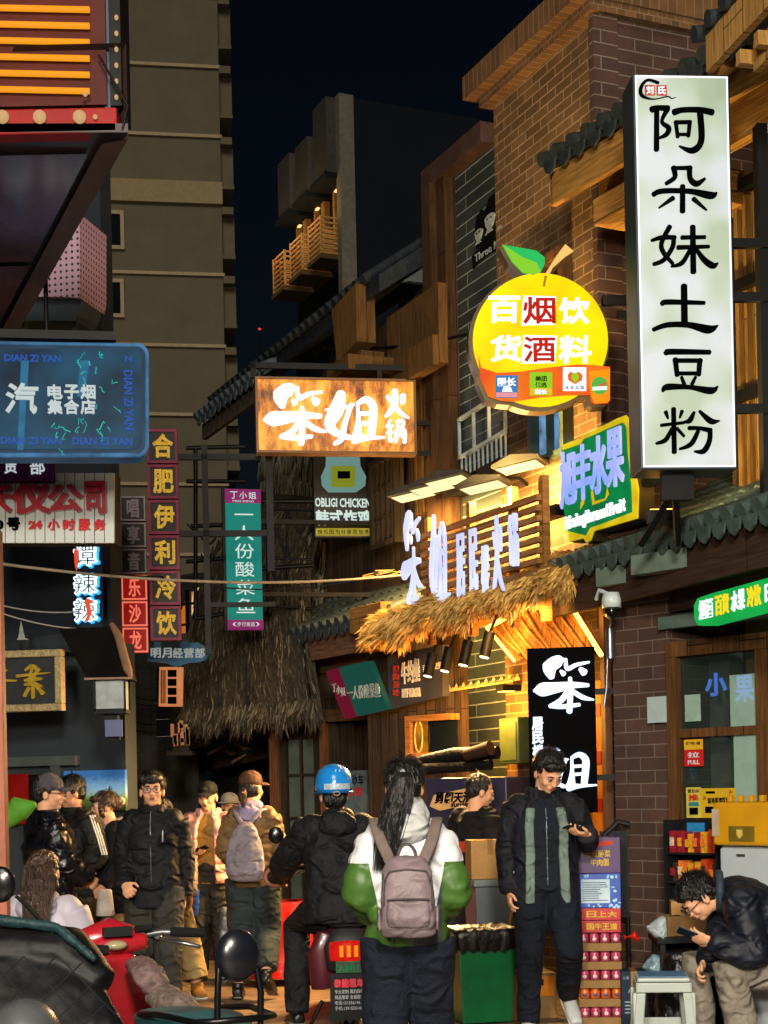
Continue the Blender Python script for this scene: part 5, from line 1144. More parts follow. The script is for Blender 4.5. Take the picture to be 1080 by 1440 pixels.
p, q_ = f(192, 639), f(-60, 639); b.tube([(p[0], .02, p[1]), (q_[0], .02, q_[1])], .014, 6); p, q_ = f(192, 484), f(-60, 480); b.tube([(p[0], .02, p[1]), (q_[0], .02, q_[1])], .01, 6)
b.build('rim', EM('rim_blue', '#4f87b8', .6, .6, 8), T)
b = MB(S); ptext(b, k5, '汽', 38, 338, 262, 550, y=.007, dep=.02, bold=.02, shear=.1)
for i, ch in enumerate('电子烟'): ptext(b, k5, ch, 330 + i * 114, 352, 430 + i * 114, 446, y=.007, dep=.02, bold=.03)
for i, ch in enumerate('集合店'): ptext(b, k5, ch, 330 + i * 114, 456, 430 + i * 114, 550, y=.007, dep=.02, bold=.03)
b.build('white_characters', EM('ash_white', '#b6c4c4', .85), T)
b = MB(S)
def turn(mb, s_, x0, y0, x1, y1):
    v, fs = glyphs(s_, .02); lo, hi = v.min(0), v.max(0)
    a, c_ = k5(x0, y1), k5(x1, y0)
    vs = [(a[0] + (p[1] - lo[1]) / (hi[1] - lo[1]) * (c_[0] - a[0]), .007 - .01 * (p[2] + .5), c_[1] - (p[0] - lo[0]) / (hi[0] - lo[0]) * (c_[1] - a[1])) for p in v]
    mb.add(vs, fs)
turn(b, 'DIAN ZI YAN', 862, 250, 915, 660); b.build('blue_lettering', EM('letter_blue', '#1f55b0', .6), T); b = MB(S); turn(b, 'Z', 862, 145, 912, 192)
LBL = EM('letter_blue', '#1f55b0', .6); b.build('blue_lettering', LBL, T)
for q_ in ((5, 710, 425, 760), (500, 712, 915, 765), (30, 140, 420, 190)): b = MB(S); ptext(b, k5, 'DIAN ZI YAN', *q_, y=.007, dep=.01, bold=.03); b.build('blue_lettering', LBL, T)
b = MB(S); rr = random.Random(12)
for i in range(26):
    x, y = rr.choice([(rr.uniform(320, 460), rr.uniform(560, 800)), (rr.uniform(500, 620), rr.uniform(90, 300)), (rr.uniform(640, 830), rr.uniform(90, 720)), (rr.uniform(540, 760), rr.uniform(560, 700))])
    pts = [k5(x, y)]
    for j in range(4): x += rr.uniform(-22, 26); y += rr.uniform(-18, 30); pts.append(k5(x, y))
    b.tube([(p[0], .004, p[1]) for p in pts], rr.uniform(.0012, .0035), 5)
b.build('teal_glint', EM('teal_glint', '#28b8a4', .9), T)
b = MB(S); 
for x0, x1, y0, y1 in ((120, 200, 180, 800), (530, 620, 180, 430)): b.prism(poly(k5, [(x0 + 25, y0), (x1, y0), (x1 - 40, y1), (x0, y1)]), .0035, .0075)
b.build('light_bar', EM('light_bar', '#1f6f98', .7, .5, 6), T)
b = MB(S); b.box(-.3, .06, .05, .9, .12, .1); b.tube([(.5, .09, .05), (.5, .09, .4)], .015, 6); b.build('bracket', BLACKM, T)
# purple rental sign and the white slatted company sign
S = vframe((-30, 665, 10.4), (162, 666, 10.35)); f = px2(S); k5 = recrop(f, 0, 635, 5.236)
T = thing('slatted_sign', 'white slatted company sign with raised dark red characters', 'sign', W(80, 765, 10.4))
b = MB(S)
for i in range(15): x0 = 840 - (i + 1) * 73; b.prism(poly(k5, [(x0 + 5, 158 if i < 6 else 235), (x0 + 72, 158 if i < 6 else 235), (x0 + 72, 672), (x0 + 5, 672)]), 0, .03)
b.build('slat', M('slat_white', '#c4cac4', .5, 0, .12, 2), T)
b = MB(S); b.prism(poly(k5, [(-300, 150), (838, 150), (838, 668), (-300, 668)]), .031, .2); b.build('back', M('dark_slab', ''), T)
b = MB(S)
for s_, x0, y0, x1, y1 in (('庆', -110, 240, 90, 455), ('仪', 105, 250, 380, 460), ('公', 370, 255, 615, 450), ('司', 640, 235, 785, 460)): ptext(b, k5, s_, x0, y0, x1, y1, y=-.002, dep=.05, bold=.05)
b.build('red_characters', M('deep_red', '#a3142a', .3, 0, .25, 9, coat=.5), T)
b = MB(S); ptext(b, k5, '24', 215, 512, 315, 572, y=-.002, dep=.02, bold=.05); b.build('small_red_characters', M('bright_red', '#c41a20', .3), T); b = MB(S)
for i, ch in enumerate('小时服务'): ptext(b, k5, ch, 358 + i * 113, 502, 440 + i * 113, 580, y=-.002, dep=.02, bold=.05)
b.build('small_red_characters', M('bright_red', '#c41a20', .3), T)
b = MB(S); ptext(b, k5, '号', 60, 492, 148, 578, y=-.002, dep=.02, bold=.06); ptext(b, k5, '0', -20, 510, 25, 572, y=-.002, dep=.02, bold=.06); b.build('black_character', INK, T)
T = thing('purple_sign', 'small glossy purple ribbed sign with two white characters, overlapping the slatted sign', 'sign', W(40, 680, 10.3))
b = MB(S)
for i in range(9): x0 = 420 - (i + 1) * 70; b.prism(poly(k5, [(x0 + 3, 45), (x0 + 68, 45), (x0 + 68, 232), (x0 + 3, 232)]), -.09, -.06)
b.build('rib', M('purple_gloss', '#5a2060', .2, 0, .6, 5), T)
b = MB(S); b.prism(poly(k5, [(-200, 42), (422, 42), (422, 234), (-200, 234)]), -.059, -.035); b.build('back', M('purple_back', '#3a1420', .5), T)
b = MB(S); ptext(b, k5, '赁', 58, 68, 155, 182, y=-.091, dep=.01, bold=.01); ptext(b, k5, '部', 252, 72, 358, 188, y=-.091, dep=.01, bold=.01); b.build('characters', EM('ash_white', ''), T)
# the dark shop behind: black wall with neon
S = vframe((-60, 900, 12.6), (157, 900, 12.2)); f = px2(S); zg = -S.translation.z; k5 = recrop(f, 0, 635, 5.236)
T = thing('dark_shop', 'dark blue-black shop building behind the crowd on the left', 'shop', G(60, 12.5))
xr = f(149, 900)[0]
DK = M('blue_black_wall', '#232830', .6, 0, .2, 2)
b = MB(S); b.box(-2, .1, zg + 2.75, xr, .29, f(100, 640)[1]); b.box(-2, .1, f(100, 640)[1], f(137, 500)[0], .29, f(100, 200)[1]); b.build('upper_wall', DK, T)
b = MB(S); b.box(-2, .3, zg, xr, .5, zg + 2.74); b.build('lower_wall', M('slate_wall', '#343b40', .7, 0, .15, 2), T)
b = MB(S); b.box(-2, .02, zg + 2.66, xr - .35, .29, zg + 2.8); b.build('ledge', M('slate_ledge', '#2c3236', .6), T)
b = MB(S); a, c_ = f(0, 1078), f(88, 1062); b.box(a[0] - .3, .2, a[1], c_[0], .299, c_[1]); a, c_ = f(56, 1300), f(64, 1075); b.box(a[0], .22, zg, c_[0], .298, c_[1]); b.build('door_trim', M('grey_trim', '#4a5250', .6), T)
a, c_ = f(8, 1200), f(52, 1082); window(T, S, a[0], zg + .1, c_[0], c_[1], M('trim_dark', '#30383a', .5), DGL, 1, 1, .08, .04, 'door', .29)
b = MB(S); a, c_ = f(-10, 1160), f(22, 1088); b.box(a[0], .16, a[1], c_[0], .2, c_[1]); b.build('red_poster', EM('poster_red_lit', '#8a1410', .6, .4, 8), T)
# landscape banner
b = MB(S); a, c_ = f(70, 1142), f(156, 1082); 
def landscape():
    m, t, bb = newmat('landscape_print'); uv = t.nodes.new('ShaderNodeUVMap'); sp = t.nodes.new('ShaderNodeSeparateXYZ'); t.links.new(uv.outputs[0], sp.inputs[0])
    nz = t.nodes.new('ShaderNodeTexNoise'); nz.inputs['Scale'].default_value = 30; nz.inputs['Detail'].default_value = 5; t.links.new(uv.outputs[0], nz.inputs['Vector'])
    mr = t.nodes.new('ShaderNodeMapRange'); mr.inputs['From Min'].default_value = a[1]; mr.inputs['From Max'].default_value = c_[1]; t.links.new(sp.outputs[1], mr.inputs[0])
    ad = t.nodes.new('ShaderNodeMath'); ad.operation = 'MULTIPLY_ADD'; ad.inputs[1].default_value = .3; t.links.new(nz.outputs['Fac'], ad.inputs[0]); t.links.new(mr.outputs[0], ad.inputs[2])
    cr = t.nodes.new('ShaderNodeValToRGB'); e = cr.color_ramp.elements
    e[0].position = .1; e[0].color = (*C('#141c12'), 1); e[1].position = 1.0; e[1].color = (*C('#2e5f96'), 1); e.new(.38).color = (*C('#4e5a30'), 1); e.new(.5).color = (*C('#6f8a52'), 1); e.new(.6).color = (*C('#86a8b0'), 1); e.new(.75).color = (*C('#6a93b4'), 1)
    t.links.new(ad.outputs[0], cr.inputs[0]); t.links.new(cr.outputs[0], bb.inputs['Base Color']); bb.inputs['Roughness'].default_value = .4
    t.links.new(cr.outputs[0], bb.inputs['Emission Color']); bb.inputs['Emission Strength'].default_value = .5; return m
b.box(a[0], .24, a[1], c_[0], .28, c_[1]); solo(b, 'landscape_banner', landscape(), 'lit photo banner of a blue sky over green land on the dark shop wall', 'banner')
# gold framed plaque
S2 = vframe((-40, 913, 11.9), (89, 913, 11.8)); f2 = px2(S2); kk = recrop(f2, 0, 880, 4.154)
T = thing('gold_plaque', 'dark plaque in a carved gold frame with raised gold characters', 'plaque', W(40, 1003, 11.9))
b = MB(S2); a, c_ = f2(-40, 1003), f2(88, 913); fw = .055
b.box(a[0], -.04, c_[1] - fw, c_[0], .05, c_[1]); b.box(a[0], -.04, a[1], c_[0], .05, a[1] + fw); b.box(c_[0] - fw, -.041, a[1] + fw, c_[0], .05, c_[1] - fw); b.build('frame', M('old_gold', '#a8966a', .5, .2, .45, 30, .7, 60), T, .008)
b = MB(S2); b.box(a[0], 0, a[1] + fw, c_[0] - fw, .04, c_[1] - fw); b.build('board', M('plaque_board', '#2e3032', .5), T)
b = MB(S2); fx = kk
for s_ in ([(105, 295, 18), (200, 285, 14), (298, 275, 6)], [(155, 260, 16), (195, 235, 20), (180, 300, 14)], [(205, 235, 20), (225, 262, 22)], [(235, 255, 18), (205, 290, 20)], [(150, 320, 14), (190, 315, 30), (250, 310, 12)], [(150, 345, 14), (200, 340, 26), (250, 355, 14)], [(198, 290, 22), (200, 420, 22)], [(175, 365, 20), (150, 410, 22)], [(220, 355, 18), (255, 395, 28)], [(-5, 265, 20), (45, 262, 12)], [(-5, 320, 18), (100, 322, 10)], [(25, 200, 12), (22, 320, 14)]):
    stroke(b, s_, fx, 1, -.001, .02)
b.build('characters', M('leaf_gold', '#b7982c', .35, .3, .3, 12), T)
# street lantern with its little roof
p = W(158, 978, 11.3); LM = Matrix.Translation(p)
T = thing('wall_lantern', 'square frosted wall lantern, unlit, under a dark pitched hood', 'lantern', p)
b = MB(LM); b.box(-.1, -.1, -.1, .1, .1, .1); b.build('glass', M('frosted_lantern', '#8a9496', .35, 0, .3, 12), T)
b = MB(LM)
for x in (-.115, .1): 
    for y in (-.115, .1): b.box(x, y, -.12, x + .015, y + .015, .11)
b.box(-.115, -.115, -.135, .115, .115, -.105); b.box(-.06, -.04, -.22, .04, .06, -.136); b.box(-.03, -.03, -.32, .05, .03, -.22); b.build('frame', BLACKM, T)
b = MB(LM); b.box(-.04, -.1, -.3, .08, -.06, -.18); b.build('tag', M('tag_blue', '#2a3f78', .4), T)
b = MB(LM); b.add([(-.15, -.15, .11), (.15, -.15, .11), (.15, .2, .11), (-.15, .2, .11), (-.4, .2, .5), (-.02, .2, .52), (-.4, .1, .5)], [(0, 1, 5, 6), (1, 2, 5), (3, 2, 1, 0), (0, 6, 4, 3), (2, 3, 4, 5), (6, 5, 4)]); b.build('hood', M('hood_brown', '#14110f', .5, 0, .3), T)
b = MB(LM); b.tube([(-.02, .16, .53), (.05, .05, .42), (.13, -.1, .18), (.16, -.15, .12)], [.02, .035, .035, .015], 6); b.box(-.17, -.165, .105, .17, -.15, .12); b.build('hood_ridge', M('ridge_lit_tan', '#8a6a52', .5), T)  # lit ridge of the dark hood, put in as a tan colour
# neon chilli sign on the dark shop
S = vframe((100, 765, 12.05), (142, 765, 12.0)); f = px2(S); k5 = recrop(f, 0, 635, 5.236)
T = thing('neon_sign', 'white and ice-blue neon characters with red chillies, running down the dark shop wall', 'sign', W(120, 897, 12.05))
NW, NB, NI = EM('neon_white', '#e4fbff', 1.7), EM('neon_halo', '#1f7fc0', 2.4), M('neon_inner', '#4a666c', .4)
cs = (('谭', 556, 672, 712, 840), ('辣', 556, 905, 716, 1050), ('辣', 556, 1085, 716, 1250))
for i, (s_, x0, y0, x1, y1) in enumerate(cs):
    b = MB(S); ptext(b, k5, s_, x0 - 8, y0 - 8, x1 + 8, y1 + 8, y=.03, dep=.01, bold=.07); b.build('halo', NB, T)
    b = MB(S); ptext(b, k5, s_, x0, y0, x1, y1, y=0, dep=.03, bold=.055); b.build('outline', NW, T)
    b = MB(S); ptext(b, k5, s_, x0 + 5, y0 + 5, x1 - 5, y1 - 5, y=-.031, dep=.004, bold=-.004); b.build('fill', NI, T)
b = MB(S); b.prism(poly(k5, [(562, 735), (578, 722), (592, 735), (588, 830), (578, 880), (568, 830)]), -.05, -.03, 0); b.prism(poly(k5, [(640, 1110), (655, 1085), (700, 1100), (676, 1130), (690, 1185), (668, 1250), (640, 1255), (664, 1200)]), -.05, -.036, 0); b.build('chilli', EM('neon_red', '#e0502e', .9), T)
b = MB(S)
for i, ch in enumerate('勤劳巷'): ptext(b, k5, ch, 556 + i * 56, 1312, 606 + i * 56, 1366, y=0, dep=.02, bold=.045)
b.build('small_characters', NW, T)
b = MB(S); ptext(b, k5, '勤劳巷', 550, 1306, 724, 1372, y=.03, dep=.01, bold=.07); b.build('halo', NB, T)
b = MB(S); a, c_ = k5(540, 1380), k5(730, 660); b.box(a[0], .045, a[1], c_[0], .06, c_[1]); b.build('backing', M('neon_backing', '#10151c', .5), T)
# red drinks column sign
T = thing('drinks_column_sign', 'column of six maroon boxes with bulb-studded yellow characters for cold drinks', 'sign', W(230, 903, 13.2))
S, w, h = frame((206, 604, 13.2), (249, 604, 13.15), (210, 903, 13.2))
for i, ch in enumerate('合肥伊利冷饮'):
    z1 = -h * i / 6; z0 = -h * (i + 1) / 6 + .012
    b = MB(S); fw = .022
    b.box(0, 0, z0, w, .09, z1); b.box(0, -.02, z0, fw, -.001, z1); b.box(w - fw, -.02, z0, w, -.001, z1); b.box(fw, -.02, z0, w - fw, -.001, z0 + fw); b.box(fw, -.02, z1 - fw, w - fw, -.001, z1)
    bx = b.build('box', M('maroon_box', '#6a1236', .5, 0, .3), T)
    b = MB(S); b.box(fw, -.004, z0 + fw, w - fw, -.0015, z1 - fw); b.build('inner_face', M('inner_black', '#1b1414', .5), bx)
    b = MB(S); text(b, ch, w * .2, z0 + .05, w * .84, z1 - .045, -.005, .02, .035); b.build('character', EM('bulb_yellow', '#e0b03a', .9, .55, 130, '#6a5218'), bx)
b = MB(S); b.box(w + .005, .02, -.25, w + .7, .06, -.2); b.box(w + .005, .02, -.9, w + .75, .06, -.85); b.box(w + .2, .02, -1.9, w + .25, .08, -.12); b.box(w + .74, .02, -1.2, w + .8, .08, -.1); b.box(w + .25, .03, -1.5, w + .8, .06, -1.46); b.build('bracket', BLACKM, T)
# music salon column sign
T = thing('salon_column_sign', 'narrow column of six framed boxes, upper three dark and lower three glowing red', 'sign', W(188, 918, 13.5))
S, w, h = frame((168, 698, 13.5), (204, 698, 13.45), (172, 920, 13.5))
for i, ch in enumerate('唱享音乐沙龙'):
    z1 = -h * i / 6; z0 = -h * (i + 1) / 6 + .014; lit = i >= 3
    b = MB(S); b.box(0, 0, z0, w, .08, z1); bx = b.build('box', EM('salon_red', '#a01814', .55) if lit else M('salon_dark', '#241a1e', .5), T)
    b = MB(S); fw = .014
    for q_ in ((0, z0, fw, z1), (w - fw, z0, w, z1), (fw, z0, w - fw, z0 + fw), (fw, z1 - fw, w - fw, z1)): b.box(q_[0], -.012, q_[1], q_[2], -.001, q_[3])
    b.build('rim', EM('salon_coral', '#f0755c', .85) if lit else M('salon_grey', '#8c8088', .5), bx)
    b = MB(S); text(b, ch, w * .28, z0 + .03, w * .74, z1 - .03, -.001, .012, .03); b.build('character', EM('salon_coral', '', 1) if lit else M('salon_grey', '', .5), bx)
# carved blue name board
S = vframe((198, 918, 14.0), (300, 918, 13.9)); f = px2(S); kk = recrop(f, 180, 780, 4.909)
T = thing('carved_sign', 'dark blue ragged-edged board with grey characters under the drinks column', 'sign', W(250, 935, 14))
b = MB(S); b.prism(poly(kk, [(105, 655), (130, 610), (165, 600), (200, 585), (240, 598), (300, 592), (345, 605), (390, 595), (430, 610), (480, 605), (545, 640), (565, 690), (530, 730), (480, 745), (420, 748), (335, 775), (260, 750), (190, 742), (130, 735), (100, 700)]), 0, .06); b.build('board', M('board_blue', '#17456a', .45, 0, .3, 6), T)
b = MB(S)
for i, ch in enumerate('明月经营部'): ptext(b, kk, ch, 160 + i * 76, 645, 226 + i * 76, 712, y=-.001, dep=.01, bold=.025)
b.build('characters', EM('grey_char', '#a9b0aa', .55), T)
# wires and the steel sign frames
b = MB()
def sag(b, p, q_, s_, r, n=14):
    b.tube([p.lerp(q_, i / n) - Vector((0, 0, s_ * 4 * (i / n) * (1 - i / n))) for i in range(n + 1)], r, 5)
sag(b, W(-20, 790, 10.5), W(575, 808, 13.2), .1, .011); solo(b, 'street_wire', M('wire_grey', '#8c8474', .5), 'long pale wire strung across the street at sign height', 'wire')
b = MB(); sag(b, W(-20, 792, 11), W(300, 812, 14), .03, .008); sag(b, W(240, 815, 14.1), W(520, 812, 14.1), .1, .007); solo(b, 'second_wire', BLACKM, 'sagging black cable crossing the teal vertical sign', 'wire')
b = MB(); sag(b, W(-10, 848, 11.4), W(110, 860, 12), .03, .006); sag(b, W(-10, 858, 11.4), W(158, 884, 12), .05, .006); solo(b, 'shop_cables', M('wire_pale', '#8a9090', .5), 'two thin pale cables drooping across the dark shop wall', 'wire')
b = MB(); sag(b, W(455, 490, 14.6), W(690, 462, 12.3), .06, .014); solo(b, 'sign_cable', BLACKM, 'black cable from the plank house to the round fruit sign', 'cable')
b = MB(); rr = random.Random(3); p0, p1 = W(510, 812, 13.3), W(556, 806, 13.2)
for i in range(8): sag(b, p0 + Vector((0, 0, rr.uniform(-.02, .02))), p1 + Vector((rr.uniform(-.03, .05), 0, rr.uniform(-.02, .03))), rr.uniform(-.02, .03), .005, 6)
solo(b, 'wire_bundle', M('wire_tan', '#9a7848', .6), 'tangled tan bundle of wire ends by the first glowing letter', 'wire')
T = thing('steel_frame', 'black steel sign frame bracketed between the column sign and the teal sign', 'frame', W(300, 870, 14.4))
b = MB()
for (a, c_) in (((262, 630), (345, 628)), ((262, 677), (345, 677)), ((275, 630), (275, 870)), ((275, 870), (320, 862)), ((262, 790), (318, 785)), ((366, 705), (440, 705)), ((366, 800), (440, 795)), ((268, 740), (318, 738))): b.tube([W(*a, 14.5), W(*c_, 14.5)], .02, 4)
b.build('bar', BLACKM, T)
b = MB(); rr = random.Random(2)
for i in range(6): sag(b, W(rr.uniform(262, 290), rr.uniform(735, 800), 14.4), W(rr.uniform(290, 322), rr.uniform(735, 790), 14.4), rr.uniform(.02, .12), .008)
b.build('cable_tangle', BLACKM, T)
b = MB(); p = W(30, 898, 11.9); b.add([p + Vector((-.025, 0, 0)), p + Vector((.03, 0, 0)), p + Vector((.0, 0, .14)), p + Vector((0, .05, 0))], [(0, 1, 2), (1, 3, 2), (3, 0, 2), (0, 3, 1)]); b.box(p.x - .03, p.y - .01, p.z - .01, p.x + .045, p.y + .05, p.z)
solo(b, 'cone_spike', M('spike_grey', '#8a928e', .5), 'small grey metal spike on top of the gold plaque', 'ornament')
p = W(365, 463, 58); b = MB(); b.ell(p, .05, .05, .05); T = thing('beacon', 'tiny red aircraft beacon on a far mast in the dark gap between the towers', 'beacon', Vector((p.x, p.y, 0)))
b.build('lamp', EM('beacon_red', '#c23020', 2), T); b = MB(); b.tube([(p.x, p.y, 0), p], .04, 6); b.build('mast', BLACKM, T)
# ================================================================ PEOPLE
SKIN = M('skin', '#cf9c7a', .5, 0, .12, 20, .1, 200, sss=.15)
SKIN_W = M('skin_warm', '#dba480', .5, 0, .12, 20, .1, 200, sss=.15)
HAIRB = M('black_hair', '#0d0b0b', .38, 0, .5, 60, .8, 90, (1, 1, .2))
HAIRN = M('brown_hair', '#3a2618', .4, 0, .6, 60, .8, 90, (1, 1, .15))
LIPS = M('lips', '#8a4338', .45); EYEW = M('eye_white', '#b8b0a8', .2); EYEB = M('eye_dark', '#0b0706', .15)
def cloth(name, col, rough=.75, fine=.3, var=.3, coat=0, spec=None, crease=1.0):
    """woven or quilted cloth: soft creases from ridged noise plus a fine weave"""
    if name in _mc: return _mc[name]
    m = M(name, col, rough, 0, var, 7, fine, 160, None, coat, 0, (.26 if sum(C(col)) < .12 else .15) if spec is None else spec); t = m.node_tree; b = t.nodes['Principled BSDF']
    old = b.inputs['Normal'].links[0].from_node; tc = [n for n in t.nodes if n.type == 'TEX_COORD'][0]
    nz = t.nodes.new('ShaderNodeTexNoise'); nz.noise_type = 'RIDGED_MULTIFRACTAL'; nz.inputs['Scale'].default_value = 8; nz.inputs['Detail'].default_value = 2.5; nz.inputs['Roughness'].default_value = .4; nz.inputs['Distortion'].default_value = .9
    mp = t.nodes.new('ShaderNodeMapping'); mp.inputs['Rotation'].default_value = (.5, .3, .4); mp.inputs['Scale'].default_value = (1, 1, 1.5)
    t.links.new(tc.outputs['Object'], mp.inputs[0]); t.links.new(mp.outputs[0], nz.inputs['Vector'])
    bp = t.nodes.new('ShaderNodeBump'); bp.inputs['Strength'].default_value = .9 * crease; bp.inputs['Distance'].default_value = .06
    t.links.new(nz.outputs['Fac'], bp.inputs['Height']); t.links.new(old.outputs[0], bp.inputs['Normal']); t.links.new(bp.outputs[0], b.inputs['Normal']); return m
_tex = {}
def clouds(sz):
    if sz not in _tex:
        t = bpy.data.textures.new('folds', 'CLOUDS'); t.noise_scale = sz; t.noise_depth = 2; _tex[sz] = t
    return _tex[sz]
def soft(mb, name, mat, parent, vox=.009, disp=0, dsz=.14, it=3):
    o = mb.build(name, mat, parent)
    r = o.modifiers.new('union', 'REMESH'); r.mode = 'VOXEL'; r.voxel_size = vox; r.use_smooth_shade = True
    s_ = o.modifiers.new('smooth', 'SMOOTH'); s_.factor = .5; s_.iterations = it
    if disp:
        t = o.modifiers.new('folds', 'DISPLACE'); t.texture = clouds(dsz); t.strength = disp * .75; t.mid_level = .5; t.texture_coords = 'LOCAL'
    return o
def resample(pts, rads, n):
    pts = [Vector(p) for p in pts]; rads = [r if isinstance(r, (tuple, list)) else (r, r) for r in rads]
    L = [0]
    for i in range(1, len(pts)): L.append(L[-1] + (pts[i] - pts[i - 1]).length)
    P, Q = [], []
    for k in range(n + 1):
        t = L[-1] * k / n; i = max(j for j in range(len(L)) if L[j] <= t + 1e-9); i = min(i, len(pts) - 2)
        u = (t - L[i]) / max(L[i + 1] - L[i], 1e-9)
        P.append(pts[i].lerp(pts[i + 1], u)); Q.append(tuple(rads[i][c] * (1 - u) + rads[i + 1][c] * u for c in (0, 1)))
    return P, Q
def puffed(pts, rads, rings, amp):
    n = rings * 5; P, Q = resample(pts, rads, n)
    return P, [tuple(x * (1 - amp + amp * abs(sin(pi * k / 5)) ** .6 * 1.25) for x in q_) for k, q_ in enumerate(Q)]
DEF = dict(pel=(0, 0, .93), wst=(0, -.005, 1.08), chest=(0, -.005, 1.25), neck=(0, .015, 1.43), head=(0, -.015, 1.585),
           hL=(-.085, 0, .9), hR=(.085, 0, .9), kL=(-.1, -.02, .49), kR=(.1, -.02, .49), aL=(-.1, .02, .085), aR=(.1, .02, .085),
           sL=(-.165, .01, 1.385), sR=(.165, .01, 1.385), eL=(-.215, .03, 1.11), eR=(.215, .03, 1.11), wL=(-.22, -.06, .88), wR=(.22, -.06, .88))
class Fig:
    def __init__(s, label, px, d, yaw=0, h=1.68, skin=None, base=None, **J):
        s.k = h / 1.7; g_ = base if base else G(px, d)
        s.Mt = Matrix.Translation(g_) @ Matrix.Rotation(R(yaw), 4, 'Z') @ Matrix.Scale(s.k, 4)
        s.J = {k: Vector(v) for k, v in DEF.items()}; s.fd = {}
        for k, v in J.items():
            if k in s.J: s.J[k] = Vector(v)
        s.hy, s.hp, s.hr = J.get('hyaw', 0), J.get('hpitch', 0), J.get('hroll', 0)
        s.foot = {'L': Vector(J.get('fL', (-.15, -1, 0))), 'R': Vector(J.get('fR', (.15, -1, 0)))}
        s.hand = {'L': J.get('handL'), 'R': J.get('handR')}
        s.skin = skin or SKIN
        s.T = thing('person', label, 'person', g_)
        s.side = (s.J['sR'] - s.J['sL']).normalized()
        s.HR = (Matrix.Rotation(R(s.hy), 3, 'Z') @ Matrix.Rotation(R(s.hp), 3, 'X') @ Matrix.Rotation(R(s.hr), 3, 'Y'))
    def mb(s): return MB(s.Mt)
    def hp_(s, x, y, z): return s.J['head'] + s.HR @ Vector((x, y, z))
    def hell(s, b, c, r, mi=0, n=14, m=9, rot=None): b.ell(s.hp_(*c), *r, s.HR @ rot if rot else s.HR, n, m, mi)
    def body(s, face=True, vox=.0065):
        J = s.J; b = s.mb()
        b.loft([J['pel'] + Vector((0, 0, -.03)), J['wst'], J['chest'], (J['chest'] + J['neck'] * 2) / 3, J['neck']], [(.15, .1), (.13, .09), (.15, .1), (.15, .085), (.06, .06)], s.side)
        b.loft([J['neck'] - Vector((0, 0, .04)), s.hp_(0, .02, -.06)], [(.062, .06), (.056, .058)], s.side)
        for q in 'LR':
            b.loft([J['h' + q], J['k' + q], J['a' + q]], [.082, .055, .04], s.side); b.loft([J['s' + q], J['e' + q], J['w' + q]], [.048, .038, .026], (0, 1, 0))
            f = s.foot[q].normalized(); b.loft([J['a' + q] - f * .03 + Vector((0, 0, -.03)), J['a' + q] + f * .13 + Vector((0, 0, -.055))], [(.035, .04), (.035, .02)], (1, 0, 0) if abs(f.x) < .7 else (0, 1, 0))
            s._hand(b, q)
        for c, r in (((0, .014, .032), (.075, .093, .086)), ((0, -.02, -.04), (.06, .068, .076)), ((0, -.056, -.09), (.03, .028, .024)), ((0, -.03, -.005), (.064, .06, .05)),
                     ((.036, -.056, -.032), (.026, .026, .028)), ((-.036, -.056, -.032), (.026, .026, .028)), ((0, -.07, .016), (.05, .024, .018)),
                     ((.077, .012, -.015), (.012, .022, .034)), ((-.077, .012, -.015), (.012, .022, .034)), ((0, -.09, -.016), (.012, .016, .028)), ((0, -.098, -.032), (.019, .016, .013)), ((0, -.082, -.062), (.03, .014, .016))):
            s.hell(b, c, r)
        s.bd = soft(b, 'body', s.skin, s.T, vox, 0, .1, 2)
        if face:
            b = s.mb(); 
            for x in (-.031, .031): s.hell(b, (x, -.0865, .0), (.0155, .007, .0062), 0)
            for x in (-.031, .031): s.hell(b, (x, -.0915, .0), (.0062, .0032, .0062), 1)
            b.build('eyes', [EYEW, EYEB], s.T)
            b = s.mb()
            for x in (-1, 1): b.tube([s.hp_(x * .014, -.094, .021), s.hp_(x * .03, -.0945, .026), s.hp_(x * .05, -.082, .021)], [.003, .0045, .002], 6)
            for x in (-1, 1): b.tube([s.hp_(x * .016, -.0925, .0045), s.hp_(x * .031, -.0945, .0085), s.hp_(x * .047, -.0865, .004)], [.0015, .0022, .0015], 5)
            b.build('eyebrows', HAIRB, s.T)
            b = s.mb(); s.hell(b, (0, -.0945, -.0575), (.021, .006, .0042)); s.hell(b, (0, -.093, -.0655), (.017, .007, .005)); b.build('lips', LIPS, s.T)
        return s
    def _hand(s, b, q):
        J = s.J; w = J['w' + q]; hd = s.hand[q] or {}
        d = Vector(hd['dir']).normalized() if 'dir' in hd else (w - J['e' + q]).normalized()
        n = Vector(hd.get('palm', (1 if q == 'L' else -1, 0, 0))); n = (n - d * n.dot(d)).normalized(); sd = d.cross(n)
        th = hd.get('thumb', 1); curl = hd.get('curl', 22)
        b.loft([w - d * .02, w + d * .03, w + d * .085], [(.028, .02), (.036, .018), (.041, .014)], sd, 12)
        for i, (o, L) in enumerate(((-.036, .056), (-.012, .072), (.012, .078), (.036, .068))):
            p = w + d * (.085 - .006 * abs(i - 1.5)) + sd * o * th; pts = [p - d * .02, p]; a = 0
            for j in range(3):
                a += R(curl * (.8 + .15 * j) + 3 * i); p = p + (d * cos(a) + n * sin(a)) * L * (.42, .33, .25)[j]; pts.append(p)
            b.loft(pts, [.0095, .0095, .009, .0085, .0075], sd, 8)
        p = w + d * .025 + sd * .034 * th; b.loft([p, p + (d * .5 + sd * th * .7 + n * .4).normalized() * .04, p + (d * .5 + sd * th * .7 + n * .4).normalized() * .04 + (d + n * .5 + sd * th * .1).normalized() * .035], [.013, .011, .009], n, 8)
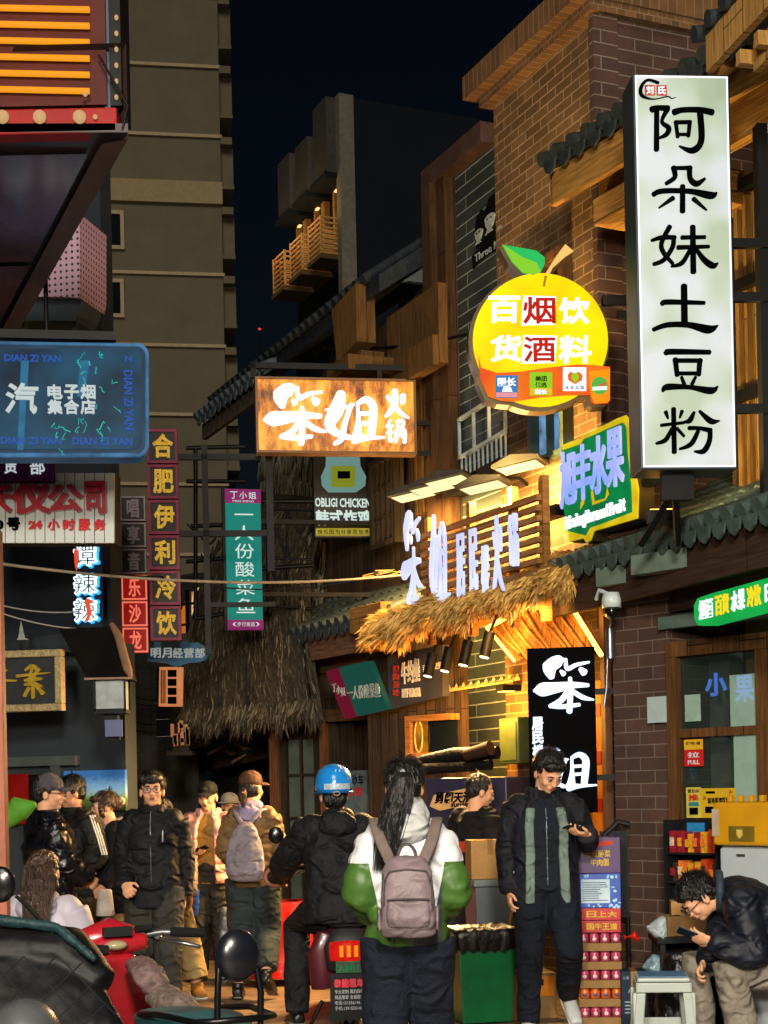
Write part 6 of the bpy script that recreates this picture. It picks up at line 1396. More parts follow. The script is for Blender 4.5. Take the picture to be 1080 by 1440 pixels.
    def trousers(s, mat, r=(.105, .078, .062), hemz=.0, name='trousers', disp=.022):
        J = s.J; b = s.mb(); b.ce = (.04, .07); b.loft([J['pel'] + Vector((0, 0, .1)), J['pel'], (J['hL'] + J['hR']) / 2 - Vector((0, 0, .05))], [(.155, .115), (.17, .13), (.15, .12)], s.side)
        for q in 'LR':
            a = J['a' + q] + Vector((0, 0, .0)); k_ = J['k' + q]
            b.loft([J['h' + q], J['h' + q].lerp(k_, .5), k_, k_.lerp(a, .55), a.lerp(k_, hemz)], [r[0] * 1.08, r[0] * .92, r[1], (r[1] + r[2]) / 2, r[2]], s.side)
        return soft(b, name, mat, s.T, .01, disp, .11)
    def shoes(s, mat, sole=None, big=1.0):
        for q in 'LR':
            J = s.J; f = s.foot[q].normalized(); a = J['a' + q]; b = s.mb(); sd = f.cross(Vector((0, 0, 1))).normalized()
            b.loft([a - f * .055 + Vector((0, 0, -.04)), a + f * .02 + Vector((0, 0, -.03)), a + f * .11 + Vector((0, 0, -.048)), a + f * .18 + Vector((0, 0, -.055))], [(.04 * big, .04), (.042 * big, .048), (.047 * big, .034), (.038 * big, .024)], sd, 14)
            b.loft([a + Vector((0, 0, -.04)), a + Vector((0, 0, .03))], [.044 * big, .045 * big], sd)
            o = soft(b, 'shoe', mat, s.T, .007, 0, .1, 2)
            if sole:
                b = s.mb(); b.loft([a - f * .06 + Vector((0, 0, -.072)), a + f * .18 + Vector((0, 0, -.076))], [(.042 * big, .013), (.043 * big, .01)], sd, 14, 0, 3); b.build('sole', sole, o)
    def jacket(s, mat, hem=.80, bulk=1.0, sleeve=(.088, .074, .058), puff=0, rings=9, name='jacket', disp=.02, collar=.0, hemr=(.2, .15), vox=.009, hood=None, sl=True, slmat=None):
        J = s.J; hd = J['pel'] + (J['pel'] - J['wst']).normalized() * (J['pel'].z - hem)
        pts = [hd, J['pel'] + Vector((0, 0, .02)), J['wst'], J['chest'], J['chest'].lerp(J['neck'], .62), J['neck'] - Vector((0, 0, .005))]
        rr_ = [(hemr[0] * bulk, hemr[1] * bulk), (.192 * bulk, .146 * bulk), (.182 * bulk, .138 * bulk), (.195 * bulk, .142 * bulk), (.172 * bulk, .112 * bulk), (.082, .078)]
        b = s.mb(); b.ce = (.03, .06)
        if puff: pts, rr_ = puffed(pts, rr_, rings, puff)
        b.loft(pts, rr_, s.side, 26, 0, 2.3)
        for q in 'LR':
            sp = [J['s' + q] + Vector((0, 0, -.012)), J['e' + q], J['w' + q]]
            b.ell(sp[0] - s.side * (.025 if q == 'R' else -.025), .08 * bulk, .085 * bulk, .085 * bulk)
            if not sl: continue
            sr = [x for x in sleeve]
            P, Q = (puffed(sp, sr, 6, puff * 1.2) if puff else resample(sp, sr, 6))
            b.loft(P, Q, (0, 1, 0), 16)
        if collar:
            n0 = J['neck']; up = (J['head'] - J['neck']).normalized()
            for k in range(18):
                a0 = 2 * pi * k / 18; p = n0 + Vector((cos(a0) * .08, sin(a0) * .078, -.01)); b.ell(p + up * collar * .5, .02, .02, collar * .75, None, 8, 6)
        return soft(b, name, mat, s.T, vox, disp, .13)
    def open_coat(s, mat, lining, hem=.8, gap=36, bulk=1.0, sleeve=(.088, .074, .058), puff=0, name='jacket', sl=True, th=.028, disp=.015, collar=True):
        J = s.J; hd = J['pel'] + Vector((0, 0, hem - J['pel'].z))
        pts = [hd, J['pel'] + Vector((0, 0, .02)), J['wst'], J['chest'], J['chest'].lerp(J['neck'], .62), J['neck'] + Vector((0, 0, .0))]
        rr_ = [(.215 * bulk, .165 * bulk), (.208 * bulk, .16 * bulk), (.2 * bulk, .155 * bulk), (.208 * bulk, .16 * bulk), (.18 * bulk, .125 * bulk), (.095, .095)]
        if puff: pts, rr_ = puffed(pts, rr_, 7, puff)
        g = gap / 2; b = s.mb(); b.shell(pts, rr_, -90 + g, 270 - g, th, s.side)
        for q in 'LR':
            sp = [J['s' + q] + Vector((0, 0, -.012)), J['e' + q], J['w' + q]]
            b.ell(sp[0] - s.side * (.02 if q == 'R' else -.02), .078 * bulk, .085 * bulk, .08 * bulk)
            if sl: P, Q = resample(sp, list(sleeve), 6); b.loft(P, Q, (0, 1, 0), 16)
        if collar:
            for k in range(15):
                a0 = R(-60 + 300 * k / 14); p = J['neck'] + Vector((cos(a0) * .098, sin(a0) * .095, .01)); b.ell(p, .018, .018, .055, None, 8, 6)
        o = soft(b, name, mat, s.T, .009, disp, .13)
        if lining:
            for sg in (-1, 1):
                b = s.mb(); L = []
                for i, (p, q_) in enumerate(zip(pts, rr_)):
                    an = R(270 - g - 2 if sg < 0 else -90 + g + 2); x = s.side * cos(an) * q_[0]; y = Vector((0, 1, 0)) * sin(an) * (q_[1] + .006); L.append(Vector(p) + x + y)
                b.tube(L[:-1], [.02] * (len(L) - 1), 8)
                b.tube([p + Vector((-sg * .022, .008, 0)) for p in L[:-1]], .018, 8)
                soft(b, 'lining', lining, o, .008, .004, .08)
        return o
    def hair_short(s, mat=None, vol=1.0, fringe=True, disp=.03, back=True):
        b = s.mb(); s.hell(b, (0, .03, .052), (.083 * vol, .094 * vol, .082 * vol)); s.hell(b, (0, .06, .0), (.078 * vol, .06, .085))
        if fringe:
            for x in (-.05, -.025, 0, .025, .05): s.hell(b, (x, -.068 + abs(x) * .3, .078 - abs(x) * .15), (.026, .03, .03))
        for x in (-.072, .072): s.hell(b, (x, .015, .03), (.014, .045, .045))
        return soft(b, 'hair', mat or HAIRB, s.T, .007, disp, .035, 2)
    def cap(s, mat, brim=True, brimdir=0, name='cap'):
        b = s.mb(); s.hell(b, (0, .012, .06), (.088, .105, .078)); s.hell(b, (0, .012, .045), (.09, .107, .03)); 
        if brim:
            rz = Matrix.Rotation(R(brimdir), 3, 'Z')
            for k in range(7):
                x = -.06 + .02 * k; c = rz @ Vector((x, -.13 + x * x * 6, .038 + .0 * k - x * x * 4)); b.ell(s.hp_(*c), .02, .05, .008, s.HR @ rz)
        return soft(b, name, mat, s.T, .007, .003, .08, 2)
def tufts(F, n, vol=1.0, mat=None, seed=1, face=-.3):
    """loose locks of hair lying over the scalp"""
    rr = random.Random(seed); b = F.mb()
    for i in range(n):
        a, el = rr.uniform(0, 2 * pi), rr.uniform(-.35, 1.35); c = Vector((cos(el) * cos(a), cos(el) * sin(a), sin(el)))
        if c.y < face and c.z < .62: continue
        p = Vector((c.x * .088 * vol, .028 + c.y * .102 * vol, .048 + c.z * .088 * vol)); fl = Vector((c.x * .5, c.y * .5 - .35, -.75 + rr.uniform(-.3, .3))); fl = fl - c * fl.dot(c) + c * rr.uniform(.0, .14); fl.normalize(); sd = fl.cross(c).normalized() * rr.uniform(.003, .006); l = rr.uniform(.03, .06)
        q_ = [p - sd, p + sd, p + sd * .7 + fl * l * .6 + c * .004, p - sd * .7 + fl * l * .6 + c * .004, p + fl * l]
        b.add([F.hp_(*x) for x in q_], [(0, 1, 2, 3), (3, 2, 4)])
    return tag(b.build('hair_locks', mat or HAIRB, F.T), kind='stuff')
def strands(F, path, rad, n, mat, seed=2):
    rr = random.Random(seed); b = F.mb(); m = len(path)
    for i in range(n):
        a, r = rr.uniform(0, 2 * pi), rr.uniform(.6, 1.08); dx, dy = cos(a) * r, sin(a) * r; w = rr.uniform(-.006, .006); e = rr.randint(m - 1, m) if m > 3 else m
        b.tube([Vector(path[k]) + Vector((dx * rad[k][0] + w * k, dy * rad[k][1], rr.uniform(-.004, .004))) for k in range(e)], [.0019] * (e - 1) + [.0006], 3)
    return tag(b.build('hair_strands', mat, F.T), kind='stuff')
def held_phone(at, dirv, nrm, label, lit=False):
    at = Vector(at); u = Vector(dirv).normalized(); n = Vector(nrm); n = (n - u * n.dot(u)).normalized(); s_ = u.cross(n)
    Mx = basis(at, s_, n, u); T_ = thing('phone', label, 'phone', at)
    b = MB(Mx); b.box(-.036, -.0045, -.074, .036, .0045, .074); b.build('body', M('phone_black', '#101114', .25), T_, .004)
    b = MB(Mx); b.box(-.033, .0047, -.07, .033, .0055, .07); b.build('screen', EM('phone_screen', '#b8c4d0', .6) if lit else M('phone_glass', '#0a0c10', .08), T_)
    b = MB(Mx); b.box(.008, -.0065, .04, .03, -.0047, .066); b.build('camera_bump', M('phone_black', ''), T_)
    return T_
def on_surface(o, mb, ray, off=.004):
    """lay a flat lettering mesh on a cloth surface along a ray direction"""
    dg = bpy.context.evaluated_depsgraph_get(); ev = o.evaluated_get(dg); mw = o.matrix_world
    from mathutils.bvhtree import BVHTree
    me = ev.to_mesh(); wt = o.matrix_world if o.parent is None else Matrix.Translation(o.parent.location)
    bv = BVHTree.FromPolygons([wt @ v.co for v in me.vertices], [tuple(p.vertices) for p in me.polygons])
    out = []
    for p in mb.v:
        h_ = bv.ray_cast(p - ray * 1.0, ray); out.append(h_[0] - ray * (off + 0) if h_[0] is not None else p)
    mb.v = out; ev.to_mesh_clear(); return mb
N90 = (0, -1, 0)
BLKC = cloth('black_cloth', '#14151a', .8); NAVY = cloth('navy_denim', '#101724', .8, .6); BLKT = cloth('black_trouser', '#17181b', .8); GREYT = cloth('charcoal_trouser', '#33332f', .8); 
SH_BLK = M('shoe_black', '#0c0c0d', .4); SH_WHT = M('shoe_white', '#b9bdbd', .5, 0, .2); SH_BRN = M('shoe_tan', '#8a6530', .7, 0, .3); RUB = M('rubber_sole', '#6b6a66', .7)
# --- A: woman with the taupe backpack, seen from behind
A = Fig('person from behind in a white and green puffer jacket with a long black ponytail', 569, 6.9, 180, 1.66, sL=(-.14, .01, 1.37), sR=(.14, .01, 1.37), eL=(-.205, .06, 1.12), eR=(.205, .06, 1.12), wL=(-.15, -.13, 1.0), wR=(.15, -.13, 1.0), aL=(-.1, -.12, .1), aR=(.11, .22, .16), kR=(.11, .02, .5), kL=(-.1, -.08, .49), hyaw=-4)
A.body(False); A.trousers(NAVY, (.125, .105, .088)); A.shoes(SH_WHT, RUB)
def white_green():
    m, t, bb = newmat('white_green_puffer'); tc = t.nodes.new('ShaderNodeTexCoord'); sp = t.nodes.new('ShaderNodeSeparateXYZ'); t.links.new(tc.outputs['Object'], sp.inputs[0])
    ax = t.nodes.new('ShaderNodeMath'); ax.operation = 'ABSOLUTE'; t.links.new(sp.outputs[0], ax.inputs[0])
    # the colour seam: level on the sleeves, dropping towards the middle of the back
    mr = t.nodes.new('ShaderNodeMapRange'); mr.inputs['From Min'].default_value = .12; mr.inputs['From Max'].default_value = .165; mr.inputs['To Min'].default_value = .99; mr.inputs['To Max'].default_value = 1.215
    t.links.new(ax.outputs[0], mr.inputs[0]); gt = t.nodes.new('ShaderNodeMath'); gt.operation = 'GREATER_THAN'; t.links.new(sp.outputs[2], gt.inputs[0]); t.links.new(mr.outputs[0], gt.inputs[1])
    g2 = t.nodes.new('ShaderNodeMath'); g2.operation = 'GREATER_THAN'; g2.inputs[1].default_value = .02; t.links.new(sp.outputs[0], g2.inputs[0])
    l1 = t.nodes.new('ShaderNodeMath'); l1.operation = 'LESS_THAN'; l1.inputs[1].default_value = .15; t.links.new(ax.outputs[0], l1.inputs[0])
    an = t.nodes.new('ShaderNodeMath'); an.operation = 'MULTIPLY'; t.links.new(g2.outputs[0], an.inputs[0]); t.links.new(l1.outputs[0], an.inputs[1])
    lo = t.nodes.new('ShaderNodeMix'); lo.data_type = 'RGBA'; lo.inputs[6].default_value = (*C('#3a5e20'), 1); lo.inputs[7].default_value = (*C('#3c3f44'), 1); t.links.new(an.outputs[0], lo.inputs[0])
    mx = t.nodes.new('ShaderNodeMix'); mx.data_type = 'RGBA'; mx.inputs[7].default_value = (*C('#c9ccd0'), 1); t.links.new(gt.outputs[0], mx.inputs[0]); t.links.new(lo.outputs[2], mx.inputs[6])
    t.links.new(mx.outputs[2], bb.inputs['Base Color']); bb.inputs['Roughness'].default_value = .5
    nz = t.nodes.new('ShaderNodeTexNoise'); nz.noise_type = 'RIDGED_MULTIFRACTAL'; nz.inputs['Scale'].default_value = 6; nz.inputs['Detail'].default_value = 3; nz.inputs['Distortion'].default_value = 1; t.links.new(tc.outputs['Object'], nz.inputs['Vector']); bp = t.nodes.new('ShaderNodeBump'); bp.inputs['Strength'].default_value = .9; bp.inputs['Distance'].default_value = .05
    t.links.new(nz.outputs['Fac'], bp.inputs['Height']); t.links.new(bp.outputs[0], bb.inputs['Normal']); return m
ja = A.jacket(white_green(), .87, .98, (.085, .092, .075), .085, 6, disp=.03)
b = A.mb(); b.loft([(0, .03, 1.40), (0, .035, 1.46), (0, .03, 1.515)], [(.115, .1), (.115, .095), (.085, .08)]); b.ell((0, .11, 1.40), .11, .055, .075); soft(b, 'hood', cloth('hood_grey', '#b4b6b6', .8), A.T, .008, .02, .08)
b = A.mb(); A.hell(b, (0, .02, .045), (.085, .098, .085)); A.hell(b, (0, .045, -.01), (.08, .07, .09)); soft(b, 'hair', HAIRB, A.T, .007, .012, .03, 2)
b = A.mb(); b.loft([A.hp_(0, .1, .05), A.hp_(.0, .15, .03), A.hp_(.02, .155, -.06), A.hp_(.045, .16, -.16), A.hp_(.075, .17, -.26), A.hp_(.09, .17, -.34)], [.025, .038, .05, .045, .03, .008], (1, 0, 0)); b.loft([A.hp_(.03, .15, -.02), A.hp_(.09, .15, -.16), A.hp_(.115, .16, -.27)], [.02, .02, .006]); soft(b, 'ponytail', HAIRB, A.T, .007, .02, .03, 2)
b = A.mb(); b.ell(A.hp_(0, .125, .045), .018, .03, .03); b.build('hair_tie', M('hair_tie', '#9aa2aa', .4), A.T)
bpy.context.view_layer.update()
p0 = A.Mt @ Vector((0, .3, 1.352)); fm = basis(p0, Vector((1, 0, 0)), Vector((0, 1, 0)), Vector((0, 0, 1)))
t_ = MB(fm); ss = "RE NOT SO SPECIAL"; text(t_, ss, -.105, -.008, .1, .011, 0, .0005, .03); on_surface(ja, t_, Vector((0, 1, 0)), .006); t_.build('back_lettering', M('print_black', '#101214', .6), A.T)
# the backpack on her back
def PB(x, y, z): return A.Mt @ Vector((x, y, z))
TA = cloth('taupe_nylon', '#75666a', .45, .2, .3, 0, .35, .6); TD = M('taupe_dark', '#4d4344', .5)
T = thing('backpack', 'large taupe zipped backpack with a grab handle on the white puffer jacket', 'backpack', PB(0, .3, .9))
BP = A.Mt @ Matrix.Translation((0, 0, .95 - .86 * .78)) @ Matrix.Diagonal((.8, 1, .78, 1))
b = MB(BP); b.loft([(0, .255, .86), (0, .27, .9), (0, .275, 1.05), (0, .265, 1.2), (0, .245, 1.265)], [(.15, .075), (.155, .085), (.15, .085), (.135, .075), (.1, .05)], (1, 0, 0), 24, 0, 3.2); body_ = soft(b, 'main_bag', TA, T, .007, .02, .12)
b = MB(BP); b.loft([(0, .335, .9), (0, .345, .95), (0, .34, 1.04)], [(.115, .03), (.12, .034), (.11, .024)], (1, 0, 0), 20, 0, 4); soft(b, 'front_pocket', TA, T, .006, .014, .09)
b = MB(BP); b.tube([(-.115, .365, 1.05), (0, .378, 1.055), (.115, .365, 1.05)], .005, 6); b.tube([(-.13, .34, 1.02), (-.13, .348, 1.15), (-.1, .345, 1.205), (0, .345, 1.215), (.1, .345, 1.205), (.13, .348, 1.15), (.13, .34, 1.02)], .0055, 6); b.build('zip', TD, T)
b = MB(BP); b.tube([(.05 * cos(a), .27, 1.265 + .085 * sin(a)) for a in [pi * k / 10 for k in range(11)]], .009, 8); b.build('grab_handle', TD, T)
for sx in (-1, 1):
    b = A.mb(); P, Q = resample([(sx * .07, .235, 1.25), (sx * .115, .2, 1.35), (sx * .14, .11, 1.435), (sx * .145, -.02, 1.42), (sx * .14, -.13, 1.3)], [(.026, .012)] * 5, 12); b.loft(P, Q, (1, 0, 0), 12, 0, 3); b.build('shoulder_strap', M('strap_taupe', '#6a5d58', .7, 0, .2, 20, .4, 120), T)
    b = MB(BP); b.loft([(sx * .155, .27, .88), (sx * .158, .28, 1.0)], [(.018, .06), (.012, .05)], (1, 0, 0), 12); soft(b, 'side_pocket', TA, T, .006, .01, .06)
strands(A, [A.hp_(0, .12, .06), A.hp_(.0, .15, .03), A.hp_(.02, .155, -.06), A.hp_(.045, .16, -.16), A.hp_(.075, .17, -.26), A.hp_(.095, .175, -.37)], [(.03, .03), (.042, .035), (.055, .045), (.05, .042), (.04, .03), (.02, .015)], 420, HAIRB, 4); tufts(A, 500, 1.0, None, 3, -2)
# --- C: man looking at his phone
Cg = Fig('person in an open dark jacket with pale lining, looking down at a phone', 764, 9.7, 0, 1.74, SKIN_W, head=(.03, -.06, 1.575), hyaw=22, hpitch=34, sL=(-.17, .01, 1.385), sR=(.17, .01, 1.385), eL=(-.225, .05, 1.11), wL=(-.22, -.03, .86), eR=(.27, .02, 1.13), wR=(.235, -.2, 1.2),
         kL=(-.11, -.08, .48), aL=(-.13, -.1, .08), kR=(.12, -.17, .5), aR=(.15, .2, .2), fR=(.2, -1, -.7), handR=dict(dir=(-.8, -.35, .12), palm=(.1, .1, 1), curl=26, thumb=-1))
Cg.body(); Cg.trousers(NAVY, (.112, .082, .066)); Cg.shoes(SH_WHT, SH_WHT)
Cg.jacket(cloth('navy_knit', '#1a222c', .85, .8), .86, .94, sl=False, name='cardigan', disp=.012, collar=.0)
b = Cg.mb(); b.loft([(0, 0, 1.40), (0, -.01, 1.46)], [(.078, .074), (.07, .068)]); soft(b, 'polo_neck', cloth('black_knit', '#0e0f12', .9), Cg.T, .007)
b = Cg.mb(); b.tube([(0, -.15, .9), (0, -.142, 1.1), (0, -.142, 1.25), (0, -.11, 1.36)], .004, 5)
for i in range(7): b.ell((0, -.152, .94 + i * .06), .007, .004, .007)
b.build('zip', M('zip_grey', '#6a7480', .3, .8), Cg.T)
Cg.open_coat(cloth('dark_jacket', '#16181f', .7), cloth('sage_lining', '#6f8078', .8), .79, 62, 1.0, (.085, .074, .062))
Cg.hair_short(vol=1.03)
tufts(Cg, 520, 1.0, None, 5)
b = Cg.mb()
for p in ((.2, -.13, 1.25), (-.2, -.14, .98)): b.ell(p, .008, .006, .008)
b.build('snap', STEEL, Cg.T)
hw = Cg.Mt @ Vector((.235 - .075, -.235, 1.24)); held_phone(hw, (-.9, -.45, .15), (.0, .3, 1), 'black phone held level by the walker in the open dark jacket')
# --- G: man with glasses
Gm = Fig('person in a loose black zip jacket and thin-rimmed glasses, walking forward on the left', 214, 10.6, 0, 1.665, SKIN_W, hyaw=8, hpitch=-3, sL=(-.16, .0, 1.385), sR=(.16, .0, 1.385), eL=(-.205, .0, 1.1), wL=(-.17, -.2, .95), eR=(.205, .06, 1.09), wR=(.2, .02, .85), kL=(-.1, -.05, .49), aL=(-.1, .1, .1), kR=(.1, -.1, .49), aR=(.11, -.16, .085), handL=dict(dir=(.35, -.6, -.5), palm=(.5, .3, -.5), curl=60))
Gm.body(); Gm.trousers(GREYT, (.125, .1, .085)); Gm.shoes(SH_BLK, RUB)
Gm.jacket(cloth('black_shell', '#111318', .65), .78, 1.04, (.09, .08, .062), collar=.06, disp=.03)
b = Gm.mb(); b.tube([(.09, -.165, 1.31), (.088, -.17, 1.23)], .006, 6); b.build('chest_zip', STEEL, Gm.T)
Gm.hair_short(vol=1.06, disp=.045)
b = Gm.mb(); Gm.hell(b, (0, .07, -.08), (.07, .04, .07)); Gm.hell(b, (0, -.075, .068), (.062, .02, .03)); soft(b, 'hair', HAIRB, Gm.T, .007, .02, .03, 2)
tufts(Gm, 560, 1.04, None, 6)
def glasses(F, mat, lens=True):
    b = F.mb()
    for x in (-.033, .033): b.tube([F.hp_(x + .027 * cos(a), -.108, -.002 + .02 * sin(a)) for a in [2 * pi * k / 14 for k in range(15)]], .0022, 6, 0)
    b.tube([F.hp_(-.007, -.108, .003), F.hp_(.007, -.108, .003)], .0022, 6)
    for x in (-1, 1): b.tube([F.hp_(x * .06, -.106, .003), F.hp_(x * .075, -.05, .004), F.hp_(x * .08, .01, 0)], .0022, 6)
    o = b.build('glasses', mat, F.T)
    if lens:
        b = F.mb()
        for x in (-.033, .033): b.add([F.hp_(x + .025 * cos(a), -.107, -.002 + .018 * sin(a)) for a in [2 * pi * k / 14 for k in range(14)]], [tuple(range(14))])
        b.build('lens', GLASS('spectacle_lens', '#c8d0d4', .02, .12), o)
glasses(Gm, BLACKM)
b = Gm.mb(); b.tube([(0.002, -.148, z) for z in (.82, .95, 1.08, 1.2)] + [(0, -.13, 1.36), (0, -.1, 1.44)], .004, 5); on_ = b.build('front_zip', M('zip_grey', ''), Gm.T)
# --- E: woman in the brown puffer
Em = Fig('person from behind in a brown quilted jacket and dark cap, ponytail over a lilac hood', 353, 11.6, 172, 1.665, sL=(-.145, .01, 1.385), sR=(.145, .01, 1.385), eL=(-.195, -.03, 1.12), eR=(.205, .02, 1.12), wL=(-.14, -.2, 1.1), wR=(.17, -.15, 1.0), kR=(.1, .0, .49), aR=(.11, .1, .09), kL=(-.1, -.03, .49), aL=(-.13, .2, .2), fL=(-.1, -.8, -.5), hyaw=-22)
Em.body(False); Em.trousers(cloth('teal_denim', '#2c3638', .8, .7, .5), (.125, .105, .085), .12); Em.shoes(SH_BLK, SH_BLK)
Em.jacket(cloth('brown_quilt', '#6d5738', .5), .84, .98, (.085, .08, .062), .08, 9, disp=.025)
b = Em.mb(); b.loft([(0, .02, 1.40), (0, .025, 1.47)], [(.11, .1), (.09, .085)]); b.ell((0, .1, 1.385), .1, .05, .07); soft(b, 'hood', cloth('lilac_hood', '#8f83a4', .85), Em.T, .008, .025, .06)
b = Em.mb(); Em.hell(b, (0, .03, -.005), (.08, .085, .09)); soft(b, 'hair', HAIRB, Em.T, .008, .01, .04); b = Em.mb(); b.loft([Em.hp_(0, .1, .0), Em.hp_(-.01, .135, -.04), Em.hp_(-.02, .13, -.15)], [.02, .035, .015]); soft(b, 'ponytail', HAIRN, Em.T, .008, .015, .03)
Em.cap(cloth('brown_cap', '#4a2f20', .8), True)
T = thing('backpack', 'slouchy grey-lilac teardrop backpack on the brown quilted jacket', 'backpack', Em.Mt @ Vector((0, .25, .95)))
GB = cloth('grey_nylon', '#7d7680', .55)
b = Em.mb(); b.loft([(0, .235, .92), (0, .25, .98), (0, .245, 1.12), (0, .22, 1.27), (0, .19, 1.33)], [(.13, .075), (.15, .09), (.14, .085), (.09, .05), (.04, .03)], (1, 0, 0), 22, 0, 2.6); soft(b, 'main_bag', GB, T, .008, .035, .1)
b = Em.mb(); b.loft([(0, .31, .95), (0, .325, 1.04)], [(.12, .028), (.11, .02)], (1, 0, 0), 18, 0, 3); soft(b, 'front_pocket', GB, T, .008, .02, .08)
for sx in (-1, 1): b = Em.mb(); P, Q = resample([(sx * .03, .2, 1.32), (sx * .1, .13, 1.42), (sx * .13, .0, 1.43), (sx * .14, -.12, 1.3)], [(.018, .01)] * 4, 9); b.loft(P, Q, (1, 0, 0), 10); b.build('shoulder_strap', GB, T)
# --- F: man in the pink vest
Fm = Fig('person in a pink padded vest over a mustard top, in a black cap', 292, 12.7, -6, 1.6, SKIN_W, hyaw=-6, hpitch=8, sL=(-.18, .0, 1.385), sR=(.18, .0, 1.385), eL=(-.25, -.02, 1.1), wL=(-.1, -.22, 1.1), eR=(.25, .03, 1.1), wR=(.22, -.03, .88), handL=dict(dir=(.8, -.3, .1), palm=(-.1, .1, 1), curl=28))
Fm.body(); Fm.trousers(GREYT, (.118, .09, .075)); Fm.shoes(SH_BLK, RUB)
Fm.jacket(cloth('mustard_knit', '#a07c3e', .85), .84, .8, (.075, .065, .05), name='jumper', disp=.015)
Fm.open_coat(cloth('pink_padding', '#d49a94', .5), None, .84, 44, 1.1, puff=.06, name='vest', sl=False, th=.045)
Fm.cap(cloth('black_cap', '#14161a', .7)); b = Fm.mb(); Fm.hell(b, (0, .05, -.0), (.079, .06, .07)); soft(b, 'hair', HAIRB, Fm.T, .008, .01, .03)
held_phone(Fm.Mt @ Vector((-.02, -.27, 1.14)), (.8, -.3, .3), (-.1, .4, 1), 'dark phone held up by the person in the pink vest')
# --- H: smoking woman in profile
Hm = Fig('person in a black coat with a white fur collar, in profile, raising a cigarette', 152, 11.6, -62, 1.55, SKIN_W, hyaw=-8, hpitch=6, eL=(-.2, -.12, 1.2), wL=(-.05, -.24, 1.42), eR=(.22, .0, 1.12), wR=(.2, -.12, .95), handL=dict(dir=(.15, .2, 1), palm=(.2, .9, -.1), curl=40), head=(0, -.04, 1.575))
Hm.body(); Hm.trousers(cloth('cream_trouser', '#b09868', .8), (.12, .1, .09)); Hm.shoes(SH_BLK)
Hm.jacket(cloth('black_coat', '#121216', .85), .72, 1.15, (.09, .08, .062), disp=.025)
b = Hm.mb()
for k in range(14): a0 = 2 * pi * k / 14; b.ell((.115 * cos(a0), .01 + .105 * sin(a0), 1.41 - .03 * cos(a0 + 1.57)), .038, .038, .05)
soft(b, 'fur_collar', M('fur_white', '#b8ae9c', .95, 0, .3, 30, 1, 90), Hm.T, .008, .03, .03)
b = Hm.mb(); Hm.hell(b, (0, .03, .045), (.085, .095, .085)); Hm.hell(b, (0, .1, .02), (.05, .055, .055)); 
for x in (-.07, .07): Hm.hell(b, (x, -.03, -.02), (.016, .03, .075))
for x in (-.04, 0, .04): Hm.hell(b, (x, -.07, .07), (.03, .03, .03))
soft(b, 'hair', HAIRN, Hm.T, .007, .05, .03, 1)
b = Hm.mb(); tufts(Hm, 420, 1.03, HAIRN, 9); Hm.hell(b, (0, .15, .03), (.02, .03, .035)); b.build('hair_clip', M('clip_pearl', '#b8a894', .3), Hm.T)
b = MB(); p = Hm.Mt @ Vector((-.0, -.26, 1.505)); p2 = Hm.Mt @ Vector((-.03, -.33, 1.51)); b.tube([p, p2], .004, 6); solo(b, 'cigarette', M('paper_white', '#c8c4ba', .7), 'thin white cigarette at the lips of the person with the fur collar', 'cigarette')
b = MB(); q_ = Hm.Mt @ Vector((.2, -.1, .86)); b.loft([q_ + Vector((.02, -.16, -.12)), q_ + Vector((.02, -.16, .06))], [(.07, .03), (.05, .02)], (1, 0, 0), 14, 0, 3); solo(b, 'handbag', M('bag_cream', '#b9b0a4', .6, 0, .2, 10, .4), 'small pale handbag hanging by the black coat', 'bag')
# --- I: cap man in shiny puffer
Im = Fig('person in a shiny black padded jacket and grey cap, turned away to the right', 66, 10.4, 115, 1.66, hyaw=-22, hpitch=4, eL=(-.26, -.03, 1.12), wL=(-.16, -.22, 1.0), eR=(.26, .0, 1.12), wR=(.16, -.22, 1.0))
Im.body(); Im.trousers(BLKT); Im.shoes(SH_BLK)
Im.jacket(cloth('shiny_black', '#0e1016', .28, .1, .3, .1, .4), .76, 1.24, (.112, .1, .075), .06, 8, disp=.05, collar=.05)
Im.hair_short(fringe=False, disp=.01); Im.cap(cloth('grey_cap', '#4a4a50', .8)); glasses(Im, BLACKM, False)
# --- J: man facing left with striped sleeve
Jm = Fig('person in a dark jacket with white sleeve stripes, facing the one in the grey cap', 101, 11.5, -40, 1.66, SKIN_W, hyaw=-22, hpitch=14, eL=(-.26, -.03, 1.1), wL=(-.12, -.22, 1.0), eR=(.26, .02, 1.1), wR=(.12, -.24, .98))
Jm.body(); Jm.trousers(cloth('khaki_padded', '#4c4231', .7), (.13, .11, .09)); Jm.shoes(SH_BLK)
jj = Jm.jacket(cloth('olive_black', '#1d1d1c', .6), .8, 1.12, (.1, .09, .07), .04, 7, disp=.03, collar=.05); Jm.hair_short(); tufts(Jm, 350, 1.0, None, 10)
b = Jm.mb()
for k in range(3):
    o = Vector((.03, -.04 + k * .022, 0)); b.tube([Jm.J['sR'] + o + Vector((.045, 0, .03)), Jm.J['sR'].lerp(Jm.J['eR'], .5) + o + Vector((.075, -.0, 0)), Jm.J['eR'] + o + Vector((.07, 0, .02))], .006, 6)
b.build('sleeve_stripes', M('stripe_white', '#c8c8c4', .6), jj)
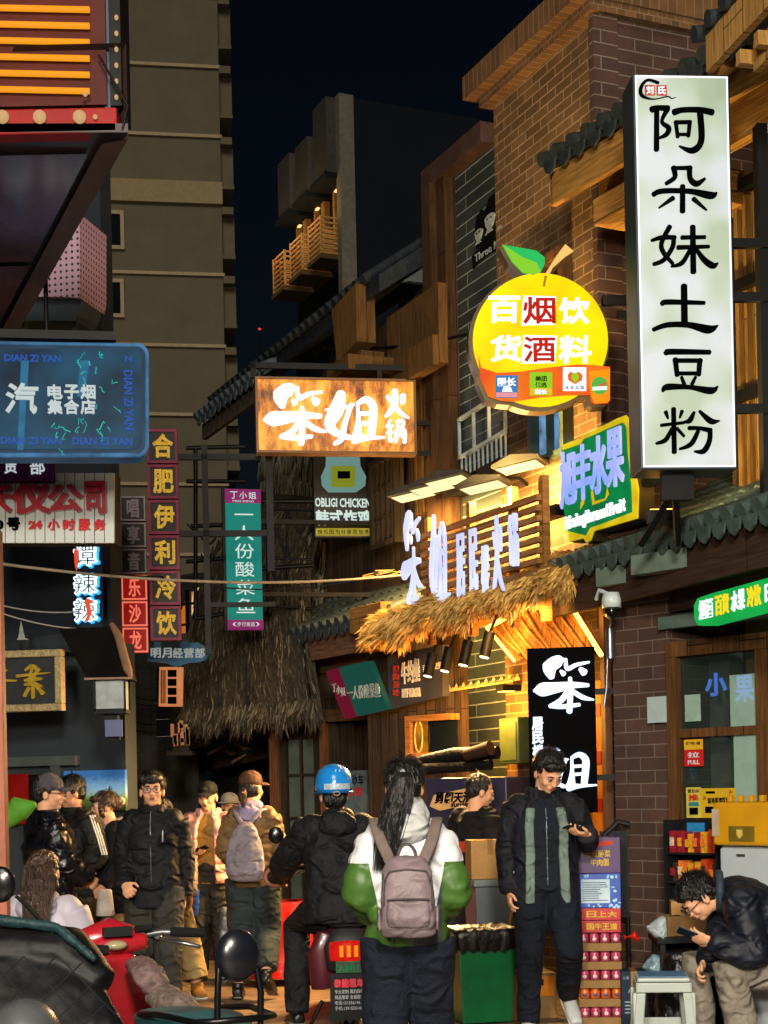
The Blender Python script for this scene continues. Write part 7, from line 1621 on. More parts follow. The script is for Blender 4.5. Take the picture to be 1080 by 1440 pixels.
# --- K: long-haired girl from behind, seated
Km = Fig('person seated from behind with long brown hair over a white and navy jacket', 58, 8.35, 168, 1.66, base=G(58, 8.35) + Vector((0, 0, -.42)), kL=(-.12, -.42, .95), kR=(.12, -.42, .95), aL=(-.12, -.42, .51), aR=(.12, -.42, .51), eL=(-.25, -.02, 1.12), wL=(-.2, -.24, 1.06), eR=(.25, -.02, 1.12), wR=(.2, -.24, 1.06), hyaw=6)
Km.body(False); Km.trousers(BLKT); Km.shoes(SH_WHT)
def bands():
    m, t, bb = newmat('white_navy_shell'); tc = t.nodes.new('ShaderNodeTexCoord'); sp = t.nodes.new('ShaderNodeSeparateXYZ'); t.links.new(tc.outputs['Object'], sp.inputs[0]); cr = t.nodes.new('ShaderNodeValToRGB'); cr.color_ramp.interpolation = 'CONSTANT'
    e = cr.color_ramp.elements; e[0].position = 0; e[0].color = (*C('#aca6b4'), 1); e[1].position = .66; e[1].color = (*C('#23242c'), 1)
    mr = t.nodes.new('ShaderNodeMapRange'); mr.inputs['From Min'].default_value = .3; mr.inputs['From Max'].default_value = 1.1; t.links.new(sp.outputs[2], mr.inputs[0]); t.links.new(mr.outputs[0], cr.inputs[0]); e.new(.86).color = (*C('#aca6b4'), 1)
    t.links.new(cr.outputs[0], bb.inputs['Base Color']); bb.inputs['Roughness'].default_value = .6; return m
Km.jacket(bands(), .86, 1.08, (.092, .085, .065), disp=.03); b = Km.mb(); b.ell((0, .09, 1.4), .125, .075, .085); b.loft([(0, .02, 1.38), (0, .03, 1.46)], [(.12, .1), (.1, .09)]); soft(b, 'hood', cloth('hood_lilac', '#a49cac', .7), Km.T, .008, .02, .07)
b = Km.mb(); Km.hell(b, (0, .02, .04), (.088, .1, .086)); Km.hell(b, (0, .05, -.05), (.095, .07, .11)); b.loft([Km.hp_(0, .1, -.05), Km.hp_(-.01, .16, -.17), Km.hp_(-.01, .185, -.3), Km.hp_(-.02, .18, -.42)], [(.09, .05), (.065, .035), (.05, .025), (.015, .01)]); soft(b, 'hair', HAIRN, Km.T, .007, .03, .03, 1)
strands(Km, [Km.hp_(0, .05, .09), Km.hp_(0, .11, .02), Km.hp_(0, .13, -.08), Km.hp_(-.01, .17, -.17), Km.hp_(-.01, .19, -.3), Km.hp_(-.02, .185, -.44)], [(.05, .03), (.085, .03), (.09, .04), (.07, .03), (.055, .025), (.03, .012)], 420, HAIRN, 7)
# --- L: dark figure by the cooler
Lm = Fig('person in black with a red patch on the back, head bowed, behind the ponytailed walker', 668, 11.2, 128, 1.62, SKIN_W, hyaw=-25, hpitch=16, head=(0, -.06, 1.57))
Lm.body(); Lm.trousers(BLKT); Lm.shoes(SH_BLK); jl = Lm.jacket(cloth('black_cotton', '#131214', .85), .82, 1.1); Lm.hair_short(fringe=False, disp=.012); tufts(Lm, 300, .98, None, 11)
b = Lm.mb(); b.box(-.06, .13, 1.12, .05, .165, 1.2); b.box(.02, .13, 1.02, .12, .165, 1.09); b.build('red_patch', M('patch_red', '#b03a24', .6), jl)
# --- M, N, O: half hidden walkers
Mm = Fig('mostly hidden person in a pale bucket hat behind the brown quilted jacket', 322, 14.2, 20, 1.5, SKIN_W, hyaw=-10); Mm.body(); Mm.trousers(GREYT); Mm.shoes(SH_BLK); Mm.jacket(cloth('sand_coat', '#7a6a58', .8), .7, 1.1)
b = Mm.mb(); Mm.hell(b, (0, .01, .06), (.095, .11, .08)); Mm.hell(b, (0, .01, .03), (.13, .14, .015)); soft(b, 'hat', cloth('pale_hat', '#8d8a86', .8), Mm.T, .008)
Nm = Fig('mostly hidden person in beige wide trousers and tan boots behind the glasses wearer', 228, 11.7, 10, 1.48, SKIN_W, aR=(.26, -.05, .085), kR=(.19, -.03, .49), aL=(.08, .2, .085)); Nm.body(); Nm.trousers(cloth('beige_wide', '#b29a68', .8), (.12, .11, .11), .2); Nm.shoes(SH_BRN, SH_WHT, 1.25); Nm.jacket(cloth('cream_coat', '#a8937a', .8), .72, 1.0, (.08, .075, .06)); Nm.hair_short()
Om = Fig('mostly hidden person in a grey hood, between the striped sleeve and the fur collar', 124, 14.5, 150, 1.55, SKIN_W); Om.body(False); Om.trousers(BLKT); Om.shoes(SH_BLK); Om.jacket(cloth('grey_hoodie', '#55534f', .85), .8, 1.05); b = Om.mb(); Om.hell(b, (0, .02, .03), (.095, .11, .105)); Om.hell(b, (0, .04, -.07), (.1, .09, .07)); soft(b, 'hood', cloth('grey_hoodie', ''), Om.T, .009)
b = MB(); p = W(270, 1270, 12.2); b.loft([p + Vector((0, 0, -.1)), p + Vector((0, 0, .1))], [(.05, .03), (.06, .04)], (1, 0, 0), 14, 0, 3); soft(b, 'carrier_bag', M('blue_plastic', '#1c3f8f', .3, 0, .3, 9, .5), None, .008, .02, .05)
tag(bpy.data.objects['carrier_bag'], 'small blue plastic carrier bag beside the pink vest', 'bag')
b = MB(); p = W(318, 1298, 12.6); b.loft([p + Vector((0, 0, -.12)), p + Vector((0, 0, .12))], [(.06, .04), (.04, .03)], (1, 0, 0), 14, 0, 3); o = soft(b, 'shopping_bag', M('grey_blue_plastic', '#5a6478', .35, 0, .4, 12, .6), None, .008, .03, .05)
tag(o, 'crumpled grey-blue shopping bag between the pink vest and the brown jacket', 'bag')
# --- D: man sitting bent over his phone on the right
Dm = Fig('person seated bent far forward in a dark padded coat and glasses, reading a phone', 1035, 8.8, 0, 1.7, SKIN_W, base=G(1035, 8.8),
         pel=(.2, .05, .5), wst=(.17, .03, .66), chest=(.05, .0, .84), neck=(-.1, -.02, .92), head=(-.235, -.03, .885), hL=(.16, -.09, .47), hR=(.16, .12, .47), kL=(-.1, -.17, .5), kR=(-.22, .14, .5), aL=(-.02, -.2, .085), aR=(-.2, .14, .085), fL=(-1, -.2, 0), fR=(-1, 0, 0),
         sL=(-.03, -.19, .87), sR=(-.02, .17, .87), eL=(.02, -.27, .58), wL=(-.2, -.24, .66), eR=(-.08, .1, .6), wR=(-.2, .0, .52), hyaw=-82, hpitch=48,
         handL=dict(dir=(-.9, .1, .25), palm=(.2, .7, .6), curl=25, thumb=1), handR=dict(dir=(-.5, -.3, -.8), palm=(.3, -.3, -.3), curl=40))
Dm.side = Vector((0, 1, 0))
Dm.body(); Dm.shoes(SH_BLK); Dm.trousers(cloth('stone_trouser', '#8f877a', .8, .6), (.115, .1, .085))
b = Dm.mb(); J = Dm.J
P, Q = puffed([J['pel'] + Vector((.05, 0, -.02)), J['wst'] + Vector((.02, 0, .02)), J['chest'], J['chest'].lerp(J['neck'], .6), J['neck']], [(.2, .15), (.205, .17), (.215, .16), (.185, .125), (.1, .09)], 7, .035); b.loft(P, Q, (0, 1, 0), 26, 0, 2.3)
for q in 'LR':
    sp = [J['s' + q], J['e' + q], J['w' + q]]; b.ell(sp[0], .1, .09, .1); P, Q = puffed(sp, [.105, .098, .07], 5, .05); b.loft(P, Q, (0, 1, 0), 16)
soft(b, 'jacket', cloth('ink_blue_padding', '#141924', .5, .2, .3, 0, .3), Dm.T, .009, .045, .13)
b = Dm.mb(); b.tube([J['neck'] + Vector((.02 + .02 * cos(a), .11 * cos(a), .1 * sin(a) - .0)) + Vector((-.03, 0, 0)) for a in [2 * pi * k / 14 for k in range(15)]], .025, 8); soft(b, 'collar', M('collar_slate', '#2c3844', .6), Dm.T, .008)
Dm.hair_short(vol=1.08, disp=.045); tufts(Dm, 620, 1.08, None, 8); glasses(Dm, BLACKM)
held_phone(Dm.Mt @ Vector((-.315, -.22, .70)), (-.85, .1, .35), (.45, .5, .75), 'phone tilted in the hand of the seated person in the padded coat', True)
# ================================================================ SCOOTERS
TYRE = M('tyre', '#0e0e0f', .8, 0, .2, 20, .4, 60)
def wheel(T, Mx, y, r=.215, w=.05):
    L = Mx @ Matrix.Translation((0, y, r)) @ Matrix.Rotation(pi / 2, 4, 'Y')
    b = MB(L); b.lathe([(r - .06, -w * .7), (r - .03, -w), (r - .008, -w * .75), (r, 0), (r - .008, w * .75), (r - .03, w), (r - .06, w * .7)], 28); t_ = b.build('tyre', TYRE, T)
    b = MB(L); b.lathe([(.0, -.03), (.05, -.035), (.06, -.015), (r - .065, -.02), (r - .059, -.03), (r - .059, .03), (r - .065, .02), (.06, .015), (.05, .035), (0, .03)], 24); b.build('rim', STEEL, T)
def scooter(label, base, yaw, bodym, seatm, trim, mirrors=True, seatz=.72, grips=True, group=None):
    Mx = Matrix.Translation(base) @ Matrix.Rotation(R(yaw), 4, 'Z'); T = thing('scooter', label, 'scooter', base, group)
    mk = lambda: MB(Mx)
    wheel(T, Mx, 0); wheel(T, Mx, 1.22)
    b = mk(); b.loft([(0, -.24, .52), (0, -.12, .56), (0, .15, .52), (0, .42, .42), (0, .56, .3)], [(.1, .09), (.15, .13), (.17, .15), (.15, .14), (.12, .08)], (1, 0, 0), 20, 0, 2.8); soft(b, 'rear_body', bodym, T, .009, 0, .1, 3)
    b = mk(); b.loft([(0, -.2, seatz), (0, 0, seatz + .01), (0, .25, seatz - .01), (0, .45, seatz - .02)], [(.11, .035), (.14, .045), (.14, .045), (.1, .035)], (1, 0, 0), 20, 0, 3); soft(b, 'seat', seatm, T, .008, .006, .1)
    b = mk(); b.box(-.13, .5, .2, .13, .98, .26); b.build('floorboard', trim, T, .02)
    b = mk(); b.loft([(0, .97, .24), (0, 1.02, .5), (0, 1.02, .78), (0, 1.0, .92)], [(.14, .05), (.19, .06), (.17, .05), (.09, .05)], (1, 0, 0), 20, 0, 2.8); soft(b, 'front_shield', bodym, T, .009, 0)
    b = mk(); b.loft([(0, 1.13, .42), (0, 1.22, .46), (0, 1.34, .42)], [(.05, .02), (.065, .025), (.05, .02)], (1, 0, 0), 14); b.build('front_mudguard', bodym, T)
    b = mk(); b.tube([(0, 1.02, .9), (0, 1.14, .5)], .03, 10); 
    for x in (-.06, .06): b.tube([(x, 1.13, .5), (x, 1.22, .215)], .018, 8)
    b.build('fork', BLACKM, T)
    b = mk(); b.tube([(-.34, .96, .99), (-.2, 1.0, 1.0), (0, 1.02, .98), (.2, 1.0, 1.0), (.34, .96, .99)], .013, 8); b.build('handlebar', STEEL, T)
    b = mk(); b.loft([(-.1, 1.02, .98), (0, 1.04, .99), (.1, 1.02, .98)], [(.05, .055), (.075, .07), (.05, .055)], (0, 0, 1), 14); b.build('headlight_cowl', bodym, T)
    for x in (-1, 1):
        b = mk(); b.tube([(x * .23, .99, 1.0), (x * .245, .985, .999), (x * .355, .955, .99), (x * .36, .954, .99)], [.016, .02, .019, .015], 10); b.build('grip', M('grip_rubber', '#101112', .8, 0, .2, 40, .6, 200), T)
        b = mk(); b.tube([(x * .18, 1.0, .985), (x * .21, 1.03, .97), (x * .27, 1.04, .955), (x * .33, 1.01, .94), (x * .35, .99, .935)], [.012, .009, .008, .008, .009], 8); b.build('brake_lever', STEEL, T)
        if mirrors is True or (mirrors and x in mirrors):
            b = mk(); mw = .14 if bodym is MAR else 0; b.tube([(x * .17, 1.01, 1.0), (x * (.22 + mw * .6), 1.04, 1.1), (x * (.26 + mw), 1.02, 1.17)], .006, 6); st = b.build('mirror_stalk', BLACKM, T)
            b = mk(); b.ell((x * (.29 + mw), 1.0, 1.22), .055, .018, .06, None, 16, 10); b.build('mirror', M('mirror_shell', '#0b0c0e', .2), st)
    return T, Mx
RED = M('red_paint', '#8c1520', .25, 0, .15, 5, coat=.4); MAR = M('maroon_paint', '#4a1620', .3, 0, .2, 5, coat=.3); PLB = M('black_plastic', '#17181a', .5, 0, .2)
bb0 = G(482, 9.95)
T, Mx = scooter('maroon scooter seen from behind under the rider in the blue helmet, its tail light on', bb0, 4, MAR, M('black_vinyl', '#101113', .4), PLB, True, .70)
mk = lambda: MB(Mx)
b = mk(); b.loft([(0, -.25, .42), (0, -.275, .56), (0, -.25, .66)], [(.13, .04), (.15, .05), (.1, .04)], (1, 0, 0), 18, 0, 3); b.build('tail_panel', M('tail_grey', '#232326', .5), T)
for x in (-1, 1): b = mk(); b.loft([(x * .15, -.2, .3), (x * .165, -.2, .5), (x * .13, -.22, .64)], [(.03, .08), (.035, .09), (.03, .06)], (0, 1, 0), 12); b.build('side_fairing', MAR, T)
b = mk(); b.loft([(-.11, -.31, .535), (0, -.335, .54), (.11, -.31, .535)], [(.058, .02), (.065, .024), (.058, .02)], (0, 0, 1), 14, 0, 3.5); b.build('tail_light', EM('tail_red', '#c81a10', 1.0, .4, 30), T)
b = mk()
for x in (-.045, 0, .045): b.box(x - .012, -.362, .505, x + .012, -.357, .575)
b.build('tail_bulb', EM('tail_orange', '#ff7038', 1.6), T)
tx = lambda: MB(Mx @ Matrix.Translation((0, -.325, 0)))
b = tx(); b.box(-.08, 0, .405, .08, .01, .475); pl = b.build('number_plate', M('plate_dark', '#16241c', .4), T)
b = tx(); text(b, '2UM17', -.068, .414, .068, .452, -.001, .003, .01); text(b, '合肥', -.03, .456, .03, .471, -.001, .002, 0)
for q_ in ((-.078, .406, .078, .409), (-.078, .471, .078, .474), (-.078, .409, -.075, .471), (.075, .409, .078, .471)): b.box(q_[0], -.002, q_[1], q_[2], -.0005, q_[3])
b.build('plate_lettering', M('plate_green', '#8fc0a4', .4), pl)
b = tx(); pts = [(-.115, .4), (.115, .4), (.12, .12)] + [(.12 - .24 * (k + 1) / 10, .12 - (.035 if k % 2 == 0 else 0)) for k in range(9)] + [(-.12, .12)]
b.prism(pts, .012, .02); fl = b.build('splash_guard', M('rubber_guard', '#1b1c1e', .7), T)
b = tx(); row(b, '泰能租车', -.095, .315, .095, .365, .1, y=.011, dep=.003, bold=.05, mi=0)
for k, s_ in enumerate(('专业定制 黑豹四年', '精品管家 全城服务', '电话:15155614612', '手机:13915501482')): text(b, s_, -.09, .275 - k * .034, .09, .3 - k * .034, .011, .002, .0, 1)
b.build('guard_lettering', [M('guard_red', '#c83a4a', .5), M('guard_white', '#a8b4b8', .5)], fl)
b = mk(); b.tube([(-.16, -.05, .2), (-.24, -.1, .05), (-.2, -.16, .02)], .012, 6); b.build('side_stand', BLACKM, T)
b = mk(); b.loft([(.43, .88, .95), (.41, .98, .96), (.36, 1.08, .98)], [(.085, .08), (.1, .09), (.07, .06)], (1, 0, 0), 14); b2 = b; soft(b, 'handlebar_muff', M('muff_black', '#141518', .6, 0, .3, 8, .5), T, .008, .02, .06)
b = mk(); b.loft([(-.43, .85, .94), (-.42, .98, .95), (-.36, 1.08, .98)], [(.09, .075), (.105, .09), (.07, .06)], (1, 0, 0), 14); soft(b, 'handlebar_muff', M('muff_black', ''), T, .008, .02, .06)
b = mk(); b.tube([(-.43 + .08 * cos(a), .825, .94 + .065 * sin(a)) for a in [2 * pi * k / 16 for k in range(17)]], .014, 8); b.build('muff_cuff', M('muff_tan', '#8a5c48', .8), T)
# the rider
Bf = Fig('person riding the maroon scooter in a black hooded jacket, seen from behind', 468, 10.0, 183, 1.78, base=G(474, 9.86), pel=(0, -.02, .77), wst=(0, -.03, .92), chest=(0, -.07, 1.1), neck=(0, -.09, 1.29), head=(0.02, -.12, 1.435),
         hL=(-.1, -.05, .74), hR=(.1, -.05, .74), kL=(-.21, -.42, .68), kR=(.26, -.4, .62), aL=(-.17, -.5, .3), aR=(.27, -.28, .09), fL=(0, -1, 0), fR=(.25, -1, 0), sL=(-.17, -.07, 1.24), sR=(.17, -.07, 1.24), eL=(-.29, -.25, 1.02), eR=(.33, -.25, 1.02), wL=(-.33, -.62, .93), wR=(.35, -.62, .93), hyaw=6)
Bf.body(False); Bf.trousers(BLKT, (.115, .09, .075)); Bf.shoes(SH_BLK, RUB)
Bf.jacket(cloth('black_parka', '#121318', .7), .66, 1.12, (.1, .092, .07), disp=.035)
b = Bf.mb(); b.ell((0, .03, 1.25), .12, .06, .085); b.loft([(0, -.06, 1.25), (0, -.06, 1.33)], [(.12, .1), (.09, .085)]); soft(b, 'hood', cloth('black_parka', ''), Bf.T, .008, .025, .07)
b = Bf.mb(); Bf.hell(b, (0, .05, -.02), (.078, .06, .08)); soft(b, 'hair', HAIRB, Bf.T, .008, .01, .04)
T = thing('helmet', 'glossy sky-blue half helmet with a white band on the scooter rider', 'helmet', Bf.Mt @ Bf.J['head'])
HB = M('helmet_blue', '#1c84d6', .2, 0, .1, 6, coat=.6)
b = Bf.mb(); prof = [(.118, -.02), (.124, .02), (.12, .07), (.098, .115), (.06, .145), (.02, .156)]
L = Bf.Mt @ Matrix.Translation(Bf.hp_(0, .015, .03)) @ (Bf.HR.to_4x4()) @ Matrix.Diagonal((.93, 1.12, 1, 1)); b = MB(L); b.lathe(prof, 28); b.build('shell', HB, T)
b = MB(L)
for k in range(9): a = R(52 + k * 9.5); a2 = R(52 + (k + 1) * 9.5); b.add([(.1235 * cos(a), .1235 * sin(a), .0), (.1235 * cos(a2), .1235 * sin(a2), .0), (.1245 * cos(a2), .1245 * sin(a2), .035), (.1245 * cos(a), .1245 * sin(a), .035), (.1255 * cos(a), .1255 * sin(a), .0), (.1255 * cos(a2), .1255 * sin(a2), .0), (.1265 * cos(a2), .1265 * sin(a2), .035), (.1265 * cos(a), .1265 * sin(a), .035)], [(4, 5, 6, 7), (3, 2, 6, 7), (0, 1, 5, 4)])
b.build('band', M('helmet_band', '#aebdc8', .4, 0, .5, 60), T)
b = MB(L); b.tube([(.122 * cos(R(a)), .122 * sin(R(a)), -.018) for a in range(0, 361, 15)], .006, 6); b.build('rim', M('helmet_rim', '#0f4f8c', .4), T)
b = MB(L); b.tube([(.02 * cos(a), .125, -.025 + .012 * sin(a)) for a in [2 * pi * k / 12 for k in range(13)]], .004, 6); b.build('buckle', M('buckle_tan', '#9a7a40', .4), T)
b = MB(L)
for k in range(14):
    a = R(60 + rr.uniform(-10, 90)); z = rr.uniform(.05, .1); r = .118 - (z - .05) * .35; b.tube([(r * cos(a), r * sin(a), z), ((r - .006) * cos(a + .12), (r - .006) * sin(a + .12), z + .02)], .004, 5)
b.build('scribble_print', M('helmet_print', '#8fc4ee', .3), T)
# near red scooter with round backrest
T, M2 = scooter('red electric scooter in the left foreground with a teal seat and a round black backrest', Vector((-.60, 5.1, 0)), 27, RED, M('teal_vinyl', '#1d4a50', .3, 0, .4, 3), PLB, False, .775)
b = MB(M2); b.ell((0, -.3, 1.035), .072, .04, .083, None, 20, 12); b.build('backrest', M('backrest_black', '#0d1016', .25, 0, .2), T)
b = MB(M2)
for x in (-.062, .062): b.tube([(x, -.3, 1.0), (x * 1.15, -.31, .92), (x * 1.15, -.3, .8)], .011, 8)
b.tube([(-.14, .25, .8), (-.16, .0, .83), (-.13, -.27, .835), (-.072, -.32, .84), (.072, -.32, .84), (.13, -.27, .835), (.16, 0, .83), (.14, .25, .8)], .011, 8)
b.tube([(-.1, -.3, .75), (0, -.36, .755), (.1, -.3, .75), (.14, -.2, .76)], .01, 8); b.build('grab_rail', M('rail_black', '#16181a', .3, .7), T)
b = MB(M2); b.loft([(.06, .86, .9), (.05, .72, .87), (.07, .66, .82)], [(.055, .035), (.065, .045), (.05, .04)], (1, 0, 0), 14); soft(b, 'dash_wrap', M('wrap_pink', '#5c4a48', .6, 0, .6, 30, .2, 40), T, .007, .02, .05)
b = MB(M2); b.loft([(.08, .68, .8), (.1, .52, .76), (.12, .42, .7)], [(.06, .05), (.075, .06), (.05, .04)], (1, 0, 0), 14); soft(b, 'knee_wrap', M('wrap_cream', '#5a4e48', .6, 0, .6, 40, .2, 30), T, .007, .025, .05)
for x in (-1, 1):
    b = MB(M2); b.tube([(x * .2, 1.03, .965), (x * .15, 1.1, .99), (x * .07, 1.09, .93), (x * .03, 1.02, .82)], .005, 6); b.build('brake_cable', BLACKM, T)
b = MB(M2); b.box(-.05, .93, 1.0, .06, .96, 1.035); b.tube([(.085, .97, 1.02), (.15, .985, 1.02)], .014, 8); b.build('switch_box', PLB, T)
b = MB(M2); b.ell((.0, .95, .965), .045, .035, .02); b.build('dial', M('dial_amber', '#8c8264', .15), T)
b = MB(M2); b.loft([(-.1, 1.0, .95), (0, 1.02, .97), (.13, 1.0, .97)], [(.04, .05), (.06, .07), (.035, .045)], (0, 0, 1), 18); soft(b, 'nacelle', RED, T, .008)
# near scooter under a black quilt
T, M3 = scooter('dark scooter at the lower left corner wrapped in a black wind quilt', Vector((-1.1, 4.5, 0)), 14, PLB, M('black_vinyl', ''), PLB, False, .72)
TQ = T
b = MB(M3); b.loft([(-.25, .98, .99), (0, .95, 1.01), (.22, .9, .99), (.33, .8, .9)], [(.07, .1), (.1, .14), (.1, .13), (.05, .06)], (0, 0, 1), 18); b.loft([(0, .86, .95), (.05, .72, .72), (.08, .6, .45)], [(.28, .08), (.34, .1), (.34, .07)], (1, 0, 0), 20, 0, 3); b.loft([(.2, .78, .85), (.36, .68, .62), (.4, .6, .4)], [(.1, .05), (.1, .06), (.08, .05)], (1, 0, 0), 12)
soft(b, 'wind_quilt', M('quilt_black', '#050608', .55, 0, .3, 4, .3, 9, spec=.2), T, .01, .035, .16)
b = MB(M3); b.tube([(-.2, .9, 1.085), (-.02, .86, 1.12), (.18, .82, 1.09), (.3, .74, .98)], [.012, .02, .02, .012], 10); soft(b, 'quilt_highlight', M('highlight_teal', '#142c30', .55, 0, .4, 6, .4), T, .007, .02, .06)  # teal rim highlight on the quilt, modelled as a coloured roll
T = thing('helmet', 'plain grey helmet lowest in the left corner', 'helmet', W(30, 1432, 4.75)); p = W(34, 1462, 4.75)
b = MB(); b.ell(p, .115, .13, .125, None, 22, 14); b.build('shell', M('helmet_grey', '#3e4042', .35, 0, .3, 5, coat=.2), T)
bpy.context.view_layer.update(); qo = [o for o in TQ.children if o.name.startswith('wind_quilt')][0]; b = MB()
for k in range(-3, 9):
    for sl in (1, -1):
        x0 = -1.45 + k * .11; pts = [(x0 + sl * .55 * i / 60, .45 + .55 * i / 60) for i in range(61)]
        for (xa, za), (xb, zb) in zip(pts, pts[1:]): b.add([(xa - .003, 3.6, za), (xa + .003, 3.6, za), (xb + .003, 3.6, zb), (xb - .003, 3.6, zb)], [(0, 1, 2, 3)])
raw = [p.copy() for p in b.v]; on_surface(qo, b, Vector((0, 1, 0)), .004); kf = [i for i, f_ in enumerate(b.f) if all((b.v[q] - raw[q]).length > 1e-5 for q in f_) and max(b.v[q].y for q in f_) - min(b.v[q].y for q in f_) < .03]
b.f = [b.f[i] for i in kf]; b.mi = [0] * len(kf); b.sm = [False] * len(kf); b.uv = []
if kf: b.build('quilt_stitching', M('stitch_grey', '#101316', .8), qo)
p, p2 = W(74, 1312, 5.35), W(14, 1256, 5.3); b = MB(); b.tube([p, p.lerp(p2, .55) + Vector((0, 0, .012)), p2 + Vector((.02, 0, -.01))], [.009, .008, .006], 8); b.build('mirror_stalk', BLACKM, TQ)
b = MB(); b.ell(p2 + Vector((-.03, 0, .03)), .05, .018, .062, None, 16, 10); b.build('mirror', M('mirror_shell', ''), TQ)
# ================================================================ THINGS ALONG THE SHOPS
# wheelie-free bins
def bin_(label, px, d, r0, r1, z, col, cat='bin', name='rubbish_bin'):
    g_ = G(px, d); T = thing(name, label, cat, g_); b = MB(Matrix.Translation(g_) @ Matrix.Rotation(R(14), 4, 'Z'))
    q = lambda r, zz: [(-r, -r * .8, zz), (r, -r * .8, zz), (r, r * .8, zz), (-r, r * .8, zz)]
    vs = q(r0, .01) + q(r1, z) + q(r1 - .015, z) + q(r0 - .015, .03); fs = [(3, 2, 1, 0)] + [(i, (i + 1) % 4, 4 + (i + 1) % 4, 4 + i) for i in range(4)] + [(4 + i, 4 + (i + 1) % 4, 8 + (i + 1) % 4, 8 + i) for i in range(4)] + [(8 + i, 8 + (i + 1) % 4, 12 + (i + 1) % 4, 12 + i) for i in range(4)] + [(12, 13, 14, 15)]
    b.add(vs, fs); b.build('tub', col, T, .05); return T, g_
T, g_ = bin_('green plastic rubbish bin with a black bag folded over its rim', 671, 10.2, .165, .2, .6, M('green_plastic', '#065a2e', .35, 0, .3, 4))
b = MB(Matrix.Translation(g_) @ Matrix.Rotation(R(14), 4, 'Z')); n = 72; rq = random.Random(6); wv = [rq.uniform(-1, 1) for _ in range(n)]; vs = []
for r, z, a, zz in ((.2, .47, .005, .016), (.218, .53, .008, .01), (.222, .585, .008, .006), (.21, .62, .008, .006), (.17, .605, .01, .012), (.12, .58, .02, .03), (.03, .6, .01, .02)):
    for k in range(n):
        u = 2 * pi * k / n; q_ = r + a * (wv[k] + .6 * sin(k * 1.9 + z * 40)); vs.append((q_ * max(-1, min(1, 1.35 * cos(u))), q_ * .82 * max(-1, min(1, 1.35 * sin(u))), z + zz * wv[(k * 7 + int(z * 50)) % n]))
b.add(vs, [(q * n + k, q * n + (k + 1) % n, (q + 1) * n + (k + 1) % n, (q + 1) * n + k) for q in range(6) for k in range(n)] + [tuple(6 * n + k for k in range(n))], 0, None, True)
b.build('bag', M('bin_bag', '#060607', .4, 0, .3, 8, .4, 30), T)
T, g_ = bin_('tall grey rubbish bin standing behind the green one', 692, 10.9, .15, .18, .84, M('grey_plastic', '#5a6468', .45, 0, .2, 4))
b = MB(Matrix.Translation(g_) @ Matrix.Rotation(R(14), 4, 'Z')); b.box(-.195, -.16, .842, .195, .16, .89); b.build('lid', M('grey_lid', '#6c7678', .45), T, .01)
CARD = M('cardboard', '#a8804c', .8, 0, .15, 6, .3, 60); CARD2 = M('cardboard_dark', '#8a6a42', .8, 0, .2, 6, .3, 60)
def carton(label, Mx, w, d, h, mat, panels=(), name='carton', cat='box'):
    T = thing(name, label, cat, Mx @ Vector((0, 0, 0))); b = MB(Mx); b.box(-w / 2, 0, 0, w / 2, d, h); b.build('box', mat, T, .004)
    b = MB(Mx); b.box(-.02, -.0015, h - .1, .02, -.0003, h); b.box(-.02, 0, h + .0003, .02, d, h + .0015); b.build('tape', M('brown_tape', '#8c6a3a', .3), T)
    return T
carton('plain upright cardboard box standing on the grey bin', yframe(Vector((g_.x - .03, g_.y - .12, .892)), R(8)), .27, .22, .27, CARD)
g2 = G(742, 10.25); T = carton('cardboard box with an orange panel on the ground by the straw broom', yframe(g2, R(10)), .33, .28, .3, CARD2)
b = MB(yframe(g2, R(10))); b.box(-.11, -.003, .15, .15, -.0017, .28, 0); b.box(-.05, -.006, .22, .08, -.0032, .26, 1); b.build('panel', [M('panel_orange', '#c8781c', .5), M('label_dark', '#23201c', .5)], T)
g3 = G(722, 10.7); T = thing('broom', 'straw broom leaning head down behind the stepping phone reader', 'broom', g3)
b = MB(); b.tube([g3 + Vector((-.08, -.05, .45)), g3 + Vector((.1, .2, 1.2))], .013, 8); b.build('handle', M('broom_handle', '#8a6c40', .7), T)
b = MB()
for i in range(160):
    a = random.uniform(-.12, .12); b.tube([g3 + Vector((-.07 + a * .15, -.05, .55)), g3 + Vector((-.1 + a * .7, -.07 + random.uniform(-.04, .04), .3)), g3 + Vector((-.14 + a * 1.3, -.1 + random.uniform(-.05, .05), .01))], .0035, 4, i % 2)
b.build('bristles', [M('straw_a', '#a5874c', .8), M('straw_b', '#7a6236', .8)], T)
# red cloth-covered stand
g4 = G(396, 12.4); T = thing('draped_stand', 'low stand draped in bright red plastic sheeting behind the brown quilted jacket', 'table', g4)
b = MB(Matrix.Translation(g4)); n = 40; ring = lambda r0, z, wv: [((r0 + wv * sin(k * 2 * pi * 9 / n)) * max(-1, min(1, 1.3 * cos(2 * pi * k / n))), (r0 * .8 + wv * sin(k * 2 * pi * 9 / n)) * max(-1, min(1, 1.3 * sin(2 * pi * k / n))), z) for k in range(n)]
vs = ring(.16, .66, 0) + ring(.19, .64, .002) + ring(.22, .4, .012) + ring(.27, .06, .025); fs = [tuple(range(n))] + [(j * n + k, j * n + (k + 1) % n, (j + 1) * n + (k + 1) % n, (j + 1) * n + k) for j in range(3) for k in range(n)]
b.add(vs, fs, 0, None, True); b.build('sheeting', M('red_sheet', '#c81c14', .35, 0, .2, 5, .3, 20), T)
b = MB(Matrix.Translation(g4)); 
for x in (-.13, .13):
    for y in (-.1, .1): b = MB(Matrix.Translation(g4)); b.box(x - .015, y - .015, 0, x + .015, y + .015, .64); b.build('leg', STEEL, T)
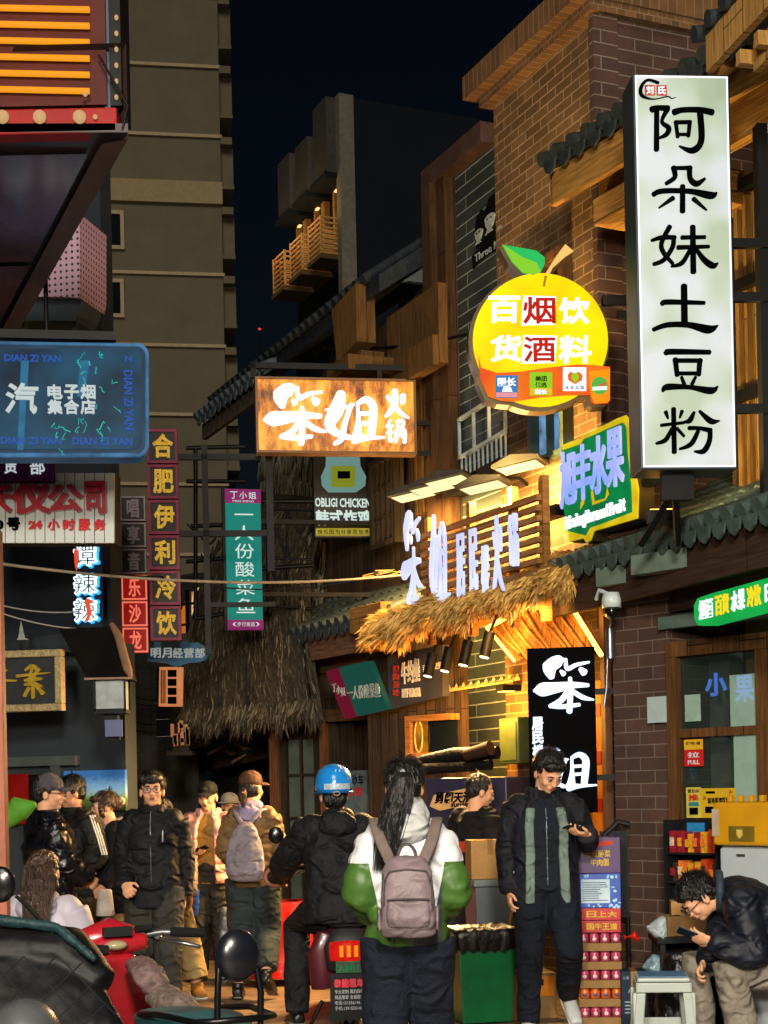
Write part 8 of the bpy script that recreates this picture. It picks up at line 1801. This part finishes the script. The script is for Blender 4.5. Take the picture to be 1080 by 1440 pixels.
# stacked goods by the brick pier
SK = basis(G(838, 9.95), Vector((.99, -.1, 0)).normalized(), Vector((.1, .99, 0)).normalized(), Vector((0, 0, 1)))
PK = M('can_pink', '#b84a68', .3, .2, .4, 30); PO = M('can_orange', '#d8641e', .3, .2, .3, 20)
names = ('lowest', 'second', 'third', 'fourth', 'fifth')
z = .012
for k in range(5):
    T = thing('drink_pack', ('tray of pink drink cans lying lowest in the stack by the brick pier', 'tray of orange drink cans, second from the floor by the brick pier', 'tray of pink drink cans right above the orange cans by the brick pier', 'tray of pink drink cans just below the topmost tray by the pier', 'tray of pink drink cans right under the red cartons by the pier')[k], 'drinks', SK @ Vector((0, 0, z)), 'trays of drink cans by the pier')
    b = MB(SK); b.box(-.135, -.1, z, .135, .16, z + .05); b.build('tray', CARD2, T, .003)
    for i in range(4):
        for j in range(2):
            x, y = -.1 + i * .0665, -.062 + j * .066
            b = MB(SK @ Matrix.Translation((x, y, z + .051))); b.lathe([(.026, 0), (.031, .006), (.031, .048), (.024, .06), (.022, .062)], 14); b.build('can', PO if k == 1 else PK, T)
            if j == 0:
                b = MB(SK @ Matrix.Translation((x, y - .0315, z + .075))); b.ell((0, 0, 0), .015, .002, .012, None, 10, 6); b.build('can_badge', M('badge_cream', '#d8b8b8', .4) if k != 1 else M('badge_navy', '#25407a', .4), T)
    z += .117
def gift(label, h, mat, lettering, lm, w=.27, art=None):
    global z
    T = thing('carton', label, 'box', SK @ Vector((0, 0, z))); b = MB(SK); b.box(-w / 2, -.1, z, w / 2, .16, z + h); b.build('box', mat, T, .003)
    b = MB(SK)
    if lettering: row(b, lettering, -w * .3, z + h * .25, w * .42, z + h * .78, .1, y=-.1005, dep=.003, bold=.03)
    if b.v: b.build('lettering', lm, T)
    if art: art(T, z)
    z += h + .003
YL = M('print_yellow', '#c8a82a', .5)
gift('red drinks carton with yellow characters on top of the can trays', .075, M('carton_red', '#a01624', .4, 0, .2), '国牛王道', YL)
gift('red carton with yellow characters, upper of the two red ones', .075, M('carton_red2', '#b01828', .4, 0, .2), '日上大', YL)
def art(T, z):
    b = MB(SK); b.box(-.11, -.1015, z + .03, .07, -.1003, z + .18); b.build('label', M('label_pale', '#b8ccd8', .5), T)
    b = MB(SK)
    for i in range(9): b.box(-.1, -.103, z + .045 + i * .014, -.1 + random.uniform(.08, .16), -.1017, z + .05 + i * .014)
    b.build('label_lines', M('label_ink', '#4c6480', .6), T)
    b = MB(SK)
    for i in range(26):
        x, zz = random.choice([(random.uniform(.085, .13), random.uniform(.01, .2)), (random.uniform(-.13, .13), random.uniform(.002, .022)), (random.uniform(-.13, .13), random.uniform(.19, .21))]); b.ell((x, -.1, z + zz), random.uniform(.006, .014), .002, random.uniform(.005, .012), None, 8, 5)
    b.build('blots', M('blot_pale', '#9cc4ee', .4), T)
gift('blue and white carton printed with fine text, above the red cartons', .215, M('carton_blue', '#1f4fae', .4, 0, .3, 20), '', None, .275, art)
def art2(T, z):
    b = MB(SK); b.prism([(-.02, z + .165), (.1, z + .18), (.09, z + .205), (-.03, z + .195)], -.102, -.1005); b.build('swash', M('swash_red', '#b83428', .5), T)
    b = MB(SK); row(b, '老坛酸菜', -.08, z + .1, .08, z + .145, .1, y=-.1005, dep=.002, bold=.02); row(b, '牛肉面', -.05, z + .045, .07, z + .09, .1, y=-.1005, dep=.002, bold=.02); b.build('lettering', YL, T)
gift('purple noodle carton crowning the stack by the brick pier', .225, M('carton_purple', '#43205a', .4, 0, .2), '', None, .28, art2)
p = G(872, 10.12); b = MB(); pts = []
T = thing('chair_back', 'black curved chair back showing behind the purple carton', 'chair', G(862, 10.25)); q_ = G(862, 10.3)
b.tube([q_ + Vector((-.09 + 0, 0, .62)), q_ + Vector((-.1, 0, 1.0)), q_ + Vector((-.06, 0, 1.2)), q_ + Vector((.03, 0, 1.28)), q_ + Vector((.1, 0, 1.26))], .02, 8); b.box(q_.x - .09, q_.y, .65, q_.x + .09, q_.y + .03, 1.22); b.build('backrest', PLB, T)
b = MB()
for x in (-.12, .12): b = MB(); b.tube([q_ + Vector((x * .7, .02, 0)), q_ + Vector((x * .7, .02, .66))], .014, 6); b.build('leg', BLACKM, T)
# navy carton, stool, bags, boxes by the seated man
NV = yframe(G(886, 9.75), R(-4)); T = carton('navy carton with small white print standing beside the white stool', NV, .16, .2, .36, M('carton_navy', '#16283c', .5, 0, .2))
b = MB(NV); text(b, 'ACEW', -.04, .225, .045, .25, -.001, .002, .02); row(b, '水果', -.07, .31, -.03, .33, .1, y=-.001, dep=.002, bold=0)
for i in range(4): b.box(-.06, -.002, .1 + i * .022, .0, -.0006, .108 + i * .022)
b.build('lettering', M('print_pale', '#8fa4b4', .5), T)
gs = G(925, 8.75); ST = Matrix.Translation(gs) @ Matrix.Rotation(R(-6), 4, 'Z')
T = thing('plastic_stool', 'white plastic stool with cut-out sides and a blue-rimmed seat, in front of the seated person', 'stool', gs)
WP = M('white_stool', '#a9b4ac', .4, 0, .15, 4); b = MB(ST); b.box(-.145, -.145, .435, .145, .145, .46); b.build('seat', WP, T, .012); b = MB(ST); b.box(-.13, -.13, .461, .13, .13, .467); b.build('seat_pad', M('stool_blue', '#3f6f98', .4), T, .004)
for ang in range(4):
    L = ST @ Matrix.Rotation(pi / 2 * ang, 4, 'Z'); b = MB(L)
    o = [(-.15, .44), (.15, .44), (.195, .0), (.13, .0), (.12, .1), (-.12, .1), (-.13, 0), (-.195, .0)]; 
    b.prism([(-.145, .434), (.145, .434), (.15, .38), (-.15, .38)], -.152, -.14)
    for s_ in (-1, 1): b.prism([(s_ * .15, .379), (s_ * .1, .379), (s_ * .115, .2), (s_ * .13, .0), (s_ * .19, .0)], -.17, -.145)
    b.prism([(-.114, .2), (.114, .2), (.118, .15), (-.118, .15)], -.162, -.148)
    b.build('side', WP, T, .006)
gy = G(968, 9.2); b = MB(); b.ell(gy + Vector((0, 0, .4)), .075, .07, .085, None, 16, 10); o = solo(b, 'netted_fruit', M('mesh_yellow', '#a8841c', .6, 0, .6, 70, .6, 90), 'yellow netted fruit bag bulging beside the white stool', 'fruit bag')
def stand_box(): pass
gb = G(955, 9.45); b = MB(); b.loft([gb + Vector((-.02, 0, .02)), gb + Vector((0, 0, .3)), gb + Vector((0, 0, .5))], [(.17, .14), (.16, .13), (.1, .09)]); o = soft(b, 'sack', M('black_sack', '#0d0e10', .35, 0, .3, 8, .6, 24), None, .01, .06, .08); tag(o, 'slumped black plastic sack behind the netted fruit', 'bag')
gc = G(915, 9.6); b = MB(); b.loft([gc + Vector((0, 0, .38)), gc + Vector((.03, 0, .46))], [(.085, .06), (.05, .04)]); o = soft(b, 'snack_packet', M('packet_print', '#6a8894', .3, 0, .8, 18), None, .007, .02, .05); tag(o, 'crumpled printed snack packet between navy carton and sack', 'packet')
gt = G(965, 9.6); T = thing('side_table', 'low dark table hidden under parcels beside the seated person', 'table', gt); b = MB(Matrix.Translation(gt)); b.box(-.22, -.14, .56, .22, .2, .6); b.build('top', PLB, T)
b = MB(Matrix.Translation(gt))
for x in (-.2, .18):
    for y in (-.12, .16): b = MB(Matrix.Translation(gt)); b.box(x, y, 0, x + .03, y + .03, .559); b.build('leg', PLB, T)
carton('open cardboard parcel on the low dark table', yframe(W(958, 1338, 9.4) * 1, R(12)) if False else yframe(Vector((gt.x - .03, gt.y - .13, .602)), R(10)), .26, .2, .12, CARD2)
carton('small cardboard parcel on top of the open one', yframe(Vector((gt.x - .05, gt.y - .1, .726)), R(-6)), .15, .14, .085, CARD)
b = MB(Matrix.Translation(Vector((gt.x - .2, gt.y - .1, .61)))); b.loft([(-.02, 0, 0), (.05, .02, .08)], [(.08, .05), (.05, .04)]); o = soft(b, 'plastic_wrap', M('wrap_clear', '#98a6ac', .25, 0, .4, 14, .6), None, .007, .03, .05); tag(o, 'crinkled pale plastic wrap at the left end of the parcels', 'wrapping')
b = MB(); p = W(878, 1318, 9.9); b.loft([p, p + Vector((.06, 0, .015)), p + Vector((.09, 0, -.02))], [.02, .03, .01]); o = soft(b, 'red_packet', M('packet_red', '#c01c14', .4), None, .006, .01); tag(o, 'small red packet poking out beside the red cartons', 'packet')
# shop door details
def dpane(px0, py0, px1, py1, name, mat, label, cat, e=.03, th=.004, extra=None):
    a, c_ = hit(px0, py1, SH, e), hit(px1, py0, SH, e); T = thing(name, label, cat, SH @ Vector(((a[0] + c_[0]) / 2, -e, a[1]))); b = MB(SH); b.box(a[0], -e - th, a[1], c_[0], -e, c_[1]); b.build('sheet', mat, T); 
    if extra: extra(T, a, c_, e + th)
    return T
PAP = M('paper_pale', '#9fb2b0', .7, 0, .12, 4)
dpane(911, 978, 946, 1017, 'notice', PAP, 'curling pale notice stuck on the brown brick pier', 'notice', .06)
dpane(964, 976, 985, 1015, 'notice', M('paper_green', '#8ea89e', .7), 'small pale green notice inside the shop door, left of the hanging strip', 'notice', .016)
dpane(1028, 946, 1072, 1022, 'hanging_sheet', M('paper_mint', '#86a396', .6, 0, .15), 'pale mint sheet with a faint character in the upper door pane', 'notice', .016, .004, lambda T, a, c_, e: text(MB(SH), '果', 0, 0, 1, 1) and (lambda b: (text(b, '果', a[0] + .04, c_[1] - .17, c_[0] - .06, c_[1] - .01, -e - .001, .003, .03), b.build('character', EM('decal_pale', '#9fc4e8', .5), T)))(MB(SH)))
dpane(1034, 1031, 1074, 1135, 'hanging_sheet', M('paper_mint', ''), 'long pale mint sheet in the lower door pane', 'notice', .016)
a, c_ = hit(993, 979, SH, .02), hit(1021, 946, SH, .02); b = MB(SH); text(b, '小', a[0], a[1], c_[0], c_[1], -.02, .003, .05); solo(b, 'door_decal', EM('decal_blue', '#4f7fd8', .55), 'blue character decal on the dark glass of the shop door', 'decal')
def pull(T, a, c_, e):
    m_ = a[1] + (c_[1] - a[1]) * .62; b = MB(SH); b.box(a[0] + .002, -e - .002, m_, c_[0] - .002, -e, c_[1] - .002); b.build('yellow_band', M('decal_yellow', '#d0a82a', .5), T)
    b = MB(SH); text(b, '拉', a[0] + .03, a[1] + .055, c_[0] - .03, m_ - .015, -e - .001, .002, .02); text(b, 'PULL', a[0] + .03, a[1] + .012, c_[0] - .03, a[1] + .04, -e - .001, .002, .02); b.build('lettering', M('decal_white', '#c8d0d8', .5), T)
    b = MB(SH); row(b, '好味道', a[0] + .015, m_ + .03, c_[0] - .015, c_[1] - .015, .1, y=-e - .003, dep=.002, bold=.02); b.build('heading', M('decal_brown', '#5a2a10', .5), T)
dpane(963, 1039, 989, 1078, 'pull_sign', M('decal_red', '#b8201c', .5), 'red and yellow pull sign on the shop door', 'sign', .03, .004, pull)
def push(T, a, c_, e):
    b = MB(SH); text(b, '推', a[0] + .02, a[1] + .11, c_[0] - .02, c_[1] - .045, -e - .001, .002, .03); b.build('character', M('decal_red', ''), T)
    b = MB(SH); b.box(a[0] + .02, -e - .002, a[1] + .075, c_[0] - .02, -e, a[1] + .1); b.build('teal_strip', M('decal_teal', '#2a7a84', .5), T)
    b = MB(SH); b.box(a[0] + .025, -e - .002, a[1] + .02, c_[0] - .025, -e, a[1] + .065); text(b, '营业中', a[0] + .015, c_[1] - .035, c_[0] - .015, c_[1] - .012, -e - .001, .002, .01); b.build('small_print', INK, T)
dpane(966, 1107, 986, 1150, 'push_sign', M('decal_pale_yellow', '#c0b048', .5), 'narrow yellow push sign beside the wide yellow poster', 'sign', .03, .004, push)
def post_(T, a, c_, e):
    w = c_[0] - a[0]; h = c_[1] - a[1]; b = MB(SH); row(b, '保持距离区域', a[0] + w * .2, a[1] + h * .48, c_[0] - w * .15, a[1] + h * .68, .1, y=-e - .001, dep=.002, bold=.03); b.box(a[0] + w * .15, -e - .002, c_[1] - h * .18, a[0] + w * .42, -e, c_[1] - h * .1); b.box(a[0] + w * .12, -e - .002, a[1] + h * .16, a[0] + w * .42, -e, a[1] + h * .38); b.box(a[0] + w * .6, -e - .002, a[1] + h * .2, a[0] + w * .85, -e, a[1] + h * .36); b.build('print', INK, T)
    b = MB(SH)
    for x, zz in ((.05, .6), (.82, .8)): b.prism([(a[0] + w * x, a[1] + h * zz), (a[0] + w * (x + .12), a[1] + h * (zz + .05)), (a[0] + w * (x + .04), a[1] + h * (zz + .16))], -e - .002, -e)
    b.build('arrow', M('decal_orange', '#b05a1c', .5), T)
dpane(987, 1108, 1034, 1150, 'yellow_poster', M('decal_gold', '#c4a020', .5, 0, .1), 'wide yellow notice poster low on the shop door', 'poster', .03, .004, post_)
# snacks behind the lower pane
T = thing('snack_shelf', 'dark shelf of bright snack packets low in the shop doorway', 'shelf', SH @ Vector((.2, -.2, 0)))
b = MB(SH); a, c_ = hit(962, 1232, SH, .1), hit(1036, 1152, SH, .1); b.box(a[0], -.12, 0, c_[0], -.095, c_[1]); b.box(a[0], -.3, 0, a[0] + .02, -.121, c_[1]); b.box(c_[0] - .02, -.3, 0, c_[0], -.121, c_[1])
for zz in (a[1] - .02, a[1] + .16): b.box(a[0] + .021, -.3, zz - .012, c_[0] - .021, -.121, zz)
b.build('rack', PLB, T)
cl = ['#c88a20', '#b83a1c', '#8a1c2c', '#d0702a', '#c8b090', '#3a2a20']
rr = random.Random(21)
for k in range(12):
    i, j = k % 6, k // 6; x = a[0] + .03 + i * (c_[0] - a[0] - .06) / 6; zz = a[1] - .02 + j * .18; hh = rr.uniform(.11, .15)
    b = MB(SH); b.box(x, -.26 + rr.uniform(-.02, .02), zz, x + .045, -.18, zz + hh, 0); b.box(x + .006, -.285, zz + hh * .3, x + .039, -.282, zz + hh * .72, 1)
    col = rr.choice(cl); c2 = rr.choice(cl)
    o = solo(b, 'snack_packet', [M('snack_' + col[1:], col, .35, 0, .5, 40), M('snack_' + c2[1:], c2, .35, 0, .5, 40)], ('colourful snack packet on the lower board of the doorway shelf', 'colourful snack packet on the upper board of the doorway shelf')[j], 'snack', ('snack packets on the lower shelf board', 'snack packets on the upper shelf board')[j], .004)
dpane(967, 1157, 991, 1182, 'blue_card', M('card_blue', '#2a7ab0', .5, 0, .3, 20), 'blue printed card above the snack packets', 'card', .14)
dpane(1009, 1155, 1026, 1180, 'red_card', M('card_maroon', '#7a1c30', .5, 0, .5, 30), 'round-printed maroon card above the snack packets', 'card', .14)
FR = SH @ Matrix.Translation((hit(1029, 1200, SH, .35)[0], -.45, 0)); T = thing('fridge', 'white compact fridge under the yellow tool case', 'fridge', FR @ Vector((.2, 0, 0))); zf = hit(1050, 1190, SH, .45)[1]
b = MB(FR); b.box(0, 0, 0, .5, .34, zf); b.build('cabinet', M('fridge_white', '#a8b2b8', .35, 0, .06), T, .012); b = MB(FR); b.box(.01, -.03, .03, .49, -.002, zf - .01); b.build('door', M('fridge_white', ''), T, .01); b = MB(FR); b.box(.13, -.034, zf - .06, .19, -.0305, zf - .045); b.build('badge', STEEL, T)
T = thing('tool_case', 'yellow ribbed plastic carrying case standing on the white fridge', 'case', FR @ Vector((.2, 0, zf)))
YC = M('case_yellow', '#c08a10', .4, 0, .15, 4); b = MB(FR); b.box(-.02, -.06, zf + .004, .45, .2, zf + .26); b.build('shell', YC, T, .02)
for i in range(4): b = MB(FR); b.box(.06 + i * .075, -.02, zf + .26, .09 + i * .075, .02, zf + .3); b.build('lug', YC, T, .006)
b = MB(FR); b.box(.1, -.064, zf + .03, .28, -.0605, zf + .12, 0); b.prism([(.16, zf + .1), (.2, zf + .1), (.2, zf + .065), (.18, zf + .045), (.16, zf + .065)], -.068, -.0645, 1); b.build('badge', [M('case_olive', '#6a5a1c', .5), M('case_gold', '#c8b050', .4)], T)
b = MB(FR); b.box(-.018, -.064, zf + .06, .03, -.0605, zf + .22); b.build('sticker', M('sticker_pale', '#b0a088', .5), T)
# left edge oddments
b = MB(); p = W(28, 1150, 9.6); b.loft([p + Vector((-.1, 0, -.03)), p + Vector((0, 0, .06)), p + Vector((.1, 0, .08))], [(.05, .05), (.08, .07), (.02, .03)]); o = soft(b, 'green_hood', M('lime_cloth', '#4f8a2a', .7), None, .008, .01); tag(o, 'scrap of lime green hood behind the grey cap at the left edge', 'clothing')
gk = G(58, 8.3); T = thing('low_stool', 'low stool under the seated person with long brown hair', 'stool', gk); b = MB(Matrix.Translation(gk)); b.box(-.16, -.14, .36, .16, .16, .4); b.build('seat', PLB, T, .01)
b = MB(Matrix.Translation(gk))
for x in (-.14, .11):
    for y in (-.12, .11): b = MB(Matrix.Translation(gk)); b.box(x, y, 0, x + .03, y + .03, .359); b.build('leg', PLB, T)
# poster board by the doorway, blue bottle-crate wrap by the bin
b = MB(DR); a, c_ = hit(485, 1150, DR, .1), hit(518, 1083, DR, .1); b.box(a[0], -.13, a[1], c_[0], -.1, c_[1], 0); row(b, '电动车', a[0] + .03, c_[1] - .14, c_[0] - .03, c_[1] - .04, .15, y=-.131, dep=.003, bold=.02, mi=1); row(b, '出租', a[0] + .05, c_[1] - .24, c_[0] - .05, c_[1] - .16, .15, y=-.131, dep=.003, bold=.02, mi=2)
solo(b, 'rental_poster', [M('poster_grey', '#59666c', .6, 0, .4, 8), INK, M('decal_red', '')], 'grey handwritten poster on the plank door, above the blue helmet', 'poster')
gx = G(618, 10.6); b = MB(Matrix.Translation(gx)); b.loft([(0, 0, .03), (.01, 0, .3), (.02, 0, .52)], [(.1, .08), (.09, .07), (.05, .05)]); o = soft(b, 'blue_sack', M('blue_sack', '#153a74', .45, 0, .4, 8, .4), None, .009, .03, .08); tag(o, 'blue printed sack between the ponytailed walker and the green bin', 'sack')

# two unseen lamps added behind the camera to brighten the crowd and signs
T = thing('fill_lamp', 'added, unseen lamp on a steel post, brightening the lane from behind', 'lamp', Vector((.9, -2.2, 0)))
b = MB(); b.tube([(.9, -2.2, 0), (.9, -2.2, 4.9)], .05, 10); b.tube([(.9, -2.2, 4.9), (.5, -1.9, 5.1)], .03, 8); b.build('post', STEEL, T)
b = MB(); b.box(.3, -2.0, 5.05, .6, -1.8, 5.13); b.build('head', STEEL, T); b = MB(); b.box(.32, -1.98, 5.04, .58, -1.82, 5.049); b.build('lens', EM('lamp_lens', (1, .9, .75), 5), T)
lamp('fill_light', (.45, -1.75, 4.95), (-.05, 1, -.3), (1, .9, .76), 3300, .5, 'SPOT', R(100), T)
T = thing('fill_lamp', 'second added, unseen lamp on a lower post, on the left behind the camera', 'lamp', Vector((-1.5, -2.6, 0)))
b = MB(); b.tube([(-1.5, -2.6, 0), (-1.5, -2.6, 3.4)], .045, 10); b.build('post', STEEL, T)
b = MB(); b.box(-1.65, -2.7, 3.4, -1.35, -2.5, 3.5); b.build('head', STEEL, T); b = MB(); b.box(-1.6, -2.49, 3.41, -1.4, -2.485, 3.49); b.build('lens', EM('lamp_lens', ''), T)
lamp('fill_light', (-1.5, -2.4, 3.42), (.05, 1, -.1), (1, .9, .76), 2500, .5, 'SPOT', R(100), T)
